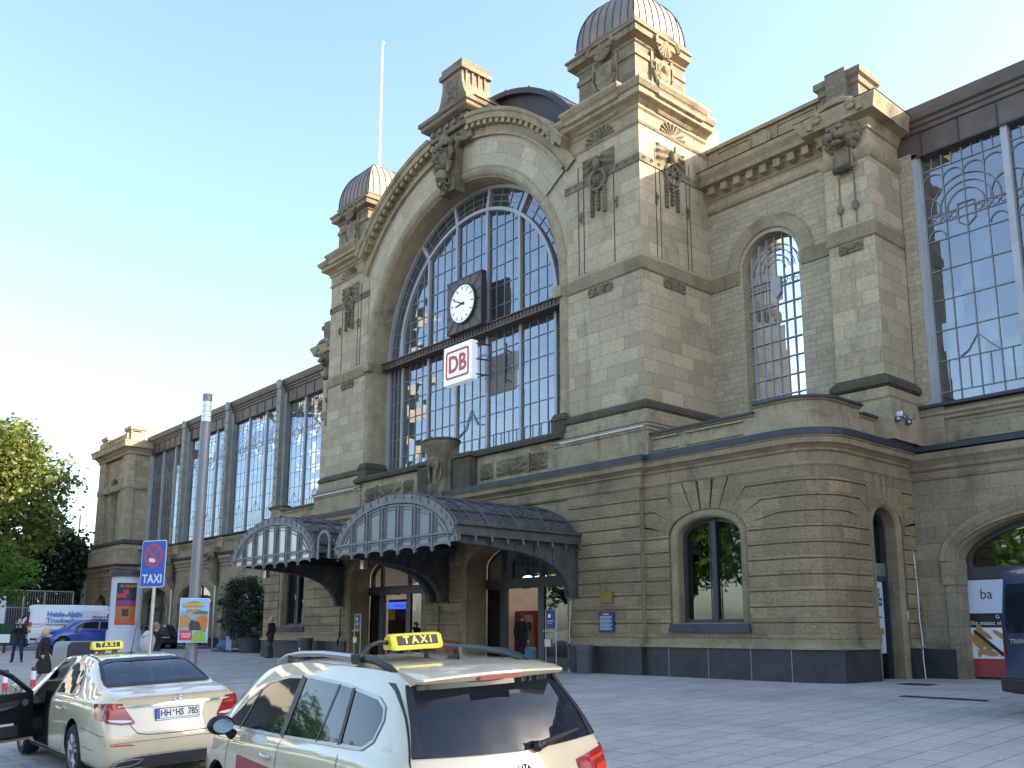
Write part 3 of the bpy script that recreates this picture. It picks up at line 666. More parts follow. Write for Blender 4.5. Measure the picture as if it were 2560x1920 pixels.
def tower(fn0, mir):
    fx = fn0; X0, X1, Y0, Y1 = -19.45, -16.35, 19.2, 23.4; B = ROOTS['station_building']
    sd = lambda u, z, d: (mirx(X1 + .0 - d + 0) if mir else X1 - d, Y0 + u, z)       # right hand side face: u along +Y, d depth into the wall
    s = MB(); s.prism([(X0, 5.86), (X1, 5.86), (X1, 16.5), (X0, 16.5)], Y0, Y1, fx)
    s.prism([(X0, 16.5), (X1, 16.5), (X1, 17.3), (X0, 17.3)], Y0, Y1 - .2, fx)
    tw = s.build('tower', ASH, ST)
    pth = mp([(X0 - .02, 20.0), (X0, Y0), (X1, Y0), (X1, 22.5)], mir)
    m = MB(); m.sweep([(.28, 5.86), (.28, 6.6), (.32, 6.62), (.32, 6.70), (.36, 6.73), (.36, 6.80), (-.1, 6.80)], pth)
    m.sweep([(.0, 6.84), (.24, 6.86), (.24, 7.02), (.17, 7.08), (.17, 7.26), (0, 7.27)], pth); m.build('tower_base', TRIM, tw, base=B)
    m = MB(); m.sweep([(-.1, 6.802), (.37, 6.802), (.36, 6.83), (.18, 6.87), (-.1, 6.9)], pth); m.sweep([(0, 7.272), (.17, 7.275), (.21, 7.33), (.2, 7.44), (.07, 7.56), (0, 7.58)], pth); m.build('weathered_moulding', SOOT, tw, base=B)
    m = MB(); m.sweep([(0, 11.45), (.05, 11.5), (.055, 11.84), (.02, 11.9), (0, 11.92)], pth); m.build('string_band', SOOT if False else LOWT, tw, base=B)
    m = MB(); m.sweep([(0, 14.84), (.035, 14.85), (.035, 15.1), (0, 15.11)], pth)
    for k in range(9):    # running scroll on the narrow band
        for f_, c0, c1 in ((fx, X0 + .15, X1 - .15), (sd, .15, 2.9)):
            u = c0 + (c1 - c0) * k / 8; m.tube([f_(u + .07 * cos(t) * (1 - k_ / 14), 14.975 + .07 * sin(t) * (1 - k_ / 14), (Y0 if f_ is fx else 0) - .045) for k_, t in enumerate([.6 * q for q in range(10)])], .014, 4, False)
    m.build('ornament_band', CARV, tw, base=B, smooth=50)
    # panel grooves under the emblem
    m = MB()
    for u in (X0 + .55, X0 + .78, X0 + 2.05): m.prism([(u, 12.0), (u + .03, 12.0), (u + .03, 15.6), (u, 15.6)], Y0 - .012, Y0 + .01, fx)
    for u in (.7, .9, 2.15, 2.32): m.prism([(u, 12.0), (u + .025, 12.0), (u + .025, 15.5), (u, 15.5)], -.012, .01, sd)
    m.build('panel_fillet', SOOT, tw, base=B)
    def emblem(f_, c, y, wheel):
        m = MB(); ring_ornament(m, f_, y, c, 14.85, .32, wheel)
        for s_ in (-1, 1):
            a, b = sorted((c + s_ * .08, c + s_ * .68))
            m.relief(a, b, 15.12, 15.74, y - .005, lambda u, v, s_=s_: max(0, min(1, .5 + .5 * sin((u if s_ > 0 else 1 - u) * 5 + v * 17))) * min(1, min(u, 1 - u, v, 1 - v) * 9) * (1 if (u if s_ > 0 else 1 - u) + .4 > 1 - v * 1.1 else .2), .1, 20, 20, fn=f_)
            m.prism([(c + s_ * .26 - .07, 13.72), (c + s_ * .26 + .07, 13.72), (c + s_ * .26 + .07, 14.6), (c + s_ * .26 - .07, 14.6)], y - .05, y, f_)
            for k in range(8): m.ball(f_(c + s_ * .26, 13.78 + .11 * k, y - .06), .055, 5)
            m.tube([f_(c + s_ * .75, 14.05, y - .03), f_(c + s_ * .72, 13.9, y - .07), f_(c + s_ * .77, 13.75, y - .05), f_(c + s_ * .71, 13.65, y - .03)], [.02, .05, .04, .015], 6)
        m.prism([(c - .05, 13.85), (c + .05, 13.85), (c + .05, 14.5), (c - .05, 14.5)], y - .06, y, f_)
        for k in range(5): m.ball(f_(c, 13.9 + .13 * k, y - .07), .06, 5)
        m.ball(f_(c, 15.35, y - .1), .13, 7, (1, 1, 1.6), .3, 5); m.ball(f_(c, 15.6, y - .06), .06, 5)
        m.build('emblem_relief', CARV, tw, base=B, smooth=50)
        m = MB()   # small scroll panel under the string band
        for s_ in (-1, 1):
            m.tube([f_(c + s_ * (.36 + .13 * cos(t)), 11.28 + .12 * sin(t), y - .03) for t in [.5 * q for q in range(13)]], .03, 5, False)
            m.tube([f_(c + s_ * .15, 11.42, y - .04), f_(c + s_ * .22, 11.3, y - .05), f_(c + s_ * .12, 11.18, y - .04)], .035, 5)
        m.relief(c - .5, c + .5, 11.12, 11.44, y - .002, carve(7, 3), .045, 20, 10, fn=f_); m.build('scroll_relief', CARV, tw, base=B, smooth=50)
    emblem(fx, -18.0, Y0, False); emblem(sd, 1.45, 0.0, True)
    # main cornice with a stepped centre
    tp = [(X0 + .0, 20.0), (X0 + .0, Y0), (X1, Y0), (X1, 22.4)]
    C1 = [(0, 16.05), (.03, 16.06), (.07, 16.12), (.03, 16.16), (.02, 16.2), (.02, 16.5), (.08, 16.56), (.08, 16.64), (.2, 16.74), (.34, 16.8), (.36, 16.82), (.36, 16.98), (.42, 17.0), (.5, 17.12), (.5, 17.2), (-.2, 17.42)]
    m = MB(); m.sweep(C1, mp(tp, mir))
    for f_, c, y in ((fx, -17.9, Y0), (sd, 1.55, 0.0)):
        pass
    C2 = [(o, z + .13) for o, z in C1[5:]]
    m.sweep(C2, mp([(-18.65, Y0), (-18.65, Y0 - .1), (-17.15, Y0 - .1), (-17.15, Y0)], mir)); m.sweep(C2, mp([(X1, Y0 + .8), (X1 + .1, Y0 + .8), (X1 + .1, Y0 + 2.3), (X1, Y0 + 2.3)], mir))
    co = m.build('tower_cornice', TRIM, tw, base=B)
    for f_, c, y in ((fx, -17.9, Y0 - .02), (sd, 1.55, -.02)):
        m = MB(); m.prism(arcpts(c, 16.1, .12, .12, 0, pi, 8), y - .04, y, f_)
        for k in range(9): a = radians(12 + 19.5 * k); m.tube([f_(c + .08 * cos(a), 16.12 + .08 * sin(a), y), f_(c + .6 * cos(a), 16.1 + .5 * sin(a), y - .03)], [.015, .05], 5)
        m.build('fan_relief', CARV, tw, smooth=50)
    # attic block
    A0, A1, D0, D1 = -18.95, -16.55, 19.35, 21.75
    m = MB(); m.prism([(A0, 17.3), (A1, 17.3), (A1, 19.0), (A0, 19.0)], D0, D1, fx); at = m.build('tower_attic', ASHD, tw, base=B)
    ap = mp([(A0, D1), (A0, D0), (A1, D0), (A1, D1)], mir)
    m = MB(); m.sweep([(.05, 17.3), (.1, 17.36), (.1, 17.5), (0, 17.6)], ap); m.sweep([(0, 18.5), (.05, 18.52), (.05, 18.68), (0, 18.7)], ap)
    m.sweep([(0, 18.92), (.06, 18.96), (.06, 19.02), (.2, 19.1), (.26, 19.12), (.27, 19.3), (.33, 19.33), (.33, 19.4), (0, 19.46)], ap)
    m.sweep([(.06, 19.4), (.08, 19.42), (.08, 19.66), (.1, 19.68), (.1, 19.74), (-.3, 19.76)], ap)
    for f_, c, y in ((fx, (A0 + A1) / 2, D0), ((lambda u, z, d: sd(u + (D0 - Y0), z, d + (X1 - A1))), 1.2, 0.0)):
        esweep(m, [(0, 0), (0, -.3), (.1, -.36), (.14, -.3), (.14, 0)], arcpts(c, 19.12, .5, .3, 0, pi, 12), f_, y)
        for k in range(9): a = radians(-160 + 17.5 * k); m.tube([f_(c, 19.3, y - .3), f_(c + .38 * cos(a), 19.25 + .42 * sin(a), y - .16)], [.03, .06], 6)
        m.prism([(c - .52, 17.65), (c - .42, 17.65), (c - .42, 18.9), (c - .52, 18.9)], y - .08, y, f_); m.prism([(c + .42, 17.65), (c + .52, 17.65), (c + .52, 18.9), (c + .42, 18.9)], y - .08, y, f_)
        m.prism([(c - .36, 18.7), (c - .34, 18.2), (c - .28, 17.95), (c, 17.78), (c + .28, 17.95), (c + .34, 18.2), (c + .36, 18.7)], y - .12, y, f_)
        m.tube([f_(c - .4, 18.6, y - .1), f_(c - .46, 18.2, y - .12), f_(c - .3, 17.85, y - .12), f_(c, 17.68, y - .12), f_(c + .3, 17.85, y - .12), f_(c + .46, 18.2, y - .12), f_(c + .4, 18.6, y - .1)], .05, 6)
        m.relief(c - .3, c + .3, 18.0, 18.65, y - .115, carve(11, 3), .06, 14, 14, fn=f_)
    m.build('attic_trim', TRIMD, tw, base=B, smooth=45)
    # square dome
    cx, cy, hw, h0, hh = (A0 + A1) / 2, (D0 + D1) / 2, 1.24, 19.75, 1.85
    prof = [(hw, h0)] + [(hw * cos(t) ** .75 if t < pi / 2 - .01 else 0.0, h0 + hh * sin(t)) for t in [pi / 2 * k / 12 for k in range(1, 13)]]
    m = MB()
    for i in range(len(prof) - 1):
        (r0, z0), (r1, z1) = prof[i], prof[i + 1]
        for q in range(4):
            c4 = [(-1, -1), (1, -1), (1, 1), (-1, 1)]; a, b = c4[q], c4[(q + 1) % 4]
            P = [(cx + a[0] * r0, cy + a[1] * r0, z0), (cx + b[0] * r0, cy + b[1] * r0, z0), (cx + b[0] * r1, cy + b[1] * r1, z1), (cx + a[0] * r1, cy + a[1] * r1, z1)]
            m.poly([((mirx(x) if mir else x), y, z) for x, y, z in P])
    dm = m.build('dome', DOME, tw, base=B, smooth=35)
    m = MB()
    for u in (-.98, -.66, -.33, 0, .33, .66, .98):
        pts = [(r, z) for r, z in prof if r >= abs(u)]
        if len(pts) > 2:
            for ax in range(4):
                line = [[(cx + u, cy - r - .012, z), (cx + r + .012, cy + u, z), (cx + u, cy + r + .012, z), (cx - r - .012, cy + u, z)][ax] for r, z in pts]
                m.tube([((mirx(x) if mir else x), y, z) for x, y, z in line], .013, 4)
    for c4 in ((-1, -1), (1, -1), (1, 1), (-1, 1)): m.tube([((mirx(cx + c4[0] * r) if mir else cx + c4[0] * r), cy + c4[1] * r, z) for r, z in prof[:-1]], .035, 6)
    m.build('dome_seam', ROOF, tw, base=B)
    if mir:
        m = MB(); m.tube([(mirx(cx), cy, h0 + hh - .1), (mirx(cx), cy, 24), (mirx(cx), cy, 28.0)], [.085, .075, .045], 10); m.ball((mirx(cx), cy, 28.05), .09, 6)
        m.build('flagpole', WHITE, ST, smooth=50)
both(tower)

# ---------------- great arch ----------------
B = ROOTS['station_building']; ZC = 12.0; a0 = radians(33)
m = MB(); m.ring(CX, ZC, 5.85, 7.0, a0, pi - a0, 19.16, 20.6, 48)
m.ring(CX, ZC, 5.85, 7.3, -.02, a0 + .01, 19.23, 20.6, 12); m.ring(CX, ZC, 5.85, 7.3, pi - a0 - .01, pi + .02, 19.23, 20.6, 12); m.ring(CX, ZC, 6.9, 7.9, .48, .74, 19.25, 20.4, 8); m.ring(CX, ZC, 6.9, 7.9, pi - .74, pi - .48, 19.25, 20.4, 8)
ga = m.build('gable_arch', VOUS, ST)
m = MB(); esweep(m, [(0, 1.0), (0, .16), (.03, .10), (.06, .10), (.09, .03), (.16, -.03), (.26, -.05), (.34, -.02), (.38, .03), (.44, .03), (.46, .12)], [(CX + 5.45, 7.15)] + arcpts(CX, ZC, 5.45, 5.45, 0, pi, 56) + [(CX - 5.45, 7.15)], None, 19.15)
m.build('arch_moulding', TRIM, ga, base=B, smooth=30)
m = MB(); m.ring(CX, ZC, 7.0, 7.45, a0 - .02, pi - a0 + .02, 19.11, 20.6, 48); m.ring(CX, ZC, 6.93, 7.02, a0, pi - a0, 19.02, 19.3, 48)
for k in range(37):
    a = radians(40 + 100 * k / 36)
    if abs(a - pi / 2) < .12: continue
    c, s_ = cos(a), sin(a); q = [(CX + c * r - s_ * t, ZC + s_ * r + c * t) for r, t in ((7.28, -.09), (7.28, .09), (7.46, .09), (7.46, -.09))]; m.prism(q, 18.84, 19.12)
a1 = radians(36.5)
esweep(m, [(0, .2), (0, -.1), (.02, -.36), (.1, -.38), (.2, -.4), (.22, -.46), (.3, -.5), (.34, -.5), (.36, .3)], arcpts(CX, ZC, 7.42, 7.42, a1, radians(81.5), 26), None, 19.15)
esweep(m, [(0, .2), (0, -.1), (.02, -.36), (.1, -.38), (.2, -.4), (.22, -.46), (.3, -.5), (.34, -.5), (.36, .3)], arcpts(CX, ZC, 7.42, 7.42, radians(98.5), pi - a1, 26), None, 19.15)
m.build('arch_cornice', TRIM, ga, base=B, smooth=30)
# raised crown, flared finial and mask
m = MB(); zt = ZC + 7.42
m.prism([(CX - 1.22, zt - .5), (CX + 1.22, zt - .5), (CX + 1.22, zt + .95), (CX - 1.22, zt + .95)], 18.95, 20.6)
m.prism([(CX - 1.15, zt + .05), (CX + 1.15, zt + .05), (CX + 1.15, zt + .5), (CX - 1.15, zt + .5)], 18.8, 18.96)
for k in range(5): x = CX - .9 + .45 * k; m.box(x - .1, x + .1, 18.72, 18.82, zt + .25, zt + .45)
m.sweep([(0, zt + .5), (.15, zt + .56), (.2, zt + .6), (.2, zt + .72), (.28, zt + .76), (.28, zt + .92), (0, zt + 1.02)], [(CX - 1.22, 20.6), (CX - 1.22, 18.75), (CX + 1.22, 18.75), (CX + 1.22, 20.6)])
fl = [(CX - 1.5, 20.42), (CX - 1.45, 20.5)] + [(CX - .60 - .85 * (1 - sin(t)), 20.5 + 1.25 * (1 - cos(t))) for t in [pi / 2 * k / 8 for k in range(1, 9)]] + [(CX - .6, 21.95)]
fl = fl + [(2 * CX - x, z) for x, z in fl[::-1]]; m.prism(fl, 18.95, 20.3); m.box(CX - .72, CX + .72, 18.86, 20.35, 21.95, 22.15); m.box(CX - .64, CX + .64, 18.92, 20.3, 22.15, 22.38)
m.box(CX - .55, CX + .75, 20.3, 21.3, 20.4, 21.2); m.box(CX - .5, CX + .7, 21.3, 22.2, 20.4, 20.85)
for k in range(4): m.box(CX + .62, CX + .66, 19.1 + .3 * k, 19.18 + .3 * k, 20.9, 21.95)
m.relief(CX - .3, CX + .3, 20.8, 21.8, 18.94, carve(21, 2), .08, 16, 20)
m.build('crown_finial', ASHD, ga, base=B, bevel=.02)
m = MB(); kx, ky = CX, 18.78   # grotesque keystone
m.prism([(kx - .42, 17.1), (kx + .42, 17.1), (kx + .55, 19.3), (kx - .55, 19.3)], 18.8, 19.3)
m.ball((kx, ky - .12, 18.35), .42, 16, (.92, .8, 1.25), .12, 3)
m.ball((kx, ky - .5, 18.33), .09, 8, (.7, 1, 1.6)); m.ball((kx, ky - .42, 18.12), .13, 8, (1.1, .6, .5)); m.ball((kx, ky - .36, 17.98), .14, 8, (1, .8, .8))
for s_ in (-1, 1):
    m.ball((kx + s_ * .16, ky - .42, 18.48), .07, 8, (1.2, .7, .7)); m.tube([(kx + s_ * .05, ky - .45, 18.6), (kx + s_ * .17, ky - .48, 18.63), (kx + s_ * .28, ky - .38, 18.55)], .035, 6)
    m.tube([(kx + s_ * .3, ky - .1, 18.8), (kx + s_ * .48, ky - .2, 18.5), (kx + s_ * .45, ky - .2, 18.1), (kx + s_ * .3, ky - .2, 17.75)], [.1, .13, .11, .06], 8)
    m.tube([(kx + s_ * .4, ky + .1, 18.75), (kx + s_ * .75, ky + .05, 18.95), (kx + s_ * 1.0, ky + .1, 18.85), (kx + s_ * 1.2, ky + .15, 18.9)], [.1, .12, .09, .04], 8)
    m.ball((kx + s_ * .6, ky + .02, 18.98), .13, 7, (1, 1, 1), .3, 6); m.ball((kx + s_ * .3, ky - .15, 18.95), .17, 7, (1, 1, 1), .3, 6)
m.ball((kx, ky - .15, 19.0), .24, 10, (1, .8, 1.3), .25, 5); m.ball((kx, ky - .1, 19.3), .12, 8, (.8, .8, 1.8), .2, 5)
for k in range(7): m.ball((kx - .36 + .12 * k, ky - .34, 18.78 + .03 * (k % 2)), .08, 6, (1, 1, 1), .3, 8)
m.tube([(kx, ky - .15, 17.75), (kx, ky - .28, 17.5), (kx, ky - .2, 17.28), (kx, ky, 17.2)], [.26, .2, .16, .1], 10)
for s_ in (-1, 1): m.tube([(kx + s_ * .2, ky - .15 + .14 * cos(t), 17.45 + .14 * sin(t)) for t in [.6 * q for q in range(11)]], .05, 6)
m.build('keystone_mask', CARV, ga, base=B, smooth=60)
# barrel roof behind the gable
m = MB(); m.ring(CX, 15.38, 5.85, 6.05, .1, pi - .1, 20.45, 41, 40, fn=lambda x, z, d: (x, d, z)); m.ring(CX, 12, 5.7, 7.7, a0, pi - a0, 20.4, 20.5, 40); m.prism([(CX + 5.9 * cos(t), 15.38 + 5.9 * sin(t)) for t in [pi * k / 30 for k in range(31)]], 20.7, 20.8); m.box(CX - 6.0, CX + 6.0, 20.5, 40, 14.9, 15.5); br = m.build('barrel_roof', ROOF, ST, smooth=30)
m = MB()
for k in range(13):
    a = radians(12 + 13 * k); m.tube([(CX + 6.08 * cos(a), 20.45, 15.38 + 6.08 * sin(a)), (CX + 6.08 * cos(a), 40, 15.38 + 6.08 * sin(a))], .03, 4)
m.build('roof_seam', LEAD, br, base=B)
# glazing
YG = 20.1
g = MB(); pp = [(CX + 5.46, 7.15)] + arcpts(CX, ZC, 5.46, 5.46, 0, pi, 48) + [(CX - 5.46, 7.15)]
g.poly([(x, YG, z) for x, z in pp]); gw = g.build('great_window', GLS, ST)
m = MB(); t = MB()
bar = lambda M_, x0, x1, z0, z1, y=YG, d=.12: M_.box(x0, x1, y - d, y + .03, z0, z1)
for off in (.9, 2.7, 4.45):
    for s_ in (-1, 1):
        x = CX + s_ * off; top = ZC + sqrt(4.57 ** 2 - off ** 2); bar(m, x - .055, x + .055, 7.15, 11.58, d=.08); bar(m, x - .055, x + .055, 11.85, top)
for off in (.9, 2.7):
    for s_ in (-1, 1):
        a = atan2(sqrt(4.57 ** 2 - off ** 2), s_ * off); c, sn = cos(a), sin(a)
        m.prism([(CX + c * r - sn * q, ZC + sn * r + c * q) for r, q in ((4.55, -.07), (4.55, .07), (5.45, .07), (5.45, -.07))], YG - .12, YG + .03)
m.ring(CX, ZC, 4.51, 4.63, 0, pi, YG - .13, YG + .03, 48); m.ring(CX, ZC, 5.33, 5.46, 0, pi, YG - .13, YG + .03, 48)
for s_ in (-1, 1): bar(m, *sorted((CX + s_ * 5.33, CX + s_ * 5.46)), 7.15, 12)
m.build('mullion', MULL, gw, base=B)
xs = [CX - .9 + .45 * k for k in range(1, 4)] + [CX + s_ * (.9 + .45 * k) for s_ in (-1, 1) for k in (1, 2, 3)] + [CX + s_ * (2.7 + .4375 * k) for s_ in (-1, 1) for k in (1, 2, 3)]
for x in xs:
    d = abs(x - CX); top = ZC + sqrt(max(0, 4.5 ** 2 - d * d)); bar(t, x - .011, x + .011, 7.15, top, d=.025)
for s_ in (-1, 1):
    for o in (4.78, 5.08): bar(t, CX + s_ * o - .016, CX + s_ * o + .016, 7.15, 12, d=.05)
zz = [7.92, 8.68, 9.44, 10.2, 10.96, 12.6, 13.36, 14.12, 14.88, 15.64]
for z in zz:
    w_ = 5.4 if z < 12 else sqrt(4.5 ** 2 - (z - ZC) ** 2); bar(t, CX - w_, CX + w_, z - .012, z + .012, d=.03)
for k in range(1, 26): # low lattice of the bottom row
    x = CX - 5.3 + 10.6 * k / 26 * 1.0; bar(t, x - .008, x + .008, 7.15, 7.92, d=.02)
for r in (4.86, 5.1): t.ring(CX, ZC, r - .011, r + .011, 0, pi, YG - .03, YG + .02, 48)
for k in range(1, 28):
    a = pi * k / 28; c, sn = cos(a), sin(a); t.prism([(CX + c * r - sn * q, ZC + sn * r + c * q) for r, q in ((4.6, -.011), (4.6, .011), (5.4, .011), (5.4, -.011))], YG - .03, YG + .02)
t.tube([(CX - .85, YG - .04, 8.1), (CX - .35, YG - .04, 8.35), (CX, YG - .04, 9.0), (CX + .35, YG - .04, 8.45), (CX + .8, YG - .04, 8.35)], .025, 5)
t.build('glazing_bars', LEADC, gw, base=B)
m = MB(); m.box(CX - 5.46, CX + 5.46, 19.7, 20.2, 11.6, 11.84); m.box(CX - 5.46, CX + 5.46, 19.62, 20.0, 11.84, 11.88); m.box(CX - 5.46, CX + 5.46, 19.64, 19.7, 11.58, 11.62)
for k in range(60): m.box(CX - 5.3 + .18 * k, CX - 5.26 + .18 * k, 19.66, 19.7, 11.64, 11.82)
m.build('transom_beam', COPR, gw, base=B)
# end stops of the moulding
for s_ in (-1, 1):
    x = CX + s_ * 5.62; m = MB(); m.box(x - .3, x + .3, 18.98, 20.0, 7.14, 7.5); m.tbox(x - .34, x + .34, 18.94, 20.0, 7.5, 7.72, 0, .1); m.build('jamb_foot', SOOT, ga)
    m = MB(); m.box(CX + s_ * 5.6 - .18, CX + s_ * 5.6 + .18, 19.0, 19.9, 11.5, 11.85); m.build('jamb_block', TRIM, ga)
# ---------------- link bays with the narrow window, and corner piers ----------------
def linkbay(fn0, mir):
    fx = fn0; Y = 22.5; B = ROOTS['station_building']; c = -14.25
    m = MB(); archwall(m, -16.5, -11.9, 5.9, 15.3, c, .95, 11.9, .93, Y, Y + .7, fx, zb=7.55)
    wl = m.build('wall', ASHS, ST)
    m = MB(); esweep(m, [(0, .6), (0, .12), (.06, .02), (.12, .02), (.14, -.06), (.5, -.07), (.54, -.02), (.58, .01)], arcpts(c, 11.9, .93, .93, 0, pi, 28), fx, Y)
    esweep(m, [(0, .6), (0, .12), (.06, .02), (.3, .0), (.3, .1)], [(c + .93, 7.5), (c + .93, 11.9)], fx, Y); esweep(m, [(0, .6), (0, .12), (.06, .02), (.3, .0), (.3, .1)], [(c - .93, 11.9), (c - .93, 7.5)], fx, Y)
    wn = m.build('window', TRIM, ST, smooth=35)
    g = MB(); g.poly([fx(u, z, Y + .32) for u, z in archpath(c, .95, 11.9, .93, 7.5)]); g.build('pane', GLS, wn, base=B)
    t = MB(); y0, y1 = Y + .27, Y + .32
    for k in range(-3, 4): x = c + k * .27; top = 11.9 + sqrt(max(0.01, .93 ** 2 - (x - c) ** 2)); t.prism([(x - .014, 7.5), (x + .014, 7.5), (x + .014, top), (x - .014, top)], y0, y1, fx)
    for z in (7.9, 8.45, 9.0, 9.55, 10.1, 10.65, 11.2, 11.45): t.prism([(c - .93, z - .014), (c + .93, z - .014), (c + .93, z + .014), (c - .93, z + .014)], y0 - .01, y1, fx)
    for r in (.3, .45, .62, .78): t.tube([fx(c + r * cos(a), 11.75 + r * sin(a), y0) for a in [pi * k / 16 for k in range(17)]], .016, 4)
    t.prism([(c - .16, 11.0), (c, 10.85), (c + .16, 11.0), (c + .16, 11.5), (c - .16, 11.5)], y0 - .02, y1, fx)
    for k in range(8): x = c - .85 + .24 * k; t.tube([fx(x + .07 * cos(a), 11.32 + .07 * sin(a), y0 - .01) for a in [.7 * q for q in range(10)]], .012, 4)
    t.build('tracery', MULL, wn, base=B); k = MB(); k.prism([(-16.3, 5.7), (-12.6, 5.7), (-12.6, 12.2), (-16.3, 12.2)], 24.6, 24.8, fx); k.build('added_backing', INTD, ST)  # dark panel added behind the narrow window to darken its view
    for a, b in ((-16.4, c - 1.05), (c + 1.05, -12.1)): m = MB(); m.prism([(a, 11.5), (b, 11.5), (b, 11.93), (a, 11.93)], Y - .05, Y, fx); m.build('string_band', LOWT, ST)
    m = MB(); pth = mp([(-16.4, Y), (-11.6, Y)], mir)
    m.sweep([(0, 14.08), (.08, 14.12), (.1, 14.2), (.02, 14.24), (0, 14.26)], pth)
    m.sweep([(0, 14.5), (.06, 14.54), (.06, 14.6), (.16, 14.86), (.46, 14.9), (.48, 15.05), (.58, 15.2), (.6, 15.32), (-.2, 15.44)], pth)
    for k in range(9): x = -16.0 + .47 * k; m.prism([(x - .11, 14.62), (x + .11, 14.62), (x + .11, 14.86), (x - .11, 14.86)], Y - .34, Y, fx)
    m.build('cornice', TRIM, ST)
    m = MB(); m.sweep([(.56, 15.34), (.62, 15.345), (.0, 15.46), (-.2, 15.47)], pth); m.build('lead_capping', LEAD, ST)
    m = MB(); m.prism([(-16.4, 15.44), (-12.0, 15.44), (-12.0, 16.2), (-16.4, 16.2)], Y + .02, Y + .6, fx)
    m.prism([(-16.4, 16.2), (-12.0, 16.2), (-12.0, 16.32), (-16.4, 16.32)], Y - .08, Y + .7, fx); m.prism([(-16.4, 15.44), (-12.0, 15.44), (-12.0, 15.54), (-16.4, 15.54)], Y - .03, Y + .1, fx)
    for a, b in ((-15.9, -14.75), (-13.75, -12.5)):
        esweep(m, [(0, 0), (0, -.04), (.04, -.05), (.06, 0)], [(b, 15.62), (b, 16.08), (a, 16.08), (a, 15.62), (b, 15.62)], fx, Y + .02)
    m.prism([(c + .3 * cos(t), 15.82 + .3 * sin(t)) for t in [2 * pi * k / 24 for k in range(24)]], Y - .1, Y + .1, fx); m.prism([(c + .22 * cos(t), 15.82 + .22 * sin(t)) for t in [2 * pi * k / 24 for k in range(24)]], Y - .13, Y - .1, fx)
    m.build('attic_parapet', TRIM, ST)
    # corner pier
    X0, X1, YP = -12.1, -10.78, 22.05; ppath = mp([(X0, Y), (X0, YP), (X1, YP), (X1, 23.9)], mir)
    m = MB(); m.prism([(X0, 5.9), (X1, 5.9), (X1, 15.2), (X0, 15.2)], YP, 24.0, fx); pr = m.build('corner_pier', ASH, ST)
    m = MB(); m.sweep([(.22, 5.9), (.22, 6.95), (.26, 7.0), (.26, 7.06), (.1, 7.12), (.1, 7.3), (0, 7.32)], ppath); m.sweep([(0, 13.72), (.05, 13.75), (.1, 13.85), (.12, 13.9), (.12, 14.0), (0, 14.05)], ppath)
    m.sweep([(0, 14.5), (.06, 14.54), (.06, 14.6), (.16, 14.76), (.42, 14.82), (.44, 14.95), (.52, 15.1), (.54, 15.2), (-.2, 15.3)], ppath)
    cm = -11.45
    esweep(m, [(0, .3), (0, -.4), (.06, -.5), (.16, -.54), (.2, -.5), (.2, .3)], arcpts(cm, 14.85, .62, .42, 0, pi, 20), fx, YP)
    for s_ in (-1, 1): m.tube([fx(cm + s_ * (.5 + .1 * cos(t)), 15.12 + .1 * sin(t), YP - .5) for t in [.6 * q for q in range(11)]], .07, 6)
    m.prism(arcpts(cm, 14.8, .64, .46, 0, pi, 16), YP - .36, YP, fx); m.build('pier_trim', TRIM, pr, base=B, smooth=35)
    m = MB(); m.sweep([(0, 7.325), (.1, 7.33), (.17, 7.38), (.15, 7.52), (.03, 7.66), (0, 7.68)], ppath); m.sweep([(.52, 15.21), (.56, 15.215), (0, 15.34)], ppath); m.build('weathered_moulding', SOOT, pr, base=B)
    m = MB(); m.sweep([(0, 11.45), (.05, 11.5), (.055, 11.84), (.02, 11.9), (0, 11.92)], ppath); m.build('string_band', LOWT, pr, base=B)
    m = MB()   # lion mask and its pendants
    m.ball(fx(cm, 14.5, YP - .2), .42, 16, (1.05, .8, .95), .35, 3.5)
    for k in range(14): a = 2 * pi * k / 14; m.ball(fx(cm + .42 * cos(a), 14.52 + .4 * sin(a), YP - .12), .15, 7, (1, .9, 1), .3, 7)
    for s_ in (-1, 1): m.ball(fx(cm + s_ * .16, 14.62, YP - .5), .09, 7, (1.2, .8, .8)); m.ball(fx(cm + s_ * .13, 14.35, YP - .54), .13, 8, (1, 1, .8)); m.ball(fx(cm + s_ * .18, 14.74, YP - .48), .08, 6, (1.6, .8, .6))
    m.ball(fx(cm, 14.5, YP - .56), .1, 8, (.8, 1, 1.4)); m.ball(fx(cm, 14.2, YP - .45), .14, 8, (1.2, .8, .6))
    m.prism([(cm - .2, 13.5), (cm + .2, 13.5), (cm + .22, 14.15), (cm - .22, 14.15)], YP - .22, YP, fx)
    for s_ in (-1, 1):
        m.tube([fx(cm + s_ * .25, 14.1, YP - .12), fx(cm + s_ * .25, 13.5, YP - .14)], .05, 6); m.tube([fx(cm + s_ * .22, 13.4, YP - .02), fx(cm + s_ * .22, 11.95, YP - .02)], .018, 5)
        m.ball(fx(cm + s_ * .22, 12.45, YP - .05), .09, 7, (1, .8, 1.6), .3, 6)
        m.tube([fx(cm + s_ * (.2 + .1 * cos(t)), 11.28 + .1 * sin(t), YP - .04) for t in [.5 * q for q in range(13)]], .03, 5, False)
    m.relief(cm - .36, cm + .36, 11.14, 11.44, YP - .002, carve(7, 3), .05, 16, 10, fn=fx)
    m.build('lion_mask', CARV, pr, base=B, smooth=60)
    m = MB(); m.tube([fx(cm - .24, 13.52, YP - .2), fx(cm + .24, 13.52, YP - .2)], .1, 10); m.build('console_foot', SOOT, pr, base=B)
    # finial block
    m = MB(); F0, F1 = -12.02, -10.9; fp = mp([(F0, 22.95), (F0, 21.98), (F1, 21.98), (F1, 22.95)], mir)
    m.prism([(F0, 15.3), (F1, 15.3), (F1, 16.2), (F0, 16.2)], 21.98, 22.95, fx)
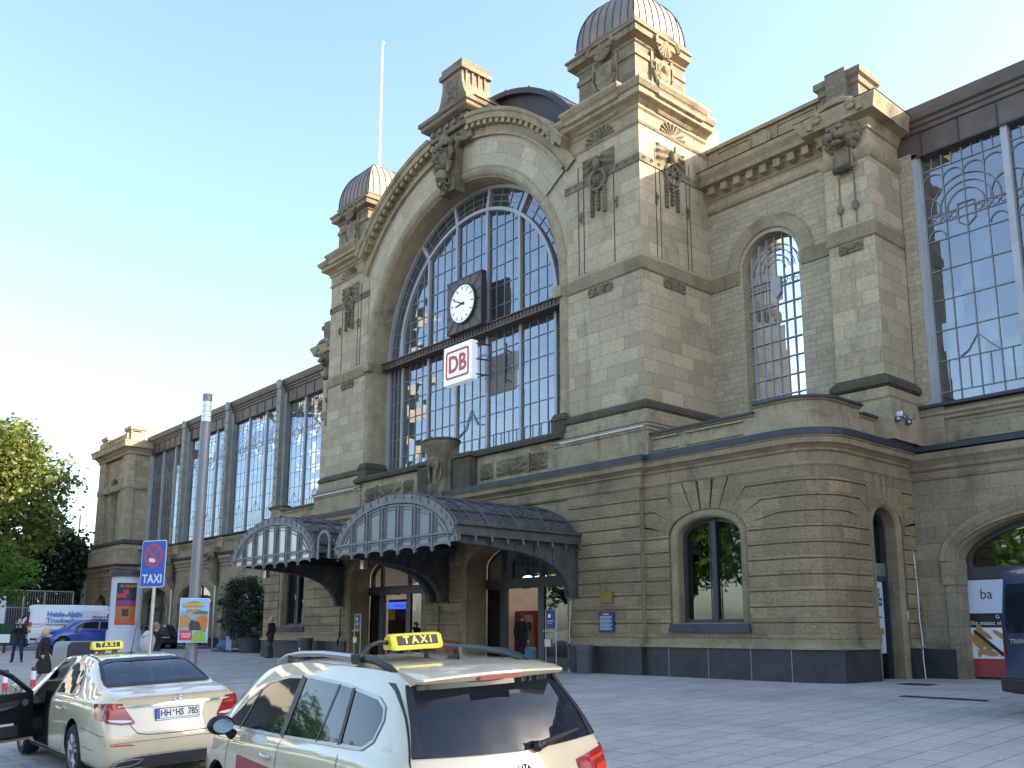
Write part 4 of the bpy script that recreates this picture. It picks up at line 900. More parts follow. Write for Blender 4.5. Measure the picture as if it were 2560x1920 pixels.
    m.sweep([(0, 15.32), (.06, 15.35), (.03, 15.5), (0, 15.52)], fp); m.sweep([(0, 15.9), (.05, 15.93), (.06, 16.1), (.14, 16.16), (.14, 16.34), (0, 16.38), (-.5, 16.38)], fp)
    m.prism([(cm - .28, 15.7), (cm - .22, 15.45), (cm, 15.35), (cm + .22, 15.45), (cm + .28, 15.7), (cm + .3, 16.42), (cm - .3, 16.42)], 21.76, 21.98, fx)
    m.build('pier_finial', ASHD, pr, base=B)
    m = MB(); xx = [mirx(x) if mir else x for x in (-12.1, -10.78)]; m.box(*sorted((mirx(-16.6) if mir else -16.6, xx[1])), 22.9, 24.0, 15.0, 15.3); m.build('flat_roof', ROOF, ST)
both(linkbay)

# ---------------- hall wings ----------------
BAY = 7.05; YW, YG2 = 23.4, 23.95
def tracery_panel(m, x0, x1, y, detail=True):
    w = x1 - x0; n = 4; dx = w / n; zb, zt = 6.95, 13.95
    b = lambda a, c, e, f: m.box(a, c, y - .02, y, e, f)
    for k in range(n + 1):
        x = x0 + dx * k; b(x - .014, x + .014, zb, zt)
    for z in (7.35, 8.2, 9.03, 9.87, 10.7, 11.55, 13.62): b(x0, x1, z - .014, z + .014)
    if not detail: return
    for k in range(2 * n): x = x0 + dx * (k + .5) / 1 if k < n else 0; (b(x - .011, x + .011, 7.35, 8.2), b(x - .011, x + .011, 13.62, zt)) if k < n else None
    cx = (x0 + x1) / 2
    b(x0, x1, 12.02, 12.05); b(x0, x1, 12.26, 12.29)
    T = lambda pts, r=.015: m.tube([(px, y - .02, pz) for px, pz in pts], r, 4, False)
    for r in (.5, .72, .94): T(arcpts(cx, 12.3, r * w / 2.2, r * w / 2.2, 0, pi, 14))
    for k in range(n): T(arcpts(x0 + dx * (k + .5), 13.25, dx / 2, .22, 0, pi, 8))
    for s_ in (-1, 1): T(arcpts(x0 if s_ > 0 else x1, 12.3, .42, .55, (0 if s_ > 0 else pi / 2), (pi / 2 if s_ > 0 else pi), 7)); T(arcpts(cx + s_ * dx * 1.5, 11.62, dx / 2.4, .22, 0, pi, 8))
    T([(cx - .22, 12.4), (cx + .22, 12.4), (cx + .22, 11.9), (cx, 11.72), (cx - .22, 11.9), (cx - .22, 12.4)], .02)
    T([(x0 + dx, 8.2), (x0 + 1.5 * dx, 8.35), (cx, 8.75), (x0 + 2.5 * dx, 8.45), (x0 + 3 * dx, 8.2)], .018)
    for k in range(10):
        x = x0 + w * (k + .5) / 10
        if abs(x - cx) > .26: T([(x + .09 * cos(t), 12.155 + .09 * sin(t)) for t in [.9 * q for q in range(8)]], .013)
def wing(xa, xb, posts, facing_right):
    """xa..xb of hall wall, posts = x of bay boundaries"""
    B = ROOTS['station_building']
    lo, hi = min(xa, xb), max(xa, xb)
    for i, (p, q) in enumerate(zip(posts, posts[1:])):
        c = (p + q) / 2; H = 3.08 if facing_right else 2.55
        e0, e1 = (lo if i == 0 else p), (hi if i == len(posts) - 2 else q)
        m = MB(); archwall(m, e0, e1, 0.72, 5.0, c, H + .18, 2.85, 1.22, YW, YW + .7)
        m.build('arcade_wall', HALL, ST)
        m = MB(); m.box(e0, c - H - .18, YW - .08, YW + .7, -.4, .72); m.box(c + H + .18, e1, YW - .08, YW + .7, -.4, .72); m.build('plinth', PLIN, ST)
        m = MB(); esweep(m, [(0, .6), (0, .2), (.04, .1), (.1, .1), (.14, .0), (.2, -.04), (.42, -.06), (.46, .0), (.46, .03)], archpath(c, H, 2.85, 1.16, 0.0, 28)[1:-1], None, YW)
        m.box(c - H - .3, c - H, YW - .06, YW + .6, 0, 2.3); m.box(c + H, c + H + .3, YW - .06, YW + .6, 0, 2.3); m.box(c - H - .36, c - H + .03, YW - .1, YW + .6, 2.3, 2.86); m.box(c + H - .03, c + H + .36, YW - .1, YW + .6, 2.3, 2.86)
        ar = m.build('arcade_arch', HALL, ST, smooth=35)
        f = MB(); esweep(f, [(0, .62), (0, .5), (-.12, .5), (-.12, .62)], archpath(c, H, 2.85, 1.16, 0.0, 28), None, YW); f.box(c - H, c + H, YW + .48, YW + .64, 2.42, 2.74); f.box(c - .06, c + .06, YW + .5, YW + .6, 0, 3.95)
        f.box(c + 1.3, c + 1.4, YW + .5, YW + .6, 0, 2.42); f.box(c - 1.4, c - 1.3, YW + .5, YW + .6, 0, 2.42)
        f.build('shopfront_frame', DARKF, ar, base=B)
        g = MB(); g.poly([(u, YW + .58, z) for u, z in archpath(c, H, 2.85, 1.16, 0.0, 28)]); g.build('shopfront_glass', GLSD, ar, base=B)
    m = MB(); pth = [(lo, YW), (hi, YW)]
    m.sweep([(0, 4.98), (.05, 5.0), (.08, 5.1), (.02, 5.14), (.02, 5.2), (.1, 5.26), (.12, 5.34), (.24, 5.5), (.26, 5.66), (-.2, 5.70)], pth)
    m.box(lo, hi, YW + .05, YW + .6, 5.70, 6.84)
    m.sweep([(-.05, 6.5), (.03, 6.54), (.03, 6.6), (.1, 6.66), (.1, 6.74), (-.2, 6.78)], pth)
    for p, q in zip(posts, posts[1:]):
        for a, b in ((p + .75, p + 2.55), (p + 2.75, q - 2.75), (q - 2.55, q - .75)):
            esweep(m, [(0, 0), (0, -.03), (.035, -.04), (.05, 0)], [(b, 5.96), (b, 6.42), (a, 6.42), (a, 5.96), (b, 5.96)], None, YW + .05)
    for p in posts: m.box(p - .45, p + .45, YW - .05, YW + .5, 5.72, 6.85)
    m.build('hall_cornice', HALL, ST)
    m = MB(); m.sweep([(-.2, 5.702), (.3, 5.702), (.32, 5.84), (.0, 5.9), (-.2, 5.9)], pth); m.sweep([(-.3, 6.86), (.14, 6.86), (.15, 6.93), (-.1, 7.0), (-.7, 7.02)], pth); m.build('lead_capping', LEAD, ST)
    # glazed upper bays
    for i, (p, q) in enumerate(zip(posts, posts[1:])):
        x0, x1 = p + .1, q - .1; g = MB(); g.poly([(x0, YG2, 6.95), (x1, YG2, 6.95), (x1, YG2, 14.05), (x0, YG2, 14.05)]); gw = g.build('hall_window', GLS, ST)
        m = MB(); w3 = (x1 - x0) / 3
        for k in range(4): x = x0 + w3 * k; m.box(x - .085, x + .085, YG2 - .16, YG2 - .02, 6.95, 14.1)
        m.build('mullion', MULL, gw, base=B)
        m = MB()
        for k in range(3): tracery_panel(m, x0 + w3 * k + .08, x0 + w3 * (k + 1) - .08, YG2 - .01)
        m.build('tracery', LEADC, gw, base=B)
    # bay posts
    for j, p in enumerate(posts):
        end = j in (0, len(posts) - 1)
        if end:
            s_ = 1 if j == 0 else -1; m = MB(); m.box(*sorted((p - s_ * .36, p + s_ * .0)), YG2 - .25, YG2 + .2, 6.95, 14.2); m.build('brick_margin', ASHS, ST)
            m = MB(); m.box(*sorted((p + s_ * .0, p + s_ * .14)), YG2 - .22, YG2 + .1, 6.95, 14.15); m.build('window_jamb', MULL, ST); continue
        m = MB(); m.box(p - .36, p + .12, YG2 - .55, YG2 + .1, 6.9, 15.34); m.box(p + .12, p + .36, YG2 - .3, YG2 + .1, 6.9, 14.6); m.box(p - .3, p + .2, YG2 - .62, YG2 - .5, 14.9, 15.42)
        po = m.build('bay_post', STEELP, ST); m = MB()
        for k in range(13): m.box(p - .15, p - .07, YG2 - .575, YG2 - .54, 7.4 + .55 * k, 7.52 + .55 * k)
        m.build('rivet_plate', COPR, po, base=B)
    # copper fascia and eaves gutter
    m = MB(); m.box(lo, hi, YG2 - .22, YG2 + .3, 14.05, 14.72); m.sweep([(0, 14.72), (.06, 14.74), (.06, 14.86), (.12, 14.9), (.12, 15.0), (.2, 15.05), (.24, 15.22), (.26, 15.4), (-.5, 15.46)], [(lo, YG2 - .22), (hi, YG2 - .22)]); fa = m.build('eaves_fascia', COPR, ST)
    m = MB(); n = int((hi - lo) / .98)
    for k in range(n + 1): x = lo + (hi - lo) * k / n; m.box(x - .018, x + .018, YG2 - .25, YG2 - .22, 14.08, 14.72)
    m.box(lo, hi, YG2 - .235, YG2 - .2, 14.02, 14.07); m.build('fascia_seam', ROOF, fa, base=B)
STEELP = plain('post_paint', (0.30, 0.29, 0.26), 0.7, var=0.2, vscale=2)
wing(-11.08, 18.6, [-10.4 + BAY * k for k in range(5)], True)
wing(-68.8, -39.8, [-40.2 - BAY * k for k in range(4, -1, -1)], False)
# hall roof, platforms and the far side
m = MB(); n = 26; prof = [(41 + 17.2 * (2 * k / n - 1), 15.4 + 4.4 * (1 - (2 * k / n - 1) ** 2)) for k in range(n + 1)]
for a, b in zip(prof, prof[1:]): m.poly([(-69.0, a[0], a[1]), (18.8, a[0], a[1]), (18.8, b[0], b[1]), (-69.0, b[0], b[1])])
m.build('hall_roof', ROOF, ST, smooth=True)
m = MB()
for k in range(13):
    x = -68.5 + 7.05 * k; m.tube([(x, y, z - .35) for y, z in prof], .16, 4)
    for a, b in zip(prof[1::3], prof[2::3]): m.tube([(x, a[0], a[1] - .35), (x, b[0], b[1] - 1.5)], .06, 4)
for y in (29, 35, 41, 47, 53): z = 15.4 + 4.4 * (1 - ((y - 41) / 17.2) ** 2); m.box(-69, 18.8, y - .08, y + .08, z - .6, z - .3)
m.build('roof_truss', STEEL, ST)
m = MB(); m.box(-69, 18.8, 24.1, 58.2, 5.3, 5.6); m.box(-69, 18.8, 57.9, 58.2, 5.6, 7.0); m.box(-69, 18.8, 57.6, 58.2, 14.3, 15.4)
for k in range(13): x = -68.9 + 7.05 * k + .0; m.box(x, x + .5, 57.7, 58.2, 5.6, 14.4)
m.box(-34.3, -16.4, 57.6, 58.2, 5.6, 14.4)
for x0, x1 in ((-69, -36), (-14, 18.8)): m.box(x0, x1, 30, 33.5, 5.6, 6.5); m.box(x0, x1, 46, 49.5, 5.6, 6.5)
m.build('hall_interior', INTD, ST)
m = MB()
for k in range(12):
    for j in range(1, 3): x = -68.9 + 7.05 * k + .25 + 2.35 * j; m.box(x - .06, x + .06, 57.8, 57.95, 7, 14.3)
for z in (8.4, 9.8, 11.2, 12.6): m.box(-69, 18.8, 57.85, 57.9, z - .03, z + .03)
m.build('far_glazing_bars', MULL, ST)
m = MB(); m.box(-69, -34.3, 57.9, 57.92, 7, 14.3); m.box(-16.4, 18.8, 57.9, 57.92, 7, 14.3); m.build('far_glazing', GLSM, ST)
m = MB(); m.box(18.8, 19.2, 22.4, 58.2, -.2, 20.2); m.build('sun_block_wall', ASH, ST)  # unseen end wall, added to block sun entering the hall
# ground floor inside: lobby walls, floor, ceiling
m = MB(); m.box(-69, 18.8, 31.8, 32.0, -.2, 5.3); m.box(-34.2, -34.0, 19.6, 31.8, 0, 5.3); m.box(-16.6, -16.4, 19.6, 31.8, 0, 5.3); m.box(-39.6, -11.0, 24.0, 24.1, 4.2, 5.3); m.box(-34, -16.6, 19.8, 32, 4.4, 4.5)
m.box(-25.7, -24.9, 20.3, 26, 0, 4.4)
for x0, x1 in ((-16.2, -11.6), (-39.0, -34.4)): k = MB(); k.box(x0, x1, 20.4, 20.5, 0, 4.2); k.build('added_dark_panel', INTD, ST)  # unseen dark boards added to hide the bright lobby behind the pavilion windows
m.build('lobby_wall', INTR, ST)
m = MB(); [m.box(x, x + 1.4, y, y + .25, 4.3, 4.34) for x in (-32.6, -29.0, -23.4, -20.2) for y in (21.5, 25)]; m.build('ceiling_lamp', plain('ceiling_light', (.9, .88, .8), emit=(1, .93, .8), es=9.0), ST)
m = MB(); m.box(-39.7, -11.3, 20.1, 24, -.12, 0.012); m.box(-69, 18.8, 24.0, 32, -.12, 0.012); m.build('lobby_floor', ASPH, ST)
# end pavilion at the far left
def endpav():
    B = ROOTS['station_building']; X0, X1, Y0 = -75.2, -68.7, 22.4; c = (X0 + X1) / 2; F = lambda u, z, d: (u, d, z)
    w = MB(); bk = MB()
    for a, b in zip(ZJ, ZJ[1:]):
        if b < 3.2:
            for p, q in ((X0 - .4, c - 1.5), (c + 1.5, X1 + .2)): blk(w, bk, [(p, a), (q, a), (q, b), (p, b)], F, Y0 - .35)
        elif a > 3.9: blk(w, bk, [(X0 - .4, a), (X1 + .2, a), (X1 + .2, b), (X0 - .4, b)], F, Y0 - .35)
        else: blk(w, bk, [(X0 - .4, a), (c - 1.5, a), (c - 1.5, b), (X0 - .4, b)], F, Y0 - .35); blk(w, bk, [(c + 1.5, a), (X1 + .2, a), (X1 + .2, b), (c + 1.5, b)], F, Y0 - .35)
    archwall(bk, c - 1.5, c + 1.5, 0, 4.31, c, 1.3, 2.5, 1.25, Y0 - .36, Y0 + .2)
    wl = w.build('wall', RUST, ST); bk.build('wall_joints', LOWT, wl, base=B)
    g = MB(); g.poly([(u, Y0 + .1, z) for u, z in archpath(c, 1.3, 2.5, 1.25, 0)]); g.build('arch_window', GLSD, ST)
    pth = [(X0 - .4, 27), (X0 - .4, Y0 - .35), (X1 + .2, Y0 - .35), (X1 + .2, 24)]
    m = MB(); m.sweep([(q[0], q[1]) for q in CORN[:-1]], pth); m.box(X0 - .3, X1 + .1, Y0 - .25, 27, 4.9, 5.9); m.build('cornice', LOWT, ST); m = MB(); m.sweep([(0, 5.702), (.34, 5.702), (.36, 5.86), (-.3, 5.92)], pth); m.build('lead_capping', LEAD, ST)
    m = MB(); m.box(X0 - .42, X1 + .2, Y0 - .45, 24, -.3, .9); m.build('plinth', PLIN, ST)
    m = MB(); archwall(m, X0, X1, 5.9, 15.2, c, .8, 11.7, .8, Y0, Y0 + .7, zb=7.6); m.box(X0, X0 + .6, Y0 + .7, 28, 5.9, 15.2); m.box(X1 - .6, X1, Y0 + .7, 25, 5.9, 15.2); tw = m.build('end_tower', ASH, ST)
    m = MB()
    for a, b in ((X0 - .12, X0 + 1.3), (X1 - 1.3, X1 + .12)): m.box(a, b, Y0 - .2, Y0 + .3, 5.9, 14.3)
    pth = [(X0 - .12, 27), (X0 - .12, Y0 - .2), (X1 + .12, Y0 - .2), (X1 + .12, 24)]
    m.sweep([(0, 11.45), (.05, 11.5), (.05, 11.9), (0, 11.95)], pth); m.sweep([(0, 14.0), (.1, 14.05), (.12, 14.2), (.3, 14.45), (.5, 14.5), (.55, 14.8), (.62, 14.95), (-.3, 15.1)], pth)
    m.sweep([(.24, 5.9), (.24, 6.9), (.28, 7.0), (.12, 7.1), (.12, 7.3), (0, 7.32)], pth)
    for k in range(14): x = X0 + .3 + (X1 - X0 - .6) * k / 13; m.box(x - .1, x + .1, Y0 - .45, Y0, 14.25, 14.45)
    m.box(X0, X1, Y0, Y0 + .5, 15.0, 15.7); m.box(X0 - .05, X1 + .05, Y0 - .06, Y0 + .56, 15.7, 15.8)
    esweep(m, [(0, .5), (0, .1), (.1, -.06), (.3, -.06), (.34, .05)], arcpts(c, 11.7, .8, .8, 0, pi, 16), None, Y0)
    for a in (X0 - .05, X1 - 1.25): m.box(a, a + 1.3, Y0 - .15, Y0 + .9, 15.0, 15.9); m.box(a - .1, a + 1.4, Y0 - .25, Y0 + 1.0, 15.9, 16.15); m.box(a + .15, a + 1.15, Y0 - .4, Y0 - .15, 15.0, 15.6)
    m.box(X0, X1, Y0 + .2, 28, 14.6, 15.0)
    m.build('tower_trim', ASH, tw, base=B); m = MB(); m.sweep([(0, 7.325), (.12, 7.33), (.18, 7.4), (.15, 7.55), (0, 7.68)], pth); m.build('weathered_moulding', SOOT, tw, base=B)
    g = MB(); g.box(c - .8, c + .8, Y0 + .45, Y0 + .5, 7.6, 12.5); g.build('narrow_window', ASHS, tw, base=B)
endpav()
# cartouches with downpipes on the left arcade piers
for p in (-40.2 - BAY * 2, -40.2 - BAY * 3, -40.2 - BAY):
    m = MB(); m.tube([(p, YW - .02, 3.9), (p, YW - .25, 4.3), (p, YW - .34, 4.9), (p, YW - .4, 5.5)], [.16, .22, .28, .3], 12); m.ball((p, YW - .5, 5.62), .34, 12, (1, .7, .95), .15, 4)
    m.tube([(p + .22 * cos(t), YW - .75, 5.62 + .22 * sin(t)) for t in [2 * pi * k / 14 for k in range(15)]], .05, 5, False); m.box(p - .3, p + .3, YW - .45, YW, 5.86, 6.2)
    ca = m.build('pier_cartouche', CARV, ST, smooth=50); m = MB(); m.tube([(p, YW - .12, 0.05), (p, YW - .14, 4.0)], .06, 8); m.build('downpipe', ALU, ST)

# ---------------- entrance canopy ----------------
CN = thing('entrance_canopy', 'grey steel and glass porch with two barrel vaults over the station doors', 'canopy', (CX, 16.5, 3.4)); B = ROOTS['entrance_canopy']
YF = 14.3
def vault(x0, x1):
    c = (x0 + x1) / 2; hw = (x1 - x0) / 2; zs = 3.42; rise = 1.52; F = lambda u, z, d: (u, d, z)
    A = lambda r=1.0, n=30, dz=0: [(c + hw * r * cos(t), zs + dz + (rise * r) * sin(t)) for t in [pi * k / n for k in range(n + 1)]]
    # front face: outer ribbon, inner rings, glass, bottom scallops
    m = MB(); n = 40
    for k in range(n):
        p, q = pi * k / n, pi * (k + 1) / n
        P = lambda r, dz, t, y: (c + (hw - r) * cos(t), y, zs + dz + (rise - r * .9) * sin(t))
        for (ra, rb, ya, yb) in ((0, .27, YF, YF), (0, 0, YF, YF + .06), (.27, .27, YF, YF + .06)):
            if ya == yb: m.poly([P(ra, .36 * max(0, 1 - abs(cos(p)) ** 8) * 0, p, ya), P(rb, 0, p, ya), P(rb, 0, q, ya), P(ra, 0, q, ya)])
            else: m.poly([P(ra, 0, p, ya), P(ra, 0, q, ya), P(ra, 0, q, yb), P(ra, 0, p, yb)])
    fr = m.build('front_arch', STEELL, CN)
    m = MB()
    for k in range(22): t = pi * (k + .5) / 22; cx_, cz_ = c + (hw - .05) * cos(t), zs + (rise - .04) * sin(t); m.box(cx_ - .012, cx_ + .012, YF - .02, YF, cz_ - .1, cz_ + .03)
    m.build('rib_clip', STEEL, fr, base=B)
    m = MB(); Z = lambda x, r=.3: zs + (rise - r * .9) * sqrt(max(0, 1 - ((x - c) / (hw - r)) ** 2))
    zb = 3.68
    m.tube([(c + (hw - .33) * cos(t), YF + .02, zs + (rise - .32) * sin(t)) for t in [pi * k / 40 for k in range(41)]], .03, 5)
    m.tube([(c + (hw - .5) * cos(t), YF + .02, zs + (rise - .42) * sin(t)) for t in [pi * k / 40 for k in range(2, 39)]], .016, 5)
    m.box(c - hw + .12, c + hw - .12, YF - .02, YF + .05, zb - .035, zb + .03)
    m.box(c - hw + .12, c + hw - .12, YF - .0, YF + .05, zb - .1, zb - .07)
    nb = 7
    for k in range(nb + 1):
        x = c - hw + .25 + (2 * hw - .5) * k / nb
        if 0 < k < nb: m.box(x - .03, x + .03, YF - .03, YF + .05, 3.25, Z(x))
        for o in (-.14, .14):
            if 0 < k < nb: m.box(x + o - .012, x + o + .012, YF - .01, YF + .03, 3.4, Z(x + o))
    m.build('front_bars', STEELL, fr, base=B)
    g = MB(); g.poly([(x, YF + .04, z) for x, z in [(c + (hw - .3) * cos(t), zs + .02 + (rise - .29) * sin(t)) for t in [pi * k / 30 for k in range(31)]]]); g.build('frosted_pane', GLSF, fr, base=B)
    m = MB()
    for k in range(nb):
        xa = c - hw + .25 + (2 * hw - .5) * k / nb; xb = xa + (2 * hw - .5) / nb; cc = (xa + xb) / 2; r = (xb - xa) / 2
        A2 = [(cc + r * cos(t), 3.26 + .13 * sin(t)) for t in [pi * j / 8 for j in range(9)]]
        for a, b in zip(A2, A2[1:]): m.poly([(a[0], YF, a[1]), (b[0], YF, b[1]), (b[0], YF, 3.45), (a[0], YF, 3.45)])
        m.ball((xa, YF, 3.24), .028, 5)
    m.build('scalloped_valance', STEELL, fr, base=B)
    # vault: glazed panels between ribs
    m = MB(); A1 = A(1, 16)
    for a, b in zip(A1[1:-1], A1[2:-1]): m.poly([(a[0], YF + .05, a[1] + .02), (b[0], YF + .05, b[1] + .02), (b[0], 18.85, b[1] + .02), (a[0], 18.85, a[1] + .02)])
    vg = m.build('vault_glass', GLSR, CN)
    m = MB(); ny = 8
    for j in range(ny + 1):
        y = YF + .1 + (18.75 - YF) * j / ny * .99; m.tube([(x, y, z + .03) for x, z in A(1, 16)], .03 if j % 2 else .045, 5)
    for k in (3, 5, 7, 9, 11, 13): m.tube([(A1[k][0], YF, A1[k][1] + .05), (A1[k][0], 18.85, A1[k][1] + .05)], .025, 5)
    for k in range(3, 13, 1):
        for j in range(4): y = YF + .3 + j * 1.15; m.tube([(A1[k][0], y, A1[k][1] + .045), (A1[k + 1][0], y + .55, A1[k + 1][1] + .045)], .012, 4)
    m.build('vault_rib', STEEL, vg, base=B)
    for s_, x in ((1, x1), (-1, x0)): m = MB(); m.box(*sorted((x - s_ * .16, x + s_ * .0)), YF + .03, 18.88, 3.6, 3.80); m.box(*sorted((x - s_ * .3, x - s_ * .04)), YF + .03, 18.88, 3.80, 3.88); m.box(*sorted((x - s_ * .05, x + s_ * .05)), YF - .02, 18.88, 3.86, 3.92); m.build('eaves_gutter', STEEL, CN)
XA = [(-32.15, -25.95), (-24.75, -18.6)]
for a, b in XA: vault(a, b)
m = MB() # little arch joining the vaults, with a lamp box
esweep(m, [(0, .0), (0, -.04), (.1, -.04), (.1, .0)], [(-25.05, 3.35)] + arcpts(-25.35, 3.85, .3, .3, 0, pi, 10) + [(-25.65, 3.35)], None, YF); m.poly([(-25.95, YF + .5, 3.4), (-24.75, YF + .5, 3.4), (-24.75, YF + .5, 3.7), (-25.95, YF + .5, 3.7)])
m.build('valley_arch', STEELL, CN)
def bracket(x):
    m = MB(); P = [(18.85, 2.1), (18.85, 3.62), (14.55, 3.62), (14.55, 3.42), (15.6, 3.36), (16.6, 3.28), (17.4, 3.14), (17.9, 2.95), (18.25, 2.68), (18.45, 2.4), (18.55, 2.1)]
    m.prism([(y, z) for y, z in P], x - .035, x + .035, fn=lambda u, z, d: (d, u, z)); bk_ = m.build('bracket', STEEL, CN)
    m = MB(); q = P[3:] 
    for a, b in zip(q, q[1:]): m.poly([(x - .11, a[0], a[1]), (x + .11, a[0], a[1]), (x + .11, b[0], b[1]), (x - .11, b[0], b[1])])
    m.box(x - .12, x + .12, 18.82, 18.9, 2.05, 3.7); m.box(x - .12, x + .12, 14.5, 18.85, 3.62, 3.66)
    for y, z in ((15.6, 3.38), (16.5, 3.3), (17.2, 3.2), (17.9, 2.97)): m.box(x - .08, x + .08, y - .015, y + .015, z, 3.62)
    m.build('bracket_flange', STEEL, bk_, base=B)
for x in (-18.85, -25.0, -25.62, -31.85): bracket(x)
m = MB()
for x in (-24.9, -31.6): m.box(x - .1, x + .1, 15.4, 15.55, 3.06, 3.34)
m.build('porch_floodlight', ALU, CN)
# downpipes beside the portals
for x, lab in ((-18.98, 'grey downpipe on the wall at the right end of the porch'), (-25.3, 'dark downpipe on the pier between the two portals'), (-31.75, 'downpipe by the left end of the porch')):
    m = MB(); m.tube([(x, 18.74, 2.0), (x, 18.74, .95), (x + .04, 18.64, .8), (x + .02, 18.66, gz(x, 18.7))], .045, 8); tag(m.build('downpipe', ALU if x > -20 else STEEL, smooth=50), lab, 'drainpipe', 'downpipes by the portals')

# ---------------- clock and signs on the facade ----------------
CK = thing('station_clock', 'round white clock on a square brown panel in the great arched window', 'clock', (-25.1, 19.5, 11.9)); B = ROOTS['station_clock']
m = MB(); m.box(-26.0, -24.0, 19.42, 19.62, 11.85, 13.82); m.build('case', COPR, CK)
m = MB()
for a in [2 * pi * k / 16 for k in range(16)]:
    c, s_ = cos(a), sin(a); r = min(.98 / max(abs(c), .01), .96 / max(abs(s_), .01)); m.tube([(-25.0 + .76 * c, 19.41, 12.83 + .76 * s_), (-25.0 + r * c, 19.41, 12.83 + r * s_)], .012, 4)
m.box(-24.0, -23.97, 19.4, 19.64, 11.85, 13.84); m.box(-26.02, -23.97, 19.4, 19.64, 13.82, 13.86); m.build('case_joint', DARKF, CK)
m = MB(); m.ring(-25.0, 12.83, .70, .75, 0, 2 * pi, 19.32, 19.42, 40); m.build('dial_rim', DARKF, CK)
CKW = plain('clock_dial_white', (0.85, 0.87, 0.88), 0.4, emit=(0.8, 0.86, 0.9), es=0.12)
m = MB(); m.prism([(-25.0 + .71 * cos(t), 12.83 + .71 * sin(t)) for t in [2 * pi * k / 48 for k in range(48)]], 19.34, 19.4); m.build('dial', CKW, CK)
m = MB()
for k in range(12):
    a = pi * k / 6; c, s_ = cos(a), sin(a); m.prism([(-25.0 + c * r - s_ * q, 12.83 + s_ * r + c * q) for r, q in ((.5, -.02), (.5, .02), (.64, .02), (.64, -.02))], 19.33, 19.341)
for k in range(60): a = pi * k / 30; m.prism([(-25.0 + cos(a) * r - sin(a) * q, 12.83 + sin(a) * r + cos(a) * q) for r, q in ((.62, -.006), (.62, .006), (.65, .006), (.65, -.006))], 19.33, 19.341)
m.build('hour_mark', BLACK, CK)
for ang, l, w_ in ((radians(90 - 262), .38, .045), (radians(90 - 296), .56, .03)):   # about a quarter to nine
    m = MB(); c, s_ = cos(ang), sin(ang); m.prism([(-25.0 + c * r - s_ * q, 12.83 + s_ * r + c * q) for r, q in ((-.14, -w_), (-.14, w_), (l, w_ * .8), (l, -w_ * .8))][::-1], 19.325, 19.331); m.build('clock_hand', DARKF, CK)
DBS = thing('railway_logo_sign', 'square white sign with red letters DB in a red rounded frame', 'sign', (-24.8, 19.2, 10)); SW = plain('sign_white', (0.86, 0.87, 0.9), 0.35, emit=(0.85, 0.88, 0.95), es=0.1)
m = MB(); m.box(-25.6, -23.98, 19.0, 19.28, 9.76, 11.18); m.build('sign_box', SW, DBS, bevel=.02)
m = MB(); [m.tube([(-24.0, 19.2, z), (-23.82, 19.75, z)], .03, 6) for z in (9.95, 10.5, 11.05)]; m.tube([(-23.82, 19.75, 9.8), (-23.82, 19.75, 11.3)], .03, 6); m.build('sign_bracket', STEEL, DBS)
DBR = plain('logo_red', (0.62, 0.06, 0.035), 0.4); m = MB(); c0, c1 = -24.79, 10.47
def rrect(cx, cz, hw, hh, r, n=6):
    out = []
    for sx, sz, a in ((1, 1, 0), (-1, 1, 90), (-1, -1, 180), (1, -1, 270)):
        for k in range(n + 1): t = radians(a + 90 * k / n); out.append((cx + sx * (hw - r) + r * cos(t), cz + sz * (hh - r) + r * sin(t)))
    return out
O = rrect(c0, c1, .66, .52, .12); I = rrect(c0, c1, .585, .445, .07)
for k in range(len(O)): a, b, c, d = O[k], O[(k + 1) % len(O)], I[(k + 1) % len(I)], I[k]; m.prism([a, b, c, d], 18.985, 19.0)
m.build('logo_frame', DBR, DBS)
text('logo_letters', 'DB', .86, DBR, facing(c0, 18.99, c1 - .02), DBS, .008, .022, sx=.92)
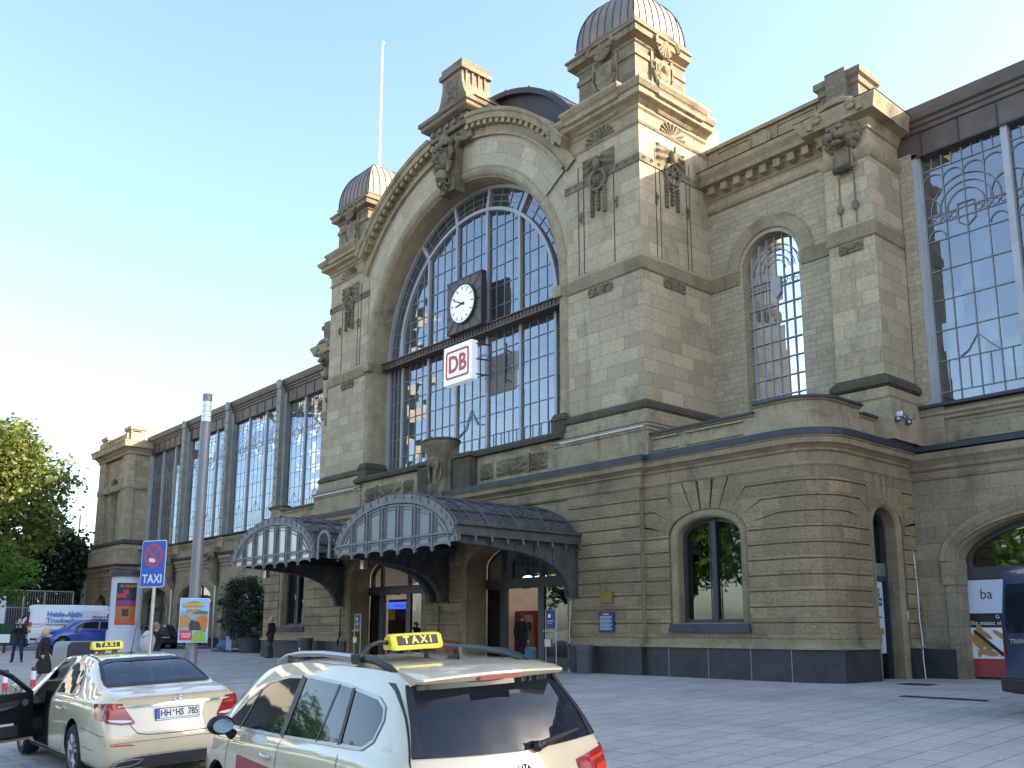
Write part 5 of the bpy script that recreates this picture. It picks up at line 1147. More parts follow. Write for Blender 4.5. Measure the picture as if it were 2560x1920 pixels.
# ---------------- vehicles ----------------
class Body:
    """car shell lofted from a side profile, local axes: x right, y forward from the rear end, z up"""
    def __init__(s, Ln, W, zr, wr, zb, yr, yf, sill=.2, st=None, tumble=.93, mid=.6, rearc=.10, frontc=.25):
        s.Ln = Ln; rows = []; st = st or [0, .04, .1, .2, .32, .45, .6, .75, .9, 1.05, 1.2, 1.35, 1.5, 1.7, 1.9, 2.1, 2.3, 2.5, 2.7, 2.9, 3.05, 3.2, 3.35, 3.5, 3.65, 3.8, 3.95, 4.1, 4.25, 4.4, 4.55, 4.7, 4.8, 4.88, 4.92]
        k = Ln / 4.92; st = [v * k for v in st]; s.rows = rows
        def I(t, y):
            if y <= t[0][0]: return t[0][1]
            for i in range(len(t) - 1):
                (x0, y0), (x1, y1) = t[i], t[i + 1]
                if y <= x1:
                    h = x1 - x0; dl = (y1 - y0) / h
                    def sl(k):
                        if k <= 0 or k >= len(t) - 1: return (t[min(k + 1, len(t) - 1)][1] - t[max(k - 1, 0)][1]) / (t[min(k + 1, len(t) - 1)][0] - t[max(k - 1, 0)][0])
                        a, b_ = (t[k][1] - t[k - 1][1]) / (t[k][0] - t[k - 1][0]), (t[k + 1][1] - t[k][1]) / (t[k + 1][0] - t[k][0])
                        return 0 if a * b_ <= 0 else 2 * a * b_ / (a + b_)
                    m0, m1 = sl(i), sl(i + 1); u = (y - x0) / h
                    return (2 * u**3 - 3 * u**2 + 1) * y0 + (u**3 - 2 * u**2 + u) * h * m0 + (-2 * u**3 + 3 * u**2) * y1 + (u**3 - u**2) * h * m1
            return t[-1][1]
        for y in st:
            w, r, b, h = I(W, y), I(wr, y), I(zb, y), I(zr, y); b = min(b, h - .015)
            P = [(w * .90, sill), (w * .97, sill + .07), (w * .99, sill + .2), (w, mid), (w * .992, mid + (b - mid) * .45), (w * .975, b - .09), (w * .955, b - .03), (w * tumble, b)]
            g = h - b; wb = w * tumble
            for t in (.12, .3, .5, .7, .86): e = t; P.append((wb + (r - wb) * e, b + g * (t * .93)))
            P += [(r * .965, b + g * .965), (r * .88, b + g * .985), (r * .7, b + g * .996), (r * .4, h), (0, h + .004)]
            row = []
            for x, z in P:
                f = max(0, 1 - y / .9); q = I(yr, z) * f; f2 = max(0, 1 - (Ln - y) / .8); q2 = I(yf, z) * f2
                row.append(Vector((x, y + q - q2, z)))
            rows.append(row)
        mb = MB(); idx = []
        n = len(rows[0])
        for row in rows:
            R = [mb.pt(p) for p in row]; Lf = [mb.pt((-p.x, p.y, p.z)) for p in row[:-1]]; idx.append(R + Lf[::-1])
        m = len(idx[0])
        for a, b in zip(idx, idx[1:]):
            for j in range(m - 1): mb.f.append([a[j], a[j + 1], b[j + 1], b[j]])
        # rear and front ends
        for end, cc, row in ((0, -rearc, rows[0]), (1, frontc, rows[-1])):
            T = [-1, -.93, -.8, -.6, -.35, 0, .35, .6, .8, .93, 1]; G = []
            for j, p in enumerate(row[:-1]):
                rise = (row[-1].z - p.z) if j >= n - 5 else 0
                G.append([mb.pt((p.x * t, p.y + cc * (1 - t * t) * min(1, 2.2 * (row[-1].z - p.z + .1) + .3), p.z)) for t in T])
            for a, b in zip(G, G[1:]):
                for j in range(len(T) - 1): mb.f.append([a[j], a[j + 1], b[j + 1], b[j]])
            top = G[-1]; c = mb.pt((0, row[-1].y + cc * .3, row[-1].z + .004))
            for j in range(len(T) - 1): mb.f.append([top[j], top[j + 1], c])
        s.mb = mb
        me = bpy.data.meshes.new('tmp'); me.from_pydata(mb.v, [], mb.f); bm = bmesh.new(); bm.from_mesh(me)
        bmesh.ops.remove_doubles(bm, verts=bm.verts, dist=1e-4); bmesh.ops.recalc_face_normals(bm, faces=bm.faces)
        s.bm = bm; s.bvh = BVHTree.FromBMesh(bm); bpy.data.meshes.remove(me)
    DIR = {'L': (Vector((1, 0, 0)), lambda a, b: Vector((-4, a, b))), 'R': (Vector((-1, 0, 0)), lambda a, b: Vector((4, a, b))),
           'B': (Vector((0, 1, 0)), lambda a, b: Vector((a, -4, b))), 'F': (Vector((0, -1, 0)), lambda a, b: Vector((a, 9, b))), 'T': (Vector((0, 0, -1)), lambda a, b: Vector((a, b, 6)))}
    def hit(s, ax, a, b, off=.004):
        d, o = s.DIR[ax]; loc, nor, i, ds = s.bvh.ray_cast(o(a, b), d)
        if loc is None:
            loc, nor, i, ds = s.bvh.find_nearest(o(a, b))
        if nor.dot(d) > 0: nor = -nor
        return loc + nor * off
    def cut(s, ax, poly):
        """open a clean hole with the outline poly (convex) seen along ax"""
        d, _ = s.DIR[ax]; bm = s.bm
        def uvw(co): return (co.y, co.z) if ax in 'LR' else (co.x, co.z) if ax in 'BF' else (co.x, co.y)
        def side(co): return {'L': co.x < -.3, 'R': co.x > .3, 'B': co.y < 1.9, 'F': co.y > 2.6, 'T': co.z > .9}[ax]
        lo = [min(p[k] for p in poly) - .02 for k in (0, 1)]; hi = [max(p[k] for p in poly) + .02 for k in (0, 1)]
        n = len(poly); A = sum(poly[i][0] * poly[(i + 1) % n][1] - poly[(i + 1) % n][0] * poly[i][1] for i in range(n)); sg = 1 if A > 0 else -1
        def inbox(f):
            us = [uvw(v.co) for v in f.verts]
            return side(f.calc_center_median()) and not (max(u[0] for u in us) < lo[0] or min(u[0] for u in us) > hi[0] or max(u[1] for u in us) < lo[1] or min(u[1] for u in us) > hi[1])
        for i in range(n):
            p, q = poly[i], poly[(i + 1) % n]; dx, dy = q[0] - p[0], q[1] - p[1]; nx, ny = dy * sg, -dx * sg
            co = {'L': (0, p[0], p[1]), 'R': (0, p[0], p[1]), 'B': (p[0], 0, p[1]), 'F': (p[0], 0, p[1]), 'T': (p[0], p[1], 0)}[ax]
            no = {'L': (0, nx, ny), 'R': (0, nx, ny), 'B': (nx, 0, ny), 'F': (nx, 0, ny), 'T': (nx, ny, 0)}[ax]
            fs = [f for f in bm.faces if inbox(f)]; g = list({v for f in fs for v in f.verts}) + list({e for f in fs for e in f.edges}) + fs
            bmesh.ops.bisect_plane(bm, geom=g, plane_co=co, plane_no=no, dist=1e-5)
        def inside(u):
            return all(((poly[(i + 1) % n][0] - poly[i][0]) * (u[1] - poly[i][1]) - (poly[(i + 1) % n][1] - poly[i][1]) * (u[0] - poly[i][0])) * sg > -1e-6 for i in range(n))
        dead = [f for f in bm.faces if side(f.calc_center_median()) and inside(uvw(f.calc_center_median()))]
        bmesh.ops.delete(bm, geom=dead, context='FACES')
    def finish(s, name, mat, parent, smooth=40):
        me = bpy.data.meshes.new(name); s.bm.to_mesh(me); me.materials.append(mat)
        for p in me.polygons: p.use_smooth = True
        me.set_sharp_from_angle(angle=radians(smooth)); o = bpy.data.objects.new(name, me); COL.objects.link(o); o.parent = parent; return o
    def patch(s, name, ax, poly, mat, parent, off=.004, step=.06, thick=0.0):
        bm = bmesh.new(); vs = [bm.verts.new((a, b, 0)) for a, b in poly]; f = bm.faces.new(vs)
        bmesh.ops.triangulate(bm, faces=[f]); lo = [min(p[k] for p in poly) for k in (0, 1)]; hi = [max(p[k] for p in poly) for k in (0, 1)]
        for k in (0, 1):
            v = lo[k] + step
            while v < hi[k]:
                co = (v, 0, 0) if k == 0 else (0, v, 0); no = (1, 0, 0) if k == 0 else (0, 1, 0)
                bmesh.ops.bisect_plane(bm, geom=bm.verts[:] + bm.edges[:] + bm.faces[:], plane_co=co, plane_no=no); v += step
        for v in bm.verts: v.co = s.hit(ax, v.co.x, v.co.y, off)
        if thick:
            r = bmesh.ops.extrude_face_region(bm, geom=bm.faces[:]); d = s.DIR[ax][0]
            for g in r['geom']:
                if isinstance(g, bmesh.types.BMVert): g.co -= d * thick
        bmesh.ops.recalc_face_normals(bm, faces=bm.faces)
        me = bpy.data.meshes.new(name); bm.to_mesh(me); bm.free(); me.materials.append(mat)
        d = s.DIR[ax][0]
        if not thick and sum(p.normal.dot(d) * p.area for p in me.polygons) > 0: me.flip_normals()
        for p in me.polygons: p.use_smooth = True
        me.set_sharp_from_angle(angle=radians(35)); o = bpy.data.objects.new(name, me); COL.objects.link(o); o.parent = parent; return o
    def line(s, mb, ax, pts, w=.008, off=.0035, closed=False):
        P = []
        seq = pts + [pts[0]] if closed else pts
        for a, b in zip(seq, seq[1:]):
            n = max(1, int(hypot(b[0] - a[0], b[1] - a[1]) / .05))
            for k in range(n): P.append((a[0] + (b[0] - a[0]) * k / n, a[1] + (b[1] - a[1]) * k / n))
        P.append(seq[-1]); rows = []
        for i, p in enumerate(P):
            a, b = P[max(0, i - 1)], P[min(len(P) - 1, i + 1)]; dx, dy = b[0] - a[0], b[1] - a[1]; l = hypot(dx, dy) or 1
            rows.append([mb.pt(s.hit(ax, p[0] - dy / l * w / 2, p[1] + dx / l * w / 2, off)), mb.pt(s.hit(ax, p[0] + dy / l * w / 2, p[1] - dx / l * w / 2, off))])
        for a, b in zip(rows, rows[1:]): mb.f.append([a[0], a[1], b[1], b[0]])
def circ(cy, cz, r, n=16, a0=0, a1=2 * pi): return [(cy + r * cos(a0 + (a1 - a0) * k / n), cz + r * sin(a0 + (a1 - a0) * k / n)) for k in range(n + (0 if abs(a1 - a0 - 2 * pi) < 1e-6 else 1))]
def wheel(parent, x, y, r=.335, w=.225, spokes=5, mat=None, side=-1):
    m = MB(); X0, X1 = (x, x + w) if side < 0 else (x - w, x)
    prof = [(r * .64, 0), (r * .70, -.005), (r * .93, .0), (r * .99, .03), (r, .07), (r, w - .07), (r * .99, w - .03), (r * .93, w), (r * .64, w)]
    n = 36; rows = []
    for rr, d in prof: rows.append([m.pt(((x - side * d * 1), y + rr * cos(2 * pi * k / n), r + rr * sin(2 * pi * k / n))) for k in range(n)])
    for a, b in zip(rows, rows[1:]):
        for k in range(n): m.f.append([a[k], a[(k + 1) % n], b[(k + 1) % n], b[k]])
    t = m.build('wheel', RUBB, parent, smooth=40)
    m = MB(); xr = x - side * .03
    for ra, rb, xa, xb in ((.66, .62, 0, .02), (.62, .60, .02, .1)):
        A = [m.pt((x - side * xa, y + r * ra * cos(2 * pi * k / n), r + r * ra * sin(2 * pi * k / n))) for k in range(n)]; C = [m.pt((x - side * xb, y + r * rb * cos(2 * pi * k / n), r + r * rb * sin(2 * pi * k / n))) for k in range(n)]
        for k in range(n): m.f.append([A[k], A[(k + 1) % n], C[(k + 1) % n], C[k]])
    for k in range(spokes):
        for o in (-.13, .13):
            a = 2 * pi * k / spokes + .3 + o * .6; a2 = 2 * pi * k / spokes + .3 + o * 1.6
            p0 = Vector((xr, y + r * .12 * cos(a), r + r * .12 * sin(a))); p1 = Vector((xr - side * -.012, y + r * .645 * cos(a2), r + r * .645 * sin(a2)))
            m.tube([p0, (p0 + p1) / 2 + Vector((side * .012, 0, 0)), p1], [.03, .026, .022], 6)
    m.tube([(xr + side * .015, y, r), (xr - side * .03, y, r)], .065, 12); m.build('rim', ALU, t)
    m = MB(); m.tube([(x - side * .11, y, r), (x - side * .12, y, r)], r * .62, 20); m.build('brake_disc', DARKF, t)
    return t
def wheelwell(parent, y, r, w):
    m = MB(); n = 18
    for s_ in (-1, 1):
        A = circ(y, r, r * 1.12, n, -.3, pi + .3)
        for a, b in zip(A, A[1:]): m.poly([(s_ * (w - .02), a[0], a[1]), (s_ * (w - .02), b[0], b[1]), (s_ * .35, b[0], b[1]), (s_ * .35, a[0], a[1])])
        m.poly([(s_ * .36, a[0], a[1]) for a in A])
    m.build('wheel_well', BLACK, parent)
def plate(parent, M, txt, l=.52, h=.11, small=False):
    pw = plain('plate_white', (0.75, 0.76, 0.76), 0.4) if 'plate_white' not in MATS else MATS['plate_white']
    m = MB(); m.box(-l / 2 - .012, l / 2 + .012, -h / 2 - .025, h / 2 + .012, -.012, .0)
    o = m.build('licence_plate', DARKF, parent); o.data.transform(M)
    m = MB(); m.box(-l / 2, l / 2, -h / 2, h / 2, 0, .003); m.box(-l / 2, l / 2, -h / 2 - .02, -h / 2 - .006, 0, .003); p = m.build('plate_face', pw, o); p.data.transform(M)
    m = MB(); m.box(-l / 2, -l / 2 + .042, -h / 2, h / 2, .003, .005); p = m.build('plate_band', BLUEP, o); p.data.transform(M)
    a, b = txt
    q = h * 1.02; g = txt[0].split()
    text('plate_letters', g[0], q, BLACK, M @ Matrix.Translation((-l / 2 + .048, 0, .006)), o, .0008, .0022, 'LEFT', sx=.80)
    text('plate_letters', g[1], q, BLACK, M @ Matrix.Translation((-l / 2 + .232, 0, .006)), o, .0008, .0022, 'LEFT', sx=.76)
    text('plate_digits', txt[1], q, BLACK, M @ Matrix.Translation((l / 2 - .006, 0, .006)), o, .0008, .0022, 'RIGHT', sx=.78)
    m = MB(); cx = -l / 2 + .208; m.prism([(cx + .016 * cos(t), .023 + .016 * sin(t)) for t in [2 * pi * q / 12 for q in range(12)]], .003, .0055, fn=lambda u, z, d: (u, z, d)); p = m.build('plate_badge', SREDP, o); p.data.transform(M)
    m = MB(); m.prism([(cx + .016 * cos(t), -.02 + .016 * sin(t)) for t in [2 * pi * q / 12 for q in range(12)]], .003, .0055, fn=lambda u, z, d: (u, z, d)); p = m.build('plate_seal', ALU, o); p.data.transform(M)
    return o
def roof_sign(parent, M, w=.42):
    """yellow taxi roof sign with a black panel and TAXI in yellow, rounded ends; local x along its length"""
    m = MB(); pr = [(-.075, 0), (-.08, .03), (-.05, .10), (-.03, .115), (.03, .115), (.05, .10), (.08, .03), (.075, 0)]; n = len(pr); rows = []
    for u, s_ in ((-w / 2, .82), (-w / 2 + .015, .95), (-w / 2 + .04, 1), (w / 2 - .04, 1), (w / 2 - .015, .95), (w / 2, .82)):
        rows.append([m.pt((u, y * s_, .05 + (z - .05) * s_ + .0)) for y, z in pr])
    for a, b in zip(rows, rows[1:]):
        for k in range(n): m.f.append([a[k], a[(k + 1) % n], b[(k + 1) % n], b[k]])
    m.f.append(rows[0][::-1]); m.f.append(rows[-1])
    o = m.build('taxi_roof_sign', YELL, parent, smooth=40); o.data.transform(M)
    tilt = Matrix.Translation((0, -.0665, .066)) @ Matrix.Rotation(radians(90 - 23), 4, 'X')
    m = MB(); m.box(-.165, .165, -.036, .036, 0, .002); p = m.build('sign_panel', BLACK, o); p.data.transform(M @ tilt)
    text('sign_letters', 'T A X I', .075, YELL, M @ tilt @ Matrix.Translation((0, 0, .003)), o, .0008, .0028, sx=1.0); 
    return o
REDL = plain('tail_lamp_red', (0.30, 0.012, 0.012), 0.12, coat=1.0); WHTL = plain('tail_lamp_clear', (0.6, 0.62, 0.65), 0.15, coat=1.0); ORGL = plain('lamp_bright_red', (0.62, 0.05, 0.02), 0.15, coat=1.0)
SEAT = plain('seat_leather', (0.03, 0.032, 0.036), 0.55)

# ---- saloon taxi with the driver's door open ----
def saloon():
    rt = thing('saloon_taxi', 'ivory saloon taxi with its driver\'s door wide open and yellow roof sign', 'taxi', (0, 0, 0), 'ivory taxis waiting at the kerb')
    W = [(0, .80), (.04, .835), (.1, .865), (.2, .885), (.4, .905), (.9, .925), (2.5, .93), (4.0, .92), (4.5, .87), (4.8, .76), (4.92, .60)]
    zr = [(0, 1.035), (.1, 1.06), (.3, 1.085), (.60, 1.115), (.74, 1.165), (1.08, 1.315), (1.42, 1.425), (1.8, 1.475), (2.2, 1.49), (2.7, 1.48), (3.05, 1.43), (3.35, 1.34), (3.7, 1.20), (4.0, 1.05), (4.3, .99), (4.7, .86), (4.92, .66)]
    wr = [(0, .66), (.3, .73), (.65, .73), (.9, .665), (1.45, .60), (2.5, .595), (3.2, .60), (4.0, .70), (4.7, .66), (4.92, .5)]
    zb = [(0, .97), (.3, .995), (1.2, 1.0), (2.5, .965), (3.6, .93), (4.1, .90), (4.92, .6)]
    yr = [(.2, .10), (.3, .03), (.45, -.02), (.6, .0), (.68, .03), (.9, .07), (1.0, .05), (1.04, .02)]
    yf = [(.2, .1), (.5, 0), (.9, .15)]
    b = Body(4.92, W, zr, wr, zb, yr, yf, sill=.19, mid=.62)
    RW = [(-.635, 1.14), (.635, 1.14), (.62, 1.21), (.545, 1.385), (.42, 1.42), (-.42, 1.42), (-.545, 1.385), (-.62, 1.21)]
    rd = [(1.46, 1.01), (2.28, .99), (2.28, 1.36), (2.1, 1.40), (1.8, 1.385), (1.56, 1.29)]
    rq = [(1.22, 1.025), (1.42, 1.015), (1.52, 1.275), (1.45, 1.24)]
    fd = [(2.42, .27), (3.22, .27), (3.42, .42), (3.46, .95), (3.2, 1.24), (2.9, 1.395), (2.36, 1.43), (2.36, .55)]
    rdR = rd; fw = [(-.62, 1.06), (.62, 1.06), (.50, 1.36), (-.50, 1.36)]
    b.cut('B', RW); b.cut('L', rd); b.cut('L', rq); b.cut('L', fd); b.cut('R', rd); b.cut('R', [(2.42, .99), (3.55, .95), (3.2, 1.22), (2.9, 1.36), (2.4, 1.38)]); b.cut('F', fw)
    for y in (1.14, 4.08):
        c = circ(y, .36, .385, 18)
        for s_ in 'LR': b.cut(s_, c)
    body = b.finish('body', IVORY, rt)
    b.patch('rear_window', 'B', [(p[0] * 1.04, p[1] + (.012 if p[1] > 1.25 else -.012)) for p in RW], GLSC, rt, .006)
    m = MB(); b.line(m, 'B', [(p[0] * 1.03, p[1]) for p in RW], .035, .009, True); m.build('window_seal', BLACK, rt)
    for nm, pl, ax in (('rear_door_window', rd, 'L'), ('quarter_window', rq, 'L'), ('rear_door_window', rd, 'R')): b.patch(nm, ax, pl, GLSC, rt, .003)
    b.patch('front_door_window', 'R', [(2.42, .99), (3.55, .95), (3.2, 1.22), (2.9, 1.36), (2.4, 1.38)], GLSC, rt, .003); b.patch('windscreen', 'F', fw, GLSC, rt, .003)
    m = MB(); b.line(m, 'L', rd, .022, .008, True); b.line(m, 'L', rq, .018, .008, True); m.build('chrome_window_trim', ALU, rt)
    m = MB(); b.line(m, 'L', fd, .045, .006, True); m.build('door_aperture_seal', BLACK, rt)
    m = MB(); b.line(m, 'L', [(1.42, 1.0), (1.50, .62), (1.62, .40), (1.75, .28), (2.36, .27)], .006); b.line(m, 'L', [(.05, .60), (.45, .64), (.74, .66)], .006); b.line(m, 'L', [(.3, .42), (.72, .44)], .005)
    b.line(m, 'B', [(-.78, 1.06), (-.73, 1.01), (-.67, .93), (-.55, .70), (-.48, .61), (-.36, .585), (0, .58), (.36, .585), (.48, .61), (.55, .70), (.67, .93), (.73, 1.01), (.78, 1.06)], .009)
    b.line(m, 'B', [(-.83, .50), (-.5, .515), (0, .52), (.5, .515), (.83, .50)], .005); b.line(m, 'T', [(-.62, .8), (-.535, 1.3), (-.50, 2.3), (-.52, 3.2)], .022); b.line(m, 'T', [(.62, .8), (.535, 1.3), (.50, 2.3), (.52, 3.2)], .022)
    m.build('panel_gap', BLACK, body)
    for s_ in (-1, 1):
        o = b.patch('tail_lamp', 'B', [(s_ * a, z) for a, z in ((.64, .965), (.75, .972), (.86, .965), (.875, .90), (.87, .81), (.80, .745), (.66, .715), (.52, .715), (.50, .735), (.56, .83))], REDL, rt, .008)
        b.patch('lamp_strip', 'B', [(s_ * a, z) for a, z in ((.53, .742), (.55, .762), (.80, .785), (.76, .755), (.64, .735))], WHTL, o, .013); b.patch('lamp_bar', 'B', [(s_ * a, z) for a, z in ((.61, .87), (.82, .89), (.82, .905), (.62, .885))], ORGL, o, .0125)
        b.patch('lamp_wing', 'L' if s_ < 0 else 'R', [(.10, .94), (.28, .925), (.32, .86), (.26, .80), (.12, .77)], REDL, o, .008)
        b.patch('reflector', 'B', [(s_ * a, z) for a, z in ((.50, .47), (.72, .475), (.82, .485), (.70, .495), (.56, .49))], ORGL, rt, .006)
        b.patch('diffuser', 'B', [(0, .19), (s_ * .80, .21), (s_ * .78, .25), (s_ * .66, .305), (s_ * .5, .335), (0, .345)], DARKF, rt, .006)
        m = MB(); b.line(m, 'B', [(s_ * a, z) for a, z in ((0, .36), (.45, .348), (.60, .325), (.74, .26), (.80, .22))], .016, .012); b.line(m, 'B', [(s_ * a, z) for a, z in ((.72, .245), (.66, .295), (.52, .315), (.40, .31), (.44, .27), (.54, .235), (.72, .235))], .012, .014, True); m.build('exhaust_trim', CHRM, rt)
    b.patch('chrome_strip', 'B', [(-.68, .925), (-.3, .91), (0, .91), (.3, .91), (.68, .925), (.70, .938), (.3, .943), (0, .946), (-.3, .943), (-.70, .938)], CHRM, rt, .012, thick=.012)
    p = b.hit('B', 0, 1.0, .012); m = MB(); m.tube([p + Vector((.042 * cos(t), .02 * sin(t), .042 * sin(t))) for t in [2 * pi * k / 24 for k in range(25)]], .004, 5, False)
    for a in (90, 210, 330): m.tube([p, p + Vector((.04 * cos(radians(a)), .02 * sin(radians(a)), .04 * sin(radians(a))))], .004, 4)
    m.build('star_badge', CHRM, rt)
    q = b.hit('B', 0, .81, .014); plate(rt, Matrix.Translation(q) @ Matrix.Rotation(radians(84), 4, 'X'), ('HH HS', '785'))
    for y in (1.14, 4.08):
        wheelwell(rt, y, .345, .9)
        for s_ in (-1, 1): wheel(rt, s_ * .915, y, .335, side=s_)
    m = MB()
    for y in (1.14, 4.08): b.line(m, 'L', circ(y, .36, .40, 18, -.25, pi + .25), .012, .004)
    m.build('arch_lip', IVORY, body)
    m = MB(); b.line(m, 'L', [(1.55, .235), (3.7, .235)], .035, .01); m.build('sill_trim', BLACK, rt); m = MB(); b.line(m, 'L', [(1.55, .215), (3.7, .215)], .012, .016); m.build('sill_chrome', ALU, rt)
    m = MB(); m.tube([(-.945, 1.62, .835), (-.965, 1.68, .84), (-.965, 1.80, .845), (-.945, 1.86, .845)], .016, 6); m.build('door_handle', IVORY, rt, smooth=True)
    m = MB(); m.box(-.8, .8, .5, 4.3, .2, .3); m.box(-.82, -.76, 2.4, 2.5, .3, 1.0); m.tbox(-.72, .72, 3.3, 3.9, .3, .92, 0, .08); m.box(-.7, .7, .75, 1.45, .3, .95); m.build('cabin_floor', SEAT, rt)
    for x, y, z in ((-.37, 1.45, 0), (.37, 1.45, 0), (-.37, 2.75, 0), (.37, 2.75, 0), (0, 1.42, -.03)):
        m = MB()
        if x or y < 1.43: m.ball((x, y + .0, 1.17 + z), .14, 8, (1, .42, .62))
        m.box(x - .02, x + .02, y - .02, y + .02, .95, 1.1); m.tbox(x - .25, x + .25, y - .1, y + .12, .35, 1.03 + z, 0, .06); m.tbox(x - .26, x + .26, y, y + .55, .3, .5, 0, .03); m.build('seat', SEAT, rt, smooth=45)
    m = MB(); m.tube([(-.37 + .19 * cos(t), 3.22 - .06 * sin(t), .9 + .18 * sin(t)) for t in [2 * pi * k / 20 for k in range(21)]], .016, 6, False); m.tube([(-.55, 3.22, .9), (-.19, 3.22, .9)], .02, 5); m.build('steering_wheel', BLACK, rt)
    # the opened front door, hinged at its front edge
    H = Matrix.Translation((-.90, 3.42, 0)) @ Matrix.Rotation(radians(-66), 4, 'Z')
    def door_part(name, mat, fn, parent=rt, smooth=False):
        m = MB(); fn(m); o = m.build(name, mat, parent, smooth=smooth); o.data.transform(H); return o
    DF = [(0, .28), (-.95, .28), (-1.18, .50), (-1.24, .70), (-1.24, .96), (0, .93)]; X = lambda u, z, d: (d + .05 * (.95 - abs(z - .62)) * 0, u, z)
    dk = door_part('open_door', IVORY, lambda m: m.prism(DF, -.07, -.02, fn=X))
    door_part('door_lining', BLACK, lambda m: m.prism([(-.04, .33), (-.90, .33), (-1.12, .54), (-1.18, .72), (-1.18, .97), (-.04, .94)], -.02, .055, fn=X), dk)
    FR = [(-.02, .94), (-.35, 1.20), (-.72, 1.37), (-1.0, 1.405), (-1.2, 1.38), (-1.26, 1.25), (-1.24, .96)]
    def frame(m):
        m.tube([(-.02 + .0 * a, a, z) for a, z in FR], .036, 8); m.box(-.05, .02, -1.24, -.02, .92, .96)
    door_part('door_window_frame', BLACK, frame, dk, 40)
    door_part('door_pocket', DARKF, lambda m: (m.box(.055, .10, -1.0, -.3, .36, .52), m.tube([(.07, -.95, .72), (.11, -.8, .74), (.11, -.5, .76), (.07, -.35, .78)], .025, 6)), dk)
    door_part('door_speaker', ALU, lambda m: m.tube([(.056, -.17, .82), (.062, -.17, .82)], .05, 16), dk)
    door_part('door_papers', WHITE, lambda m: (m.box(.07, .09, -.62, -.36, .47, .55)), dk)
    door_part('lining_trim', DARKF, lambda m: m.prism([(-.25, .86), (-.3, .77), (-.7, .72), (-1.1, .76), (-.7, .83)], .055, .065, fn=X), dk)
    door_part('door_mirror', IVORY, lambda m: m.ball((-.17, -.16, 1.01), .10, 10, (1.15, .75, .8)), dk, True)
    door_part('mirror_glass', CHRM, lambda m: m.prism([(-.17 + .095 * cos(t), 1.01 + .062 * sin(t)) for t in [2 * pi * k / 18 for k in range(18)]], -.245, -.235, fn=lambda u, z, d: (u, d, z)), dk)
    roof_sign(rt, Matrix.Translation((-.20, 2.35, 1.545)), .42)
    m = MB(); m.box(-.30, -.24, 2.31, 2.39, 1.46, 1.55); m.box(-.12, -.06, 2.31, 2.39, 1.46, 1.55); m.box(-.38, -.02, 2.3, 2.4, 1.53, 1.55); m.build('sign_foot', BLACK, rt)
    m = MB(); m.lathe([(.055, 1.46), (.05, 1.49), (.015, 1.51), (0, 1.515)], .02, 1.95, 14); m.tube([(.02, 1.95, 1.49), (.025, 1.82, 1.75), (.03, 1.72, 1.95)], [.006, .004, .003], 5); m.build('roof_aerial', BLACK, rt, smooth=50)
    rt.rotation_mode = 'ZYX'; rt.location = (-11.60, 4.60, -.665); rt.rotation_euler = (.045, 0, radians(88.0)); return rt
saloon()

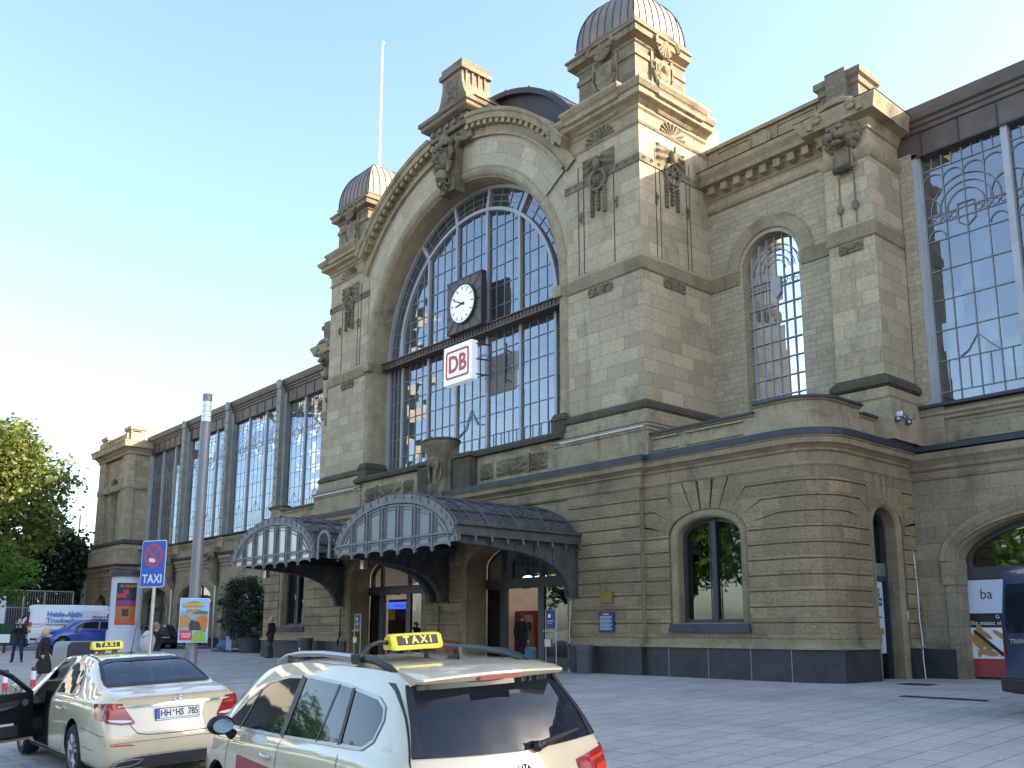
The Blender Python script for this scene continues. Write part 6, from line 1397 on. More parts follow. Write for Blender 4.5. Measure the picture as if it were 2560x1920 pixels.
# ---- people carrier taxi in the foreground ----
def carrier():
    rt = thing('people_carrier_taxi', 'ivory people-carrier taxi in the foreground with roof rails and red side panel', 'taxi', (0, 0, 0), 'ivory taxis waiting at the kerb')
    W = [(0, .81), (.04, .84), (.1, .865), (.25, .89), (.6, .905), (2.5, .915), (3.8, .905), (4.2, .86), (4.45, .72), (4.53, .6)]
    zr = [(0, 1.615), (.1, 1.625), (.4, 1.642), (1.0, 1.66), (2.0, 1.667), (2.6, 1.645), (3.0, 1.59), (3.35, 1.47), (3.7, 1.27), (3.95, 1.10), (4.2, 1.02), (4.4, .9), (4.53, .7)]
    wr = [(0, .605), (.4, .625), (2.0, .635), (3.0, .62), (3.6, .68), (4.0, .74), (4.53, .5)]
    zb = [(0, 1.09), (1, 1.085), (2.5, 1.03), (3.6, .98), (4.1, .94), (4.53, .65)]
    yr = [(.2, .08), (.32, .0), (.55, -.02), (.75, .02), (.95, .05), (1.10, .09), (1.3, .20), (1.55, .38), (1.62, .34)]
    yf = [(.2, .1), (.5, 0), (.9, .15)]
    b = Body(4.53, W, zr, wr, zb, yr, yf, sill=.2, mid=.62, rearc=.14)
    for y in (.87, 3.66):
        c = circ(y, .35, .375, 18)
        for s_ in 'LR': b.cut(s_, c)
    body = b.finish('body', IVORY, rt)
    # tailgate: glass with black corner trims, spoiler and brake lamp
    b.patch('rear_window', 'B', [(-.745, 1.115), (0, 1.095), (.745, 1.115), (.715, 1.2), (.66, 1.40), (.615, 1.55), (-.615, 1.55), (-.66, 1.40), (-.715, 1.2)], DGLS, rt, .008)
    for s_ in (-1, 1): b.patch('corner_trim', 'B', [(s_ * a, z) for a, z in ((.745, 1.12), (.615, 1.55), (.565, 1.55), (.62, 1.42), (.665, 1.25), (.675, 1.12))], BLACK, rt, .014)
    m = MB(); rows = []
    for t in [-1, -.96, -.8, -.5, -.2, 0, .2, .5, .8, .96, 1]:
        x = .605 * t; e = .04 * (1 - t * t); d = .0 if abs(t) < .99 else .05
        rows.append([m.pt((x, .55 - e, 1.653 - .012 * t * t)), m.pt((x, .34 - e + d, 1.638 - .018 * t * t)), m.pt((x, .225 - e + d, 1.612 - .018 * t * t)), m.pt((x, .22 - e + d, 1.596 - .018 * t * t)), m.pt((x, .25 - e + d, 1.56)), m.pt((x, .40, 1.54))])
    for a, c in zip(rows, rows[1:]):
        for k in range(5): m.f.append([a[k], c[k], c[k + 1], a[k + 1]])
    m.f.append(rows[0][:]); m.f.append(rows[-1][::-1]); sp = m.build('roof_spoiler', IVORY, rt, smooth=28)
    m = MB(); m.prism([(-.165, 1.583), (.165, 1.583), (.18, 1.568), (.165, 1.560), (-.165, 1.560), (-.18, 1.568)], .165, .23, fn=lambda u, z, d: (u, d + .0, z)); m.build('brake_lamp', REDL, sp)
    p0 = b.hit('B', .13, 1.105, .03); p1 = b.hit('B', .55, 1.16, .02); p2 = b.hit('B', .63, 1.163, .015)
    m = MB(); m.tube([p0 + Vector((-.02, 0, -.005)), p0, p0 * .85 + p1 * .15, p0 * .4 + p1 * .6, p1], [.018, .034, .026, .02, .014], 10); m.tube([p1, p2], .006, 6); m.ball(p0 + Vector((-.005, 0, 0)), .038, 8); m.build('rear_wiper', BLACK, rt, smooth=50)
    p = b.hit('B', 0, .965, .012); m = MB(); m.tube([p + Vector((.055 * cos(t), .018 * sin(t), .055 * sin(t))) for t in [2 * pi * k / 28 for k in range(29)]], .006, 6, False)
    for l in (((-.036, .035), (-.018, -.01), (0, .015), (.018, -.01), (.036, .035)), ((-.03, .0), (-.012, -.042), (0, -.01), (.012, -.042), (.03, .0)), ((-.018, .043), (0, .008), (.018, .043))): m.tube([p + Vector((a, .018 * c / .055 - .004, c)) for a, c in l], .0045, 5)
    bd = m.build('round_badge', CHRM, rt); m = MB(); m.lathe([(.052, 0), (0, 0.001)], 0, 0, 24); o = m.build('badge_field', BLACK, bd); o.data.transform(Matrix.Translation(p + Vector((0, .004, 0))) @ Matrix.Rotation(radians(72), 4, 'X'))
    for s_ in (-1, 1):
        o = b.patch('tail_lamp', 'B', [(s_ * a, z) for a, z in ((.47, .985), (.62, 1.01), (.80, 1.04), (.87, 1.03), (.87, .86), (.80, .84), (.60, .85), (.50, .90))], REDL, rt, .008)
        b.patch('lamp_glow', 'B', [(s_ * a, z) for a, z in ((.60, .97), (.80, 1.0), (.80, .975), (.62, .945))], ORGL, o, .013); b.patch('lamp_glow', 'B', [(s_ * a, z) for a, z in ((.66, .87), (.80, .87), (.80, .93), (.68, .92))], ORGL, o, .013)
        b.patch('lamp_wing', 'L' if s_ < 0 else 'R', [(.09, 1.03), (.28, 1.02), (.30, .92), (.20, .86), (.09, .85)], REDL, o, .008)
    # side glass on both sides
    for ax in 'LR':
        G = [(.66, 1.13), (.54, 1.19), (.50, 1.32), (.54, 1.40), (.66, 1.455), (1.2, 1.515), (1.9, 1.54), (2.4, 1.52), (2.85, 1.45), (3.25, 1.29), (3.62, 1.07), (3.66, 1.03), (2.2, 1.07)]
        b.patch('side_window', ax, G, DGLS, rt, .005); m = MB(); b.line(m, ax, G, .024, .009, True); m.build('window_trim', ALU, rt)
        for l, w in (([(1.02, 1.12), (1.08, 1.50)], .05), ([(1.42, 1.10), (1.34, 1.515)], .02), ([(2.13, 1.07), (2.06, 1.535)], .10), ([(3.2, 1.04), (3.02, 1.38)], .03)): m = MB(); b.line(m, ax, l, w, .011); m.build('window_pillar', BLACK, rt)
        m = MB(); b.line(m, ax, [(.98, 1.06), (.96, .85), (1.1, .62), (1.28, .5), (1.32, .25)], .008); b.line(m, ax, [(2.12, 1.06), (2.15, .7), (2.12, .28)], .008); b.line(m, ax, [(3.38, 1.03), (3.40, .7), (3.2, .3)], .008); m.build('panel_gap', BLACK, body)
        for y in (1.25, 2.35):
            q = b.hit(ax, y, .90, .02); s_ = -1 if ax == 'L' else 1; m = MB(); m.tube([q + Vector((-s_ * .02, -.1, 0)), q + Vector((s_ * .015, -.06, .004)), q + Vector((s_ * .015, .06, .004)), q + Vector((-s_ * .02, .1, 0))], .018, 7); m.build('door_handle', IVORY, rt, smooth=True)
    m = MB(); b.line(m, 'B', [(-.635, 1.56), (-.69, 1.35), (-.76, 1.1), (-.775, 1.0), (-.77, .5)], .008); b.line(m, 'B', [(.635, 1.56), (.69, 1.35), (.76, 1.1), (.775, 1.0), (.77, .5)], .008); m.build('tailgate_gap', BLACK, body)
    b.patch('red_side_panel', 'L', [(1.25, .34), (3.08, .34), (3.08, .835), (1.25, .80)], REDP, rt, .006)
    # roof rails, sign, fin, mirrors
    for s_ in (-1, 1):
        pts = [(.62, 1.605), (.72, 1.65), (.95, 1.690), (1.3, 1.71), (1.9, 1.722), (2.4, 1.708), (2.75, 1.675), (2.98, 1.615)]; m = MB()
        m.tube([(s_ * (.575 - .01 * (abs(y - 1.8) / 1.2) ** 2), y, z) for y, z in pts], [.014, .021, .024, .024, .024, .024, .021, .014], 8); rl = m.build('roof_rail', ALU if s_ < 0 else DARKF, rt, smooth=50)
        m = MB(); m.box(s_ * .575 - .02, s_ * .575 + .02, 2.58, 2.66, 1.62, 1.69)
        m.tube([(s_ * .578, .55, 1.60), (s_ * .578, .72, 1.655), (s_ * .578, .95, 1.694), (s_ * .578, 1.12, 1.703)], [.01, .026, .028, .026], 8); m.build('rail_foot', BLACK, rl, smooth=50)
    roof_sign(rt, Matrix.Translation((-.055, 1.33, 1.742)) @ Matrix.Scale(1.1, 4), .42)
    m = MB(); m.tube([(.06, 1.33, 1.655), (.06, 1.33, 1.76)], .017, 8); m.lathe([(.05, 1.655), (.048, 1.668), (.02, 1.675)], .06, 1.33, 16); m.build('sign_foot', BLACK, rt)
    m = MB(); m.tube([(-.255, 1.33, 1.80), (-.36, 1.32, 1.812), (-.45, 1.30, 1.79), (-.54, 1.24, 1.73), (-.575, 1.2, 1.71)], .018, 8); m.box(-.62, -.53, 1.12, 1.28, 1.675, 1.735); m.box(-.60, -.5, 1.24, 1.3, 1.66, 1.70); m.build('sign_clamp_arm', BLACK, rt, smooth=45)
    m = MB(); m.prism([(.93, 1.655), (1.13, 1.655), (1.08, 1.685), (1.0, 1.70), (.965, 1.755), (.95, 1.755)], .135, .165, fn=lambda u, z, d: (d, u, z)); m.tbox(.12, .18, .95, 1.12, 1.652, 1.69, 0, .014); m.build('shark_fin_aerial', BLACK, rt, smooth=45)
    for s_ in (-1, 1):
        m = MB(); m.ball((s_ * 1.02, 3.18, 1.09), .12, 12, (1.0, .62, .72)); m.tube([(s_ * .90, 3.2, .99), (s_ * .97, 3.18, 1.04)], [.05, .035], 8); mr = m.build('wing_mirror', BLACK, rt, smooth=50)
        m = MB(); m.prism([(s_ * 1.02 + .09 * cos(t), 1.09 + .062 * sin(t)) for t in [2 * pi * k / 18 for k in range(18)]], 3.095, 3.11); m.build('mirror_glass', MIRR, mr)
    for y in (.87, 3.66):
        wheelwell(rt, y, .335, .89)
        for s_ in (-1, 1): wheel(rt, s_ * .90, y, .32, side=s_)
    rt.rotation_mode = 'ZYX'; rt.location = (-4.81, 4.29, -.745); rt.rotation_euler = (.05, 0, radians(83.4)); return rt
MIRR = plain('mirror_blue', (0.25, 0.32, 0.42), 0.05, 1.0)
carrier()

# ---- distant and partly hidden vehicles ----
def hatch(name, lab, cat, mat, Ln, H, loc, rz, suv=True, plate_txt=None):
    rt = thing(name, lab, cat, (0, 0, 0)); k = Ln / 4.53; s = H / 1.66
    W = [(0, .80), (.1 * k, .865), (.6 * k, .90), (2.5 * k, .91), (3.8 * k, .90), (4.2 * k, .86), (4.53 * k, .62)]
    zr = [(0, 1.52 * s), (.3 * k, 1.58 * s), (1.0 * k, 1.64 * s), (2.0 * k, 1.66 * s), (2.6 * k, 1.62 * s), (3.0 * k, 1.5 * s), (3.4 * k, 1.25 * s), (3.6 * k, 1.12 * s), (4.2 * k, 1.03 * s), (4.4 * k, .95 * s), (4.53 * k, .7 * s)]
    wr = [(0, .58), (2 * k, .62), (3 * k, .62), (3.7 * k, .74), (4.53 * k, .55)]; zb = [(0, 1.05 * s), (2.5 * k, 1.03 * s), (3.5 * k, 1.0 * s), (4.53 * k, .66 * s)]
    b = Body(Ln, W, zr, wr, zb, [(.2, .08), (.5, -.01), (.9, .04), (1.1 * s, .10), (1.5 * s, .36)], [(.2, .1), (.5, 0), (.9, .15)], sill=.24)
    for y in (.87 * k, 3.66 * k):
        for a in 'LR': b.cut(a, circ(y, .37, .39, 14))
    body = b.finish('body', mat, rt)
    G = [(.6 * k, 1.1 * s), (.62 * k, 1.35 * s), (1.2 * k, 1.5 * s), (2.2 * k, 1.53 * s), (2.75 * k, 1.46 * s), (3.3 * k, 1.12 * s)]
    for a in 'LR':
        b.patch('side_window', a, G, DGLS, rt, .005); m = MB(); b.line(m, a, G, .025, .008, True); b.line(m, a, [(1.95 * k, 1.1 * s), (1.9 * k, 1.5 * s)], .07, .01); m.build('window_trim', ALU, rt)
    b.patch('rear_window', 'B', [(-.66, 1.12 * s), (.66, 1.12 * s), (.56, 1.46 * s), (-.56, 1.46 * s)], DGLS, rt, .006); b.patch('windscreen', 'F', [(-.68, 1.12 * s), (.68, 1.12 * s), (.56, 1.5 * s), (-.56, 1.5 * s)], DGLS, rt, .006)
    for s_ in (-1, 1): b.patch('tail_lamp', 'B', [(s_ * .5, .9 * s), (s_ * .86, .92 * s), (s_ * .86, 1.02 * s), (s_ * .55, 1.0 * s)], REDL, rt, .008); b.patch('headlamp', 'F', [(s_ * .5, .68 * s), (s_ * .8, .72 * s), (s_ * .8, .82 * s), (s_ * .5, .78 * s)], WHTL, rt, .008)
    q = b.hit('B', 0, .78 * s, .014); m = MB(); m.box(-.26, .26, -.055, .055, 0, .004); o = m.build('licence_plate', WHITE, rt); o.data.transform(Matrix.Translation(q) @ Matrix.Rotation(radians(86), 4, 'X'))
    for s_ in (-1, 1):
        m = MB(); m.ball((s_ * 1.0, 3.05 * k, 1.12 * s), .11, 8, (1, .6, .7)); m.build('wing_mirror', mat, rt, smooth=True)
    for y in (.87 * k, 3.66 * k):
        wheelwell(rt, y, .35, .88)
        for s_ in (-1, 1): wheel(rt, s_ * .89, y, .345, side=s_)
    rt.location = loc; rt.rotation_euler = (0, 0, radians(rz)); return rt
BLUC = plain('blue_car_paint', (0.01, 0.05, 0.33), 0.25, coat=1.0); BLKC = plain('black_car_paint', (0.012, 0.013, 0.016), 0.25, coat=1.0)
WHTC = plain('white_van_paint', (0.75, 0.77, 0.8), 0.3, coat=.7); NAVY = plain('dark_blue_van_paint', (0.012, 0.024, 0.075), 0.3, coat=1.0)
def van(name, lab, mat, loc, rz, Ln=5.4, H=2.45, letter=None, group=None, trim=True):
    rt = thing(name, lab, 'van', (0, 0, 0)); k = Ln / 5.4
    W = [(0, .93), (.05, .97), (.15, .99), (3.9 * k, 1.0), (4.6 * k, .97), (5.1 * k, .88), (5.4 * k, .6)]
    zr = [(0, H - .05), (.15, H - .01), (.4, H), (3.5 * k, H), (3.75 * k, H - .08), (4.5 * k, 1.62), (4.8 * k, 1.28), (5.2 * k, 1.12), (5.4 * k, .8)]
    wr = [(0, .84), (3.6 * k, .86), (4.5 * k, .8), (5.4 * k, .5)]; zb = [(0, 1.35), (3.8 * k, 1.35), (4.6 * k, 1.15), (5.4 * k, .75)]
    b = Body(Ln, W, zr, wr, zb, [(.3, .02), (.5, .0), (1.2, .0), (H, .06)], [(.2, .1), (.5, 0), (.9, .1)], sill=.32, mid=.8, tumble=.985, rearc=.03)
    for y in (1.1 * k, 4.35 * k):
        for a in 'LR': b.cut(a, circ(y, .40, .43, 14))
    body = b.finish('body', mat, rt)
    for a in 'LR':
        b.patch('cab_window', a, [(3.55 * k, 1.38), (3.55 * k, 1.95), (3.95 * k, 1.95), (4.35 * k, 1.6), (4.5 * k, 1.36)], DGLS, rt, .006)
        m = MB(); b.line(m, a, [(3.45 * k, .5), (3.45 * k, 2.2), (3.9 * k, 2.15)], .012); b.line(m, a, [(1.9 * k, .5), (1.9 * k, 2.2)], .012); b.line(m, a, [(.05, 1.0), (5 * k, 1.0)], .012) ; m.build('panel_gap', DARKF, body)
        b.patch('side_rubbing_strip', a, [(.1, .5), (5.0 * k, .5), (5.0 * k, .6), (.1, .6)], BLACK, rt, .012)
    b.patch('windscreen', 'F', [(-.7, 1.38), (.7, 1.38), (.62, 2.05), (-.62, 2.05)], DGLS, rt, .006)
    for s_ in (-1, 1):
        b.patch('rear_window', 'B', [(s_ * .06, 1.28), (s_ * .70, 1.26), (s_ * .80, 1.34), (s_ * .80, 1.95), (s_ * .74, 2.03), (s_ * .06, 2.03)], DGLS, rt, .008)
        o = b.patch('tail_lamp', 'B', [(s_ * .86, .88), (s_ * .97, .88), (s_ * .97, 1.45), (s_ * .9, 1.45)], ORGL, rt, .012); b.patch('lamp_wing', 'L' if s_ < 0 else 'R', [(.02, .88), (.14, .90), (.14, 1.45), (.02, 1.45)], ORGL, o, .012)
        b.patch('lamp_clear', 'L' if s_ < 0 else 'R', [(.03, 1.02), (.14, 1.03), (.14, 1.2), (.03, 1.2)], WHTL, o, .016)
        b.patch('reflector', 'B', [(s_ * .6, .44), (s_ * .78, .44), (s_ * .78, .48), (s_ * .6, .48)], ORGL, rt, .03)
        m = MB(); m.box(*sorted((s_ * 1.02, s_ * 1.2)), 4.2 * k, 4.32 * k, 1.3, 1.7); m.build('wing_mirror', BLACK, rt, bevel=.03)
    m = MB(); b.line(m, 'B', [(0, .6), (0, 2.2)], .012); b.line(m, 'B', [(-.84, .62), (-.85, 2.15), (.85, 2.15), (.84, .62)], .012, .004, True); b.line(m, 'B', [(.1, 1.02), (.7, 1.02)], .02); m.build('door_gap', DARKF, body)
    m = MB(); m.box(-.95, .95, -.09, .04, .34, .56); m.build('rear_bumper', BLACK, rt, bevel=.03)
    for y in (1.1 * k, 4.35 * k):
        wheelwell(rt, y, .38, .96)
        for s_ in (-1, 1): wheel(rt, s_ * .97, y, .35, side=s_)
    rt.location = loc; rt.rotation_euler = (0, 0, radians(rz)); return rt, b
hatch('blue_car', 'bright blue sport utility car standing in front of the white lettered van', 'car', BLUC, 4.5, 1.62, (-51.5 + 4.5 * .06, 13.1 + 4.4, .12), 176.5)
hatch('black_car', 'small black car seen from behind, parked by the station arches', 'car', BLKC, 4.0, 1.42, (-52.6, 19.7, .12), 84)
v1, vb = van('white_van', 'white panel van with blue lettering on its side and a red tail lamp', WHTC, (-56.0, 13.4, .12), -9, 5.9, 2.42)
LB = plain('van_letter_blue', (0.12, 0.3, 0.75), 0.5); LR = plain('van_letter_red', (0.55, 0.1, 0.12), 0.5)
Mv = Matrix(((0, 0, 1, 1.012), (1, 0, 0, 0), (0, 1, 0, 0), (0, 0, 0, 1)))
for tx, sz, y, z, mt, sh in (('Heide-Aktiv', .36, 1.72, 1.90, LB, 0), ('Trockenbau', .36, 1.72, 1.55, LB, 0), ('Wir tragen zu', .13, 3.5, 1.78, LR, .1), ('Ihrer Wand bei!', .13, 3.7, 1.6, LR, .1)):
    o = text('side_lettering', tx, sz, mt, Mv @ Matrix.Translation((y, z, -.02)), v1, .03, .012 if sz > .2 else .002)
m = MB(); m.box(1.0, 1.02, .8, 4.6, 1.02, 1.08); m.build('blue_stripe', LB, v1); m = MB(); m.box(1.0, 1.03, .85, 2.7, 1.32, 1.35); m.build('roof_rail_slot', BLACK, v1)
v2, _ = van('white_van', 'white van whose cab shows behind the man with the phone, facing left', WHTC, (-61.2 + .3, 13.4 + 5.2, .18), 176, 5.2, 2.2)
v3, _ = van('dark_blue_van', 'dark blue van seen from behind at the right edge near the shop arch', NAVY, (-5.36, 15.3, gz(-5.4, 15.3)), -35, 5.5, 2.32)
q = Vector((.0, -.045, .78)); plate(v3, Matrix.Translation((0, -.045, .74)) @ Matrix.Rotation(radians(88), 4, 'X'), ('HH HB', '427'))
text('model_lettering', 'TRANSIT', .10, ALU, Matrix.Translation((-.42, -.03, 1.13)) @ Matrix.Rotation(radians(90), 4, 'X'), v3, .012, .003, sx=1.4)
# ---------------- people ----------------
SKIN = plain('skin', (0.52, 0.31, 0.22), 0.55); 
def person(label, loc, rz, h=1.75, pose='stand', top=(0.02, 0.02, 0.025), legs=(0.03, 0.035, 0.05), hair=(0.06, 0.045, 0.03), hairstyle='short', female=False, coat=False, skirt=False, group=None):
    rt = thing('person', label, 'person', (0, 0, 0), group); k = h / 1.75; s = .92 if female else 1.0
    V = lambda x, y, z: Vector((x * k, y * k, z * k)); R = lambda r: r * k
    tm = plain('top_cloth', top, 0.85, var=.15, vscale=9); lm = plain('leg_cloth', legs, 0.85, var=.15, vscale=9); hm = plain('hair_tone', hair, 0.7, var=.3, vscale=60); sm = MATS.get('shoe_leather') or plain('shoe_leather', (0.02, 0.018, 0.016), 0.5)
    hip, kn, an = .095, .50, .085; sh = .185 * s
    J = {}
    for q in (-1, 1):
        J[q] = dict(hip=V(q * hip, 0, .93), knee=V(q * .105, -.02, kn), ank=V(q * .11, .025, an), toe=V(q * .13, -.13, .04), sh=V(q * sh, .01, 1.43), el=V(q * (sh + .07), .03, 1.14), wr=V(q * (sh + .06), -.06, .90), hd=V(q * (sh + .05), -.09, .82), pd=Vector((0, -.25, -1)))
    if pose == 'phone':
        for q in (-1, 1): J[q].update(el=V(q * .27, -.06, 1.17), wr=V(q * .09, -.26, 1.36), hd=V(q * .05, -.30, 1.42), pd=Vector((-.3 * q, -.5, .7))); J[q]['knee'] = V(q * .14, -.02, kn); J[q]['ank'] = V(q * .17, .02, an); J[q]['toe'] = V(q * .2, -.14, .04)
    if pose == 'walk':
        J[-1].update(knee=V(-.09, -.14, .50), ank=V(-.09, -.16, .09), toe=V(-.09, -.32, .05)); J[1].update(knee=V(.09, .05, .49), ank=V(.09, .30, .14), toe=V(.09, .2, .04))
        J[-1].update(el=V(-.25, .10, 1.15), wr=V(-.23, .12, .90), hd=V(-.23, .11, .82)); J[1].update(el=V(.25, -.03, 1.15), wr=V(.22, -.2, .95), hd=V(.22, -.24, .88))
    if pose == 'pocket': J[1].update(el=V(.30, .06, 1.17), wr=V(.22, -.06, .99), hd=V(.19, -.10, .94)); J[-1].update(el=V(-.26, .05, 1.15), wr=V(-.22, -.1, .93), hd=V(-.2, -.13, .87))
    if pose == 'raise': J[-1].update(el=V(-.27, -.2, 1.38), wr=V(-.1, -.25, 1.6), hd=V(-.06, -.25, 1.67), pd=Vector((.2, -.1, 1)))
    if pose == 'pull': J[-1].update(el=V(-.26, .06, 1.15), wr=V(-.32, .12, .90), hd=V(-.34, .15, .83))
    def limb(m, pts, rs): m.tube(pts, [R(r) for r in rs], 10); [m.ball(tuple(p), R(r) * .99, 6) for p, r in zip(pts, rs)]
    def mid(a, b, t): return a + (b - a) * t
    def grow(m, d, torso=True, arms=True, leg=True):
        if torso:
            for z, rx, ry in ((.92, .155, .115), (1.0, .15, .115), (1.1, .14, .105), (1.2, .15, .11), (1.32, .17, .12), (1.40, .165, .105)): m.ball(tuple(V(0, 0, z)), R(1), 9, (rx * s + d, ry + d, .085 + d * .5))
            m.tube([J[-1]['sh'], J[1]['sh']], R(.062 + d), 8)
        for q in (-1, 1):
            j = J[q]
            if arms: limb(m, [j['sh'], mid(j['sh'], j['el'], .4), j['el'], mid(j['el'], j['wr'], .35), j['wr']], [.058 + d, .052 + d, .042 + d, .042 + d, .029 + d])
            if leg: limb(m, [j['hip'], mid(j['hip'], j['knee'], .4), j['knee'], mid(j['knee'], j['ank'], .35), j['ank']], [.092 + d, .082 + d, .056 + d, .058 + d, .038 + d])
    def remesh(o, v): md = o.modifiers.new('remesh', 'REMESH'); md.mode = 'VOXEL'; md.voxel_size = v; md.use_smooth_shade = True; sm_ = o.modifiers.new('smooth', 'SMOOTH'); sm_.iterations = 2; return o
    m = MB(); grow(m, -.012)
    hc = V(0, -.012, 1.645); m.tube([V(0, .012, 1.42), V(0, .0, 1.56)], R(.052), 10); m.ball(tuple(hc), R(.1), 12, (.76, .93, 1.16)); m.ball(tuple(V(0, -.045, 1.575)), R(.055), 9, (.95, .9, .85))
    m.ball(tuple(V(0, -.112, 1.635)), R(.016), 6, (.8, 1.1, 1.5)); m.ball(tuple(V(0, -.098, 1.592)), R(.02), 6, (1.3, .5, .4))
    for q in (-1, 1): m.ball(tuple(V(q * .078, .0, 1.64)), R(.02), 6, (.4, .8, 1.3))
    for q in (-1, 1):
        j = J[q]; w = j['wr']; d = (j['hd'] - w).normalized(); pd = j['pd'].normalized(); sd = d.cross(Vector((0, 1, 0))); sd = sd.normalized() if sd.length > .1 else Vector((0, 0, 1)); pl = w + d * R(.055)
        m.ball(tuple(pl), R(.04), 8, (1, .9, 1)); m.tube([w, pl], [R(.024), R(.034)], 8)
        for i, (o_, l_) in enumerate(((-.027, .062), (-.009, .072), (.009, .068), (.026, .052))):
            b = pl + sd * R(o_) + d * R(.025); m.tube([b, b + d * R(l_ * .55), b + d * R(l_ * .9) + Vector((0, -1, 0)).cross(sd) * R(.012)], [R(.0105), R(.010), R(.0085)], 6)
        b = pl - sd * R(.03 * q); m.tube([pl - sd * R(.02), pl - sd * R(.042) + d * R(.02), pl - sd * R(.045) + d * R(.045)], [R(.013), R(.011), R(.009)], 6)
    remesh(m.build('body', SKIN, rt, smooth=True), .010)
    m = MB(); grow(m, .016, True, True, False)
    if coat:
        for i in range(8): t = i / 7; m.ball(tuple(V(0, .0, .92 - .42 * t)), R(1), 9, (.175 + .035 * t, .165 + .11 * t, .07))
    else: m.ball(tuple(V(0, 0, .93)), R(1), 9, (.17 * s, .135, .06))
    m.tube([V(0, .012, 1.44), V(0, .01, 1.505)], R(.066), 10); remesh(m.build('top_garment', tm, rt, smooth=True), .014)
    m = MB()
    if skirt:
        for i in range(8): t = i / 7; m.ball(tuple(V(0, 0, .92 - .40 * t)), R(1), 9, (.17 + .03 * t, .16 + .10 * t, .06))
        m.build; remesh(m.build('skirt', lm, rt, smooth=True), .014)
    else:
        grow(m, .014, False, False, True); m.ball(tuple(V(0, 0, .92)), R(1), 9, (.165, .13, .09)); remesh(m.build('trousers', lm, rt, smooth=True), .014)
    for q in (-1, 1):
        m = MB(); j = J[q]; m.tube([j['ank'] + Vector((0, R(.045), -R(.045))), j['ank'] + Vector((0, 0, -R(.03))), mid(j['ank'], j['toe'], .6) + Vector((0, 0, -R(.01))), j['toe']], [R(.036), R(.045), R(.042), R(.03)], 9); m.ball(tuple(j['toe']), R(.035), 7, (1.1, 1, .8)); m.ball(tuple(j['ank'] + Vector((0, R(.03), -R(.04)))), R(.04), 7); m.build('shoe', sm, rt, smooth=True)
    m = MB()
    if hairstyle != 'bald':
        m.ball(tuple(V(0, .012, 1.672)), R(.1), 14, (.84, 1.0, 1.06), .05, 4)
        if hairstyle == 'bob': m.ball(tuple(V(0, .03, 1.63)), R(.108), 14, (.94, .92, 1.12), .1, 5)
        if hairstyle == 'bun': m.ball(tuple(V(0, .10, 1.72)), R(.055), 8, (1, 1, 1), .2, 5)
        # trim the face free
        m2 = MB(); n0 = len(m.v)
        m.v = [(x, (y if y > -.055 * k or z > 1.70 * k else -.055 * k + (y + .055 * k) * .1), z) for x, y, z in m.v]
    else: m.ball(tuple(V(0, .03, 1.625)), R(.1), 12, (.8, .78, .62))
    m.build('hair', hm, rt, smooth=True)
    rt.location = loc; rt.rotation_euler = (0, 0, rz); return rt, J, k
def placed(fn): pass
face = lambda dx, dy: atan2(dx, -dy)       # figures look along their local -Y
p1, _, _ = person('bald man in a maroon jumper and dark trousers standing by the left pavilion wall', (-36.4, 18.15, 0.0), face(-.9, -.6), 1.72, 'pocket', (0.085, 0.012, 0.02), (0.045, 0.045, 0.03), (0.3, 0.24, 0.2), 'bald')
m = MB(); m.prism([(-.03, 1.40), (.03, 1.40), (.045, 1.47), (-.045, 1.47)], -.125, -.10); m.build('shirt_collar', WHITE, p1)
p2, J2, k2 = person('dark-haired man in black top and blue trousers looking down at a phone', (-42.3, 9.85, gz(-42.3, 9.85)), face(.9, -.35), 1.78, 'phone', (0.012, 0.012, 0.016), (0.016, 0.022, 0.07), (0.025, 0.02, 0.018), 'short')
m = MB(); m.box(-.04, .04, -.335, -.325, 1.40, 1.54); ph = m.build('phone', BLACK); ph.parent = None; ph.location = p2.location; ph.rotation_euler = p2.rotation_euler; tag(ph, 'black phone in the hands of the man in blue trousers', 'phone')
p3, _, _ = person('blond woman in a long dark coat walking past the grey box', (-28.55, 7.35, gz(-28.55, 7.35)), face(.55, .85), 1.66, 'walk', (0.018, 0.018, 0.02), (0.02, 0.02, 0.022), (0.50, 0.36, 0.2), 'bob', True, coat=True, skirt=True)
m = MB(); m.box(-.07, .07, -.118, -.105, 1.545, 1.575); m.build('sunglasses', BLACK, p3)
p4, _, _ = person('light-haired person in dark clothes with one arm raised, carrying a big pale backpack', (-27.6, 10.1, gz(-27.6, 10.1)), face(-.35, .9), 1.72, 'raise', (0.015, 0.016, 0.02), (0.015, 0.016, 0.02), (0.33, 0.2, 0.1), 'bun', True)
bp_, M4 = MB(), p4
bp_.ball((0, .30, 1.15), .26, 14, (.95, .72, 1.3), .1, 3); o = bp_.build('backpack', plain('pale_backpack_cloth', (0.50, 0.50, 0.50), 0.8, var=.15, vscale=8), smooth=True); o.location = p4.location; o.rotation_euler = p4.rotation_euler; tag(o, 'large pale grey backpack on the back of the person behind the taxi sign', 'backpack')
m = MB(); m.tube([(.14, .12, 1.45), (.16, -.02, 1.5), (.15, -.12, 1.38), (.18, 0, 1.05), (.15, .15, .95)], .02, 6); m.tube([(-.14, .12, 1.45), (-.16, -.02, 1.5), (-.15, -.12, 1.38), (-.18, 0, 1.05), (-.15, .15, .95)], .02, 6); m.tube([(-.2, .35, 1.42), (0, .49, 1.3), (.2, .35, 1.42)], .01, 5); m.build('strap', BLACK, o)
p5, _, _ = person('traveller in a dark top and blue jeans pulling a suitcase inside the right doorway', (-23.1, 20.55, 0.012), face(-.3, .9), 1.70, 'pull', (0.02, 0.02, 0.024), (0.02, 0.03, 0.08), (0.07, 0.04, 0.025), 'short')
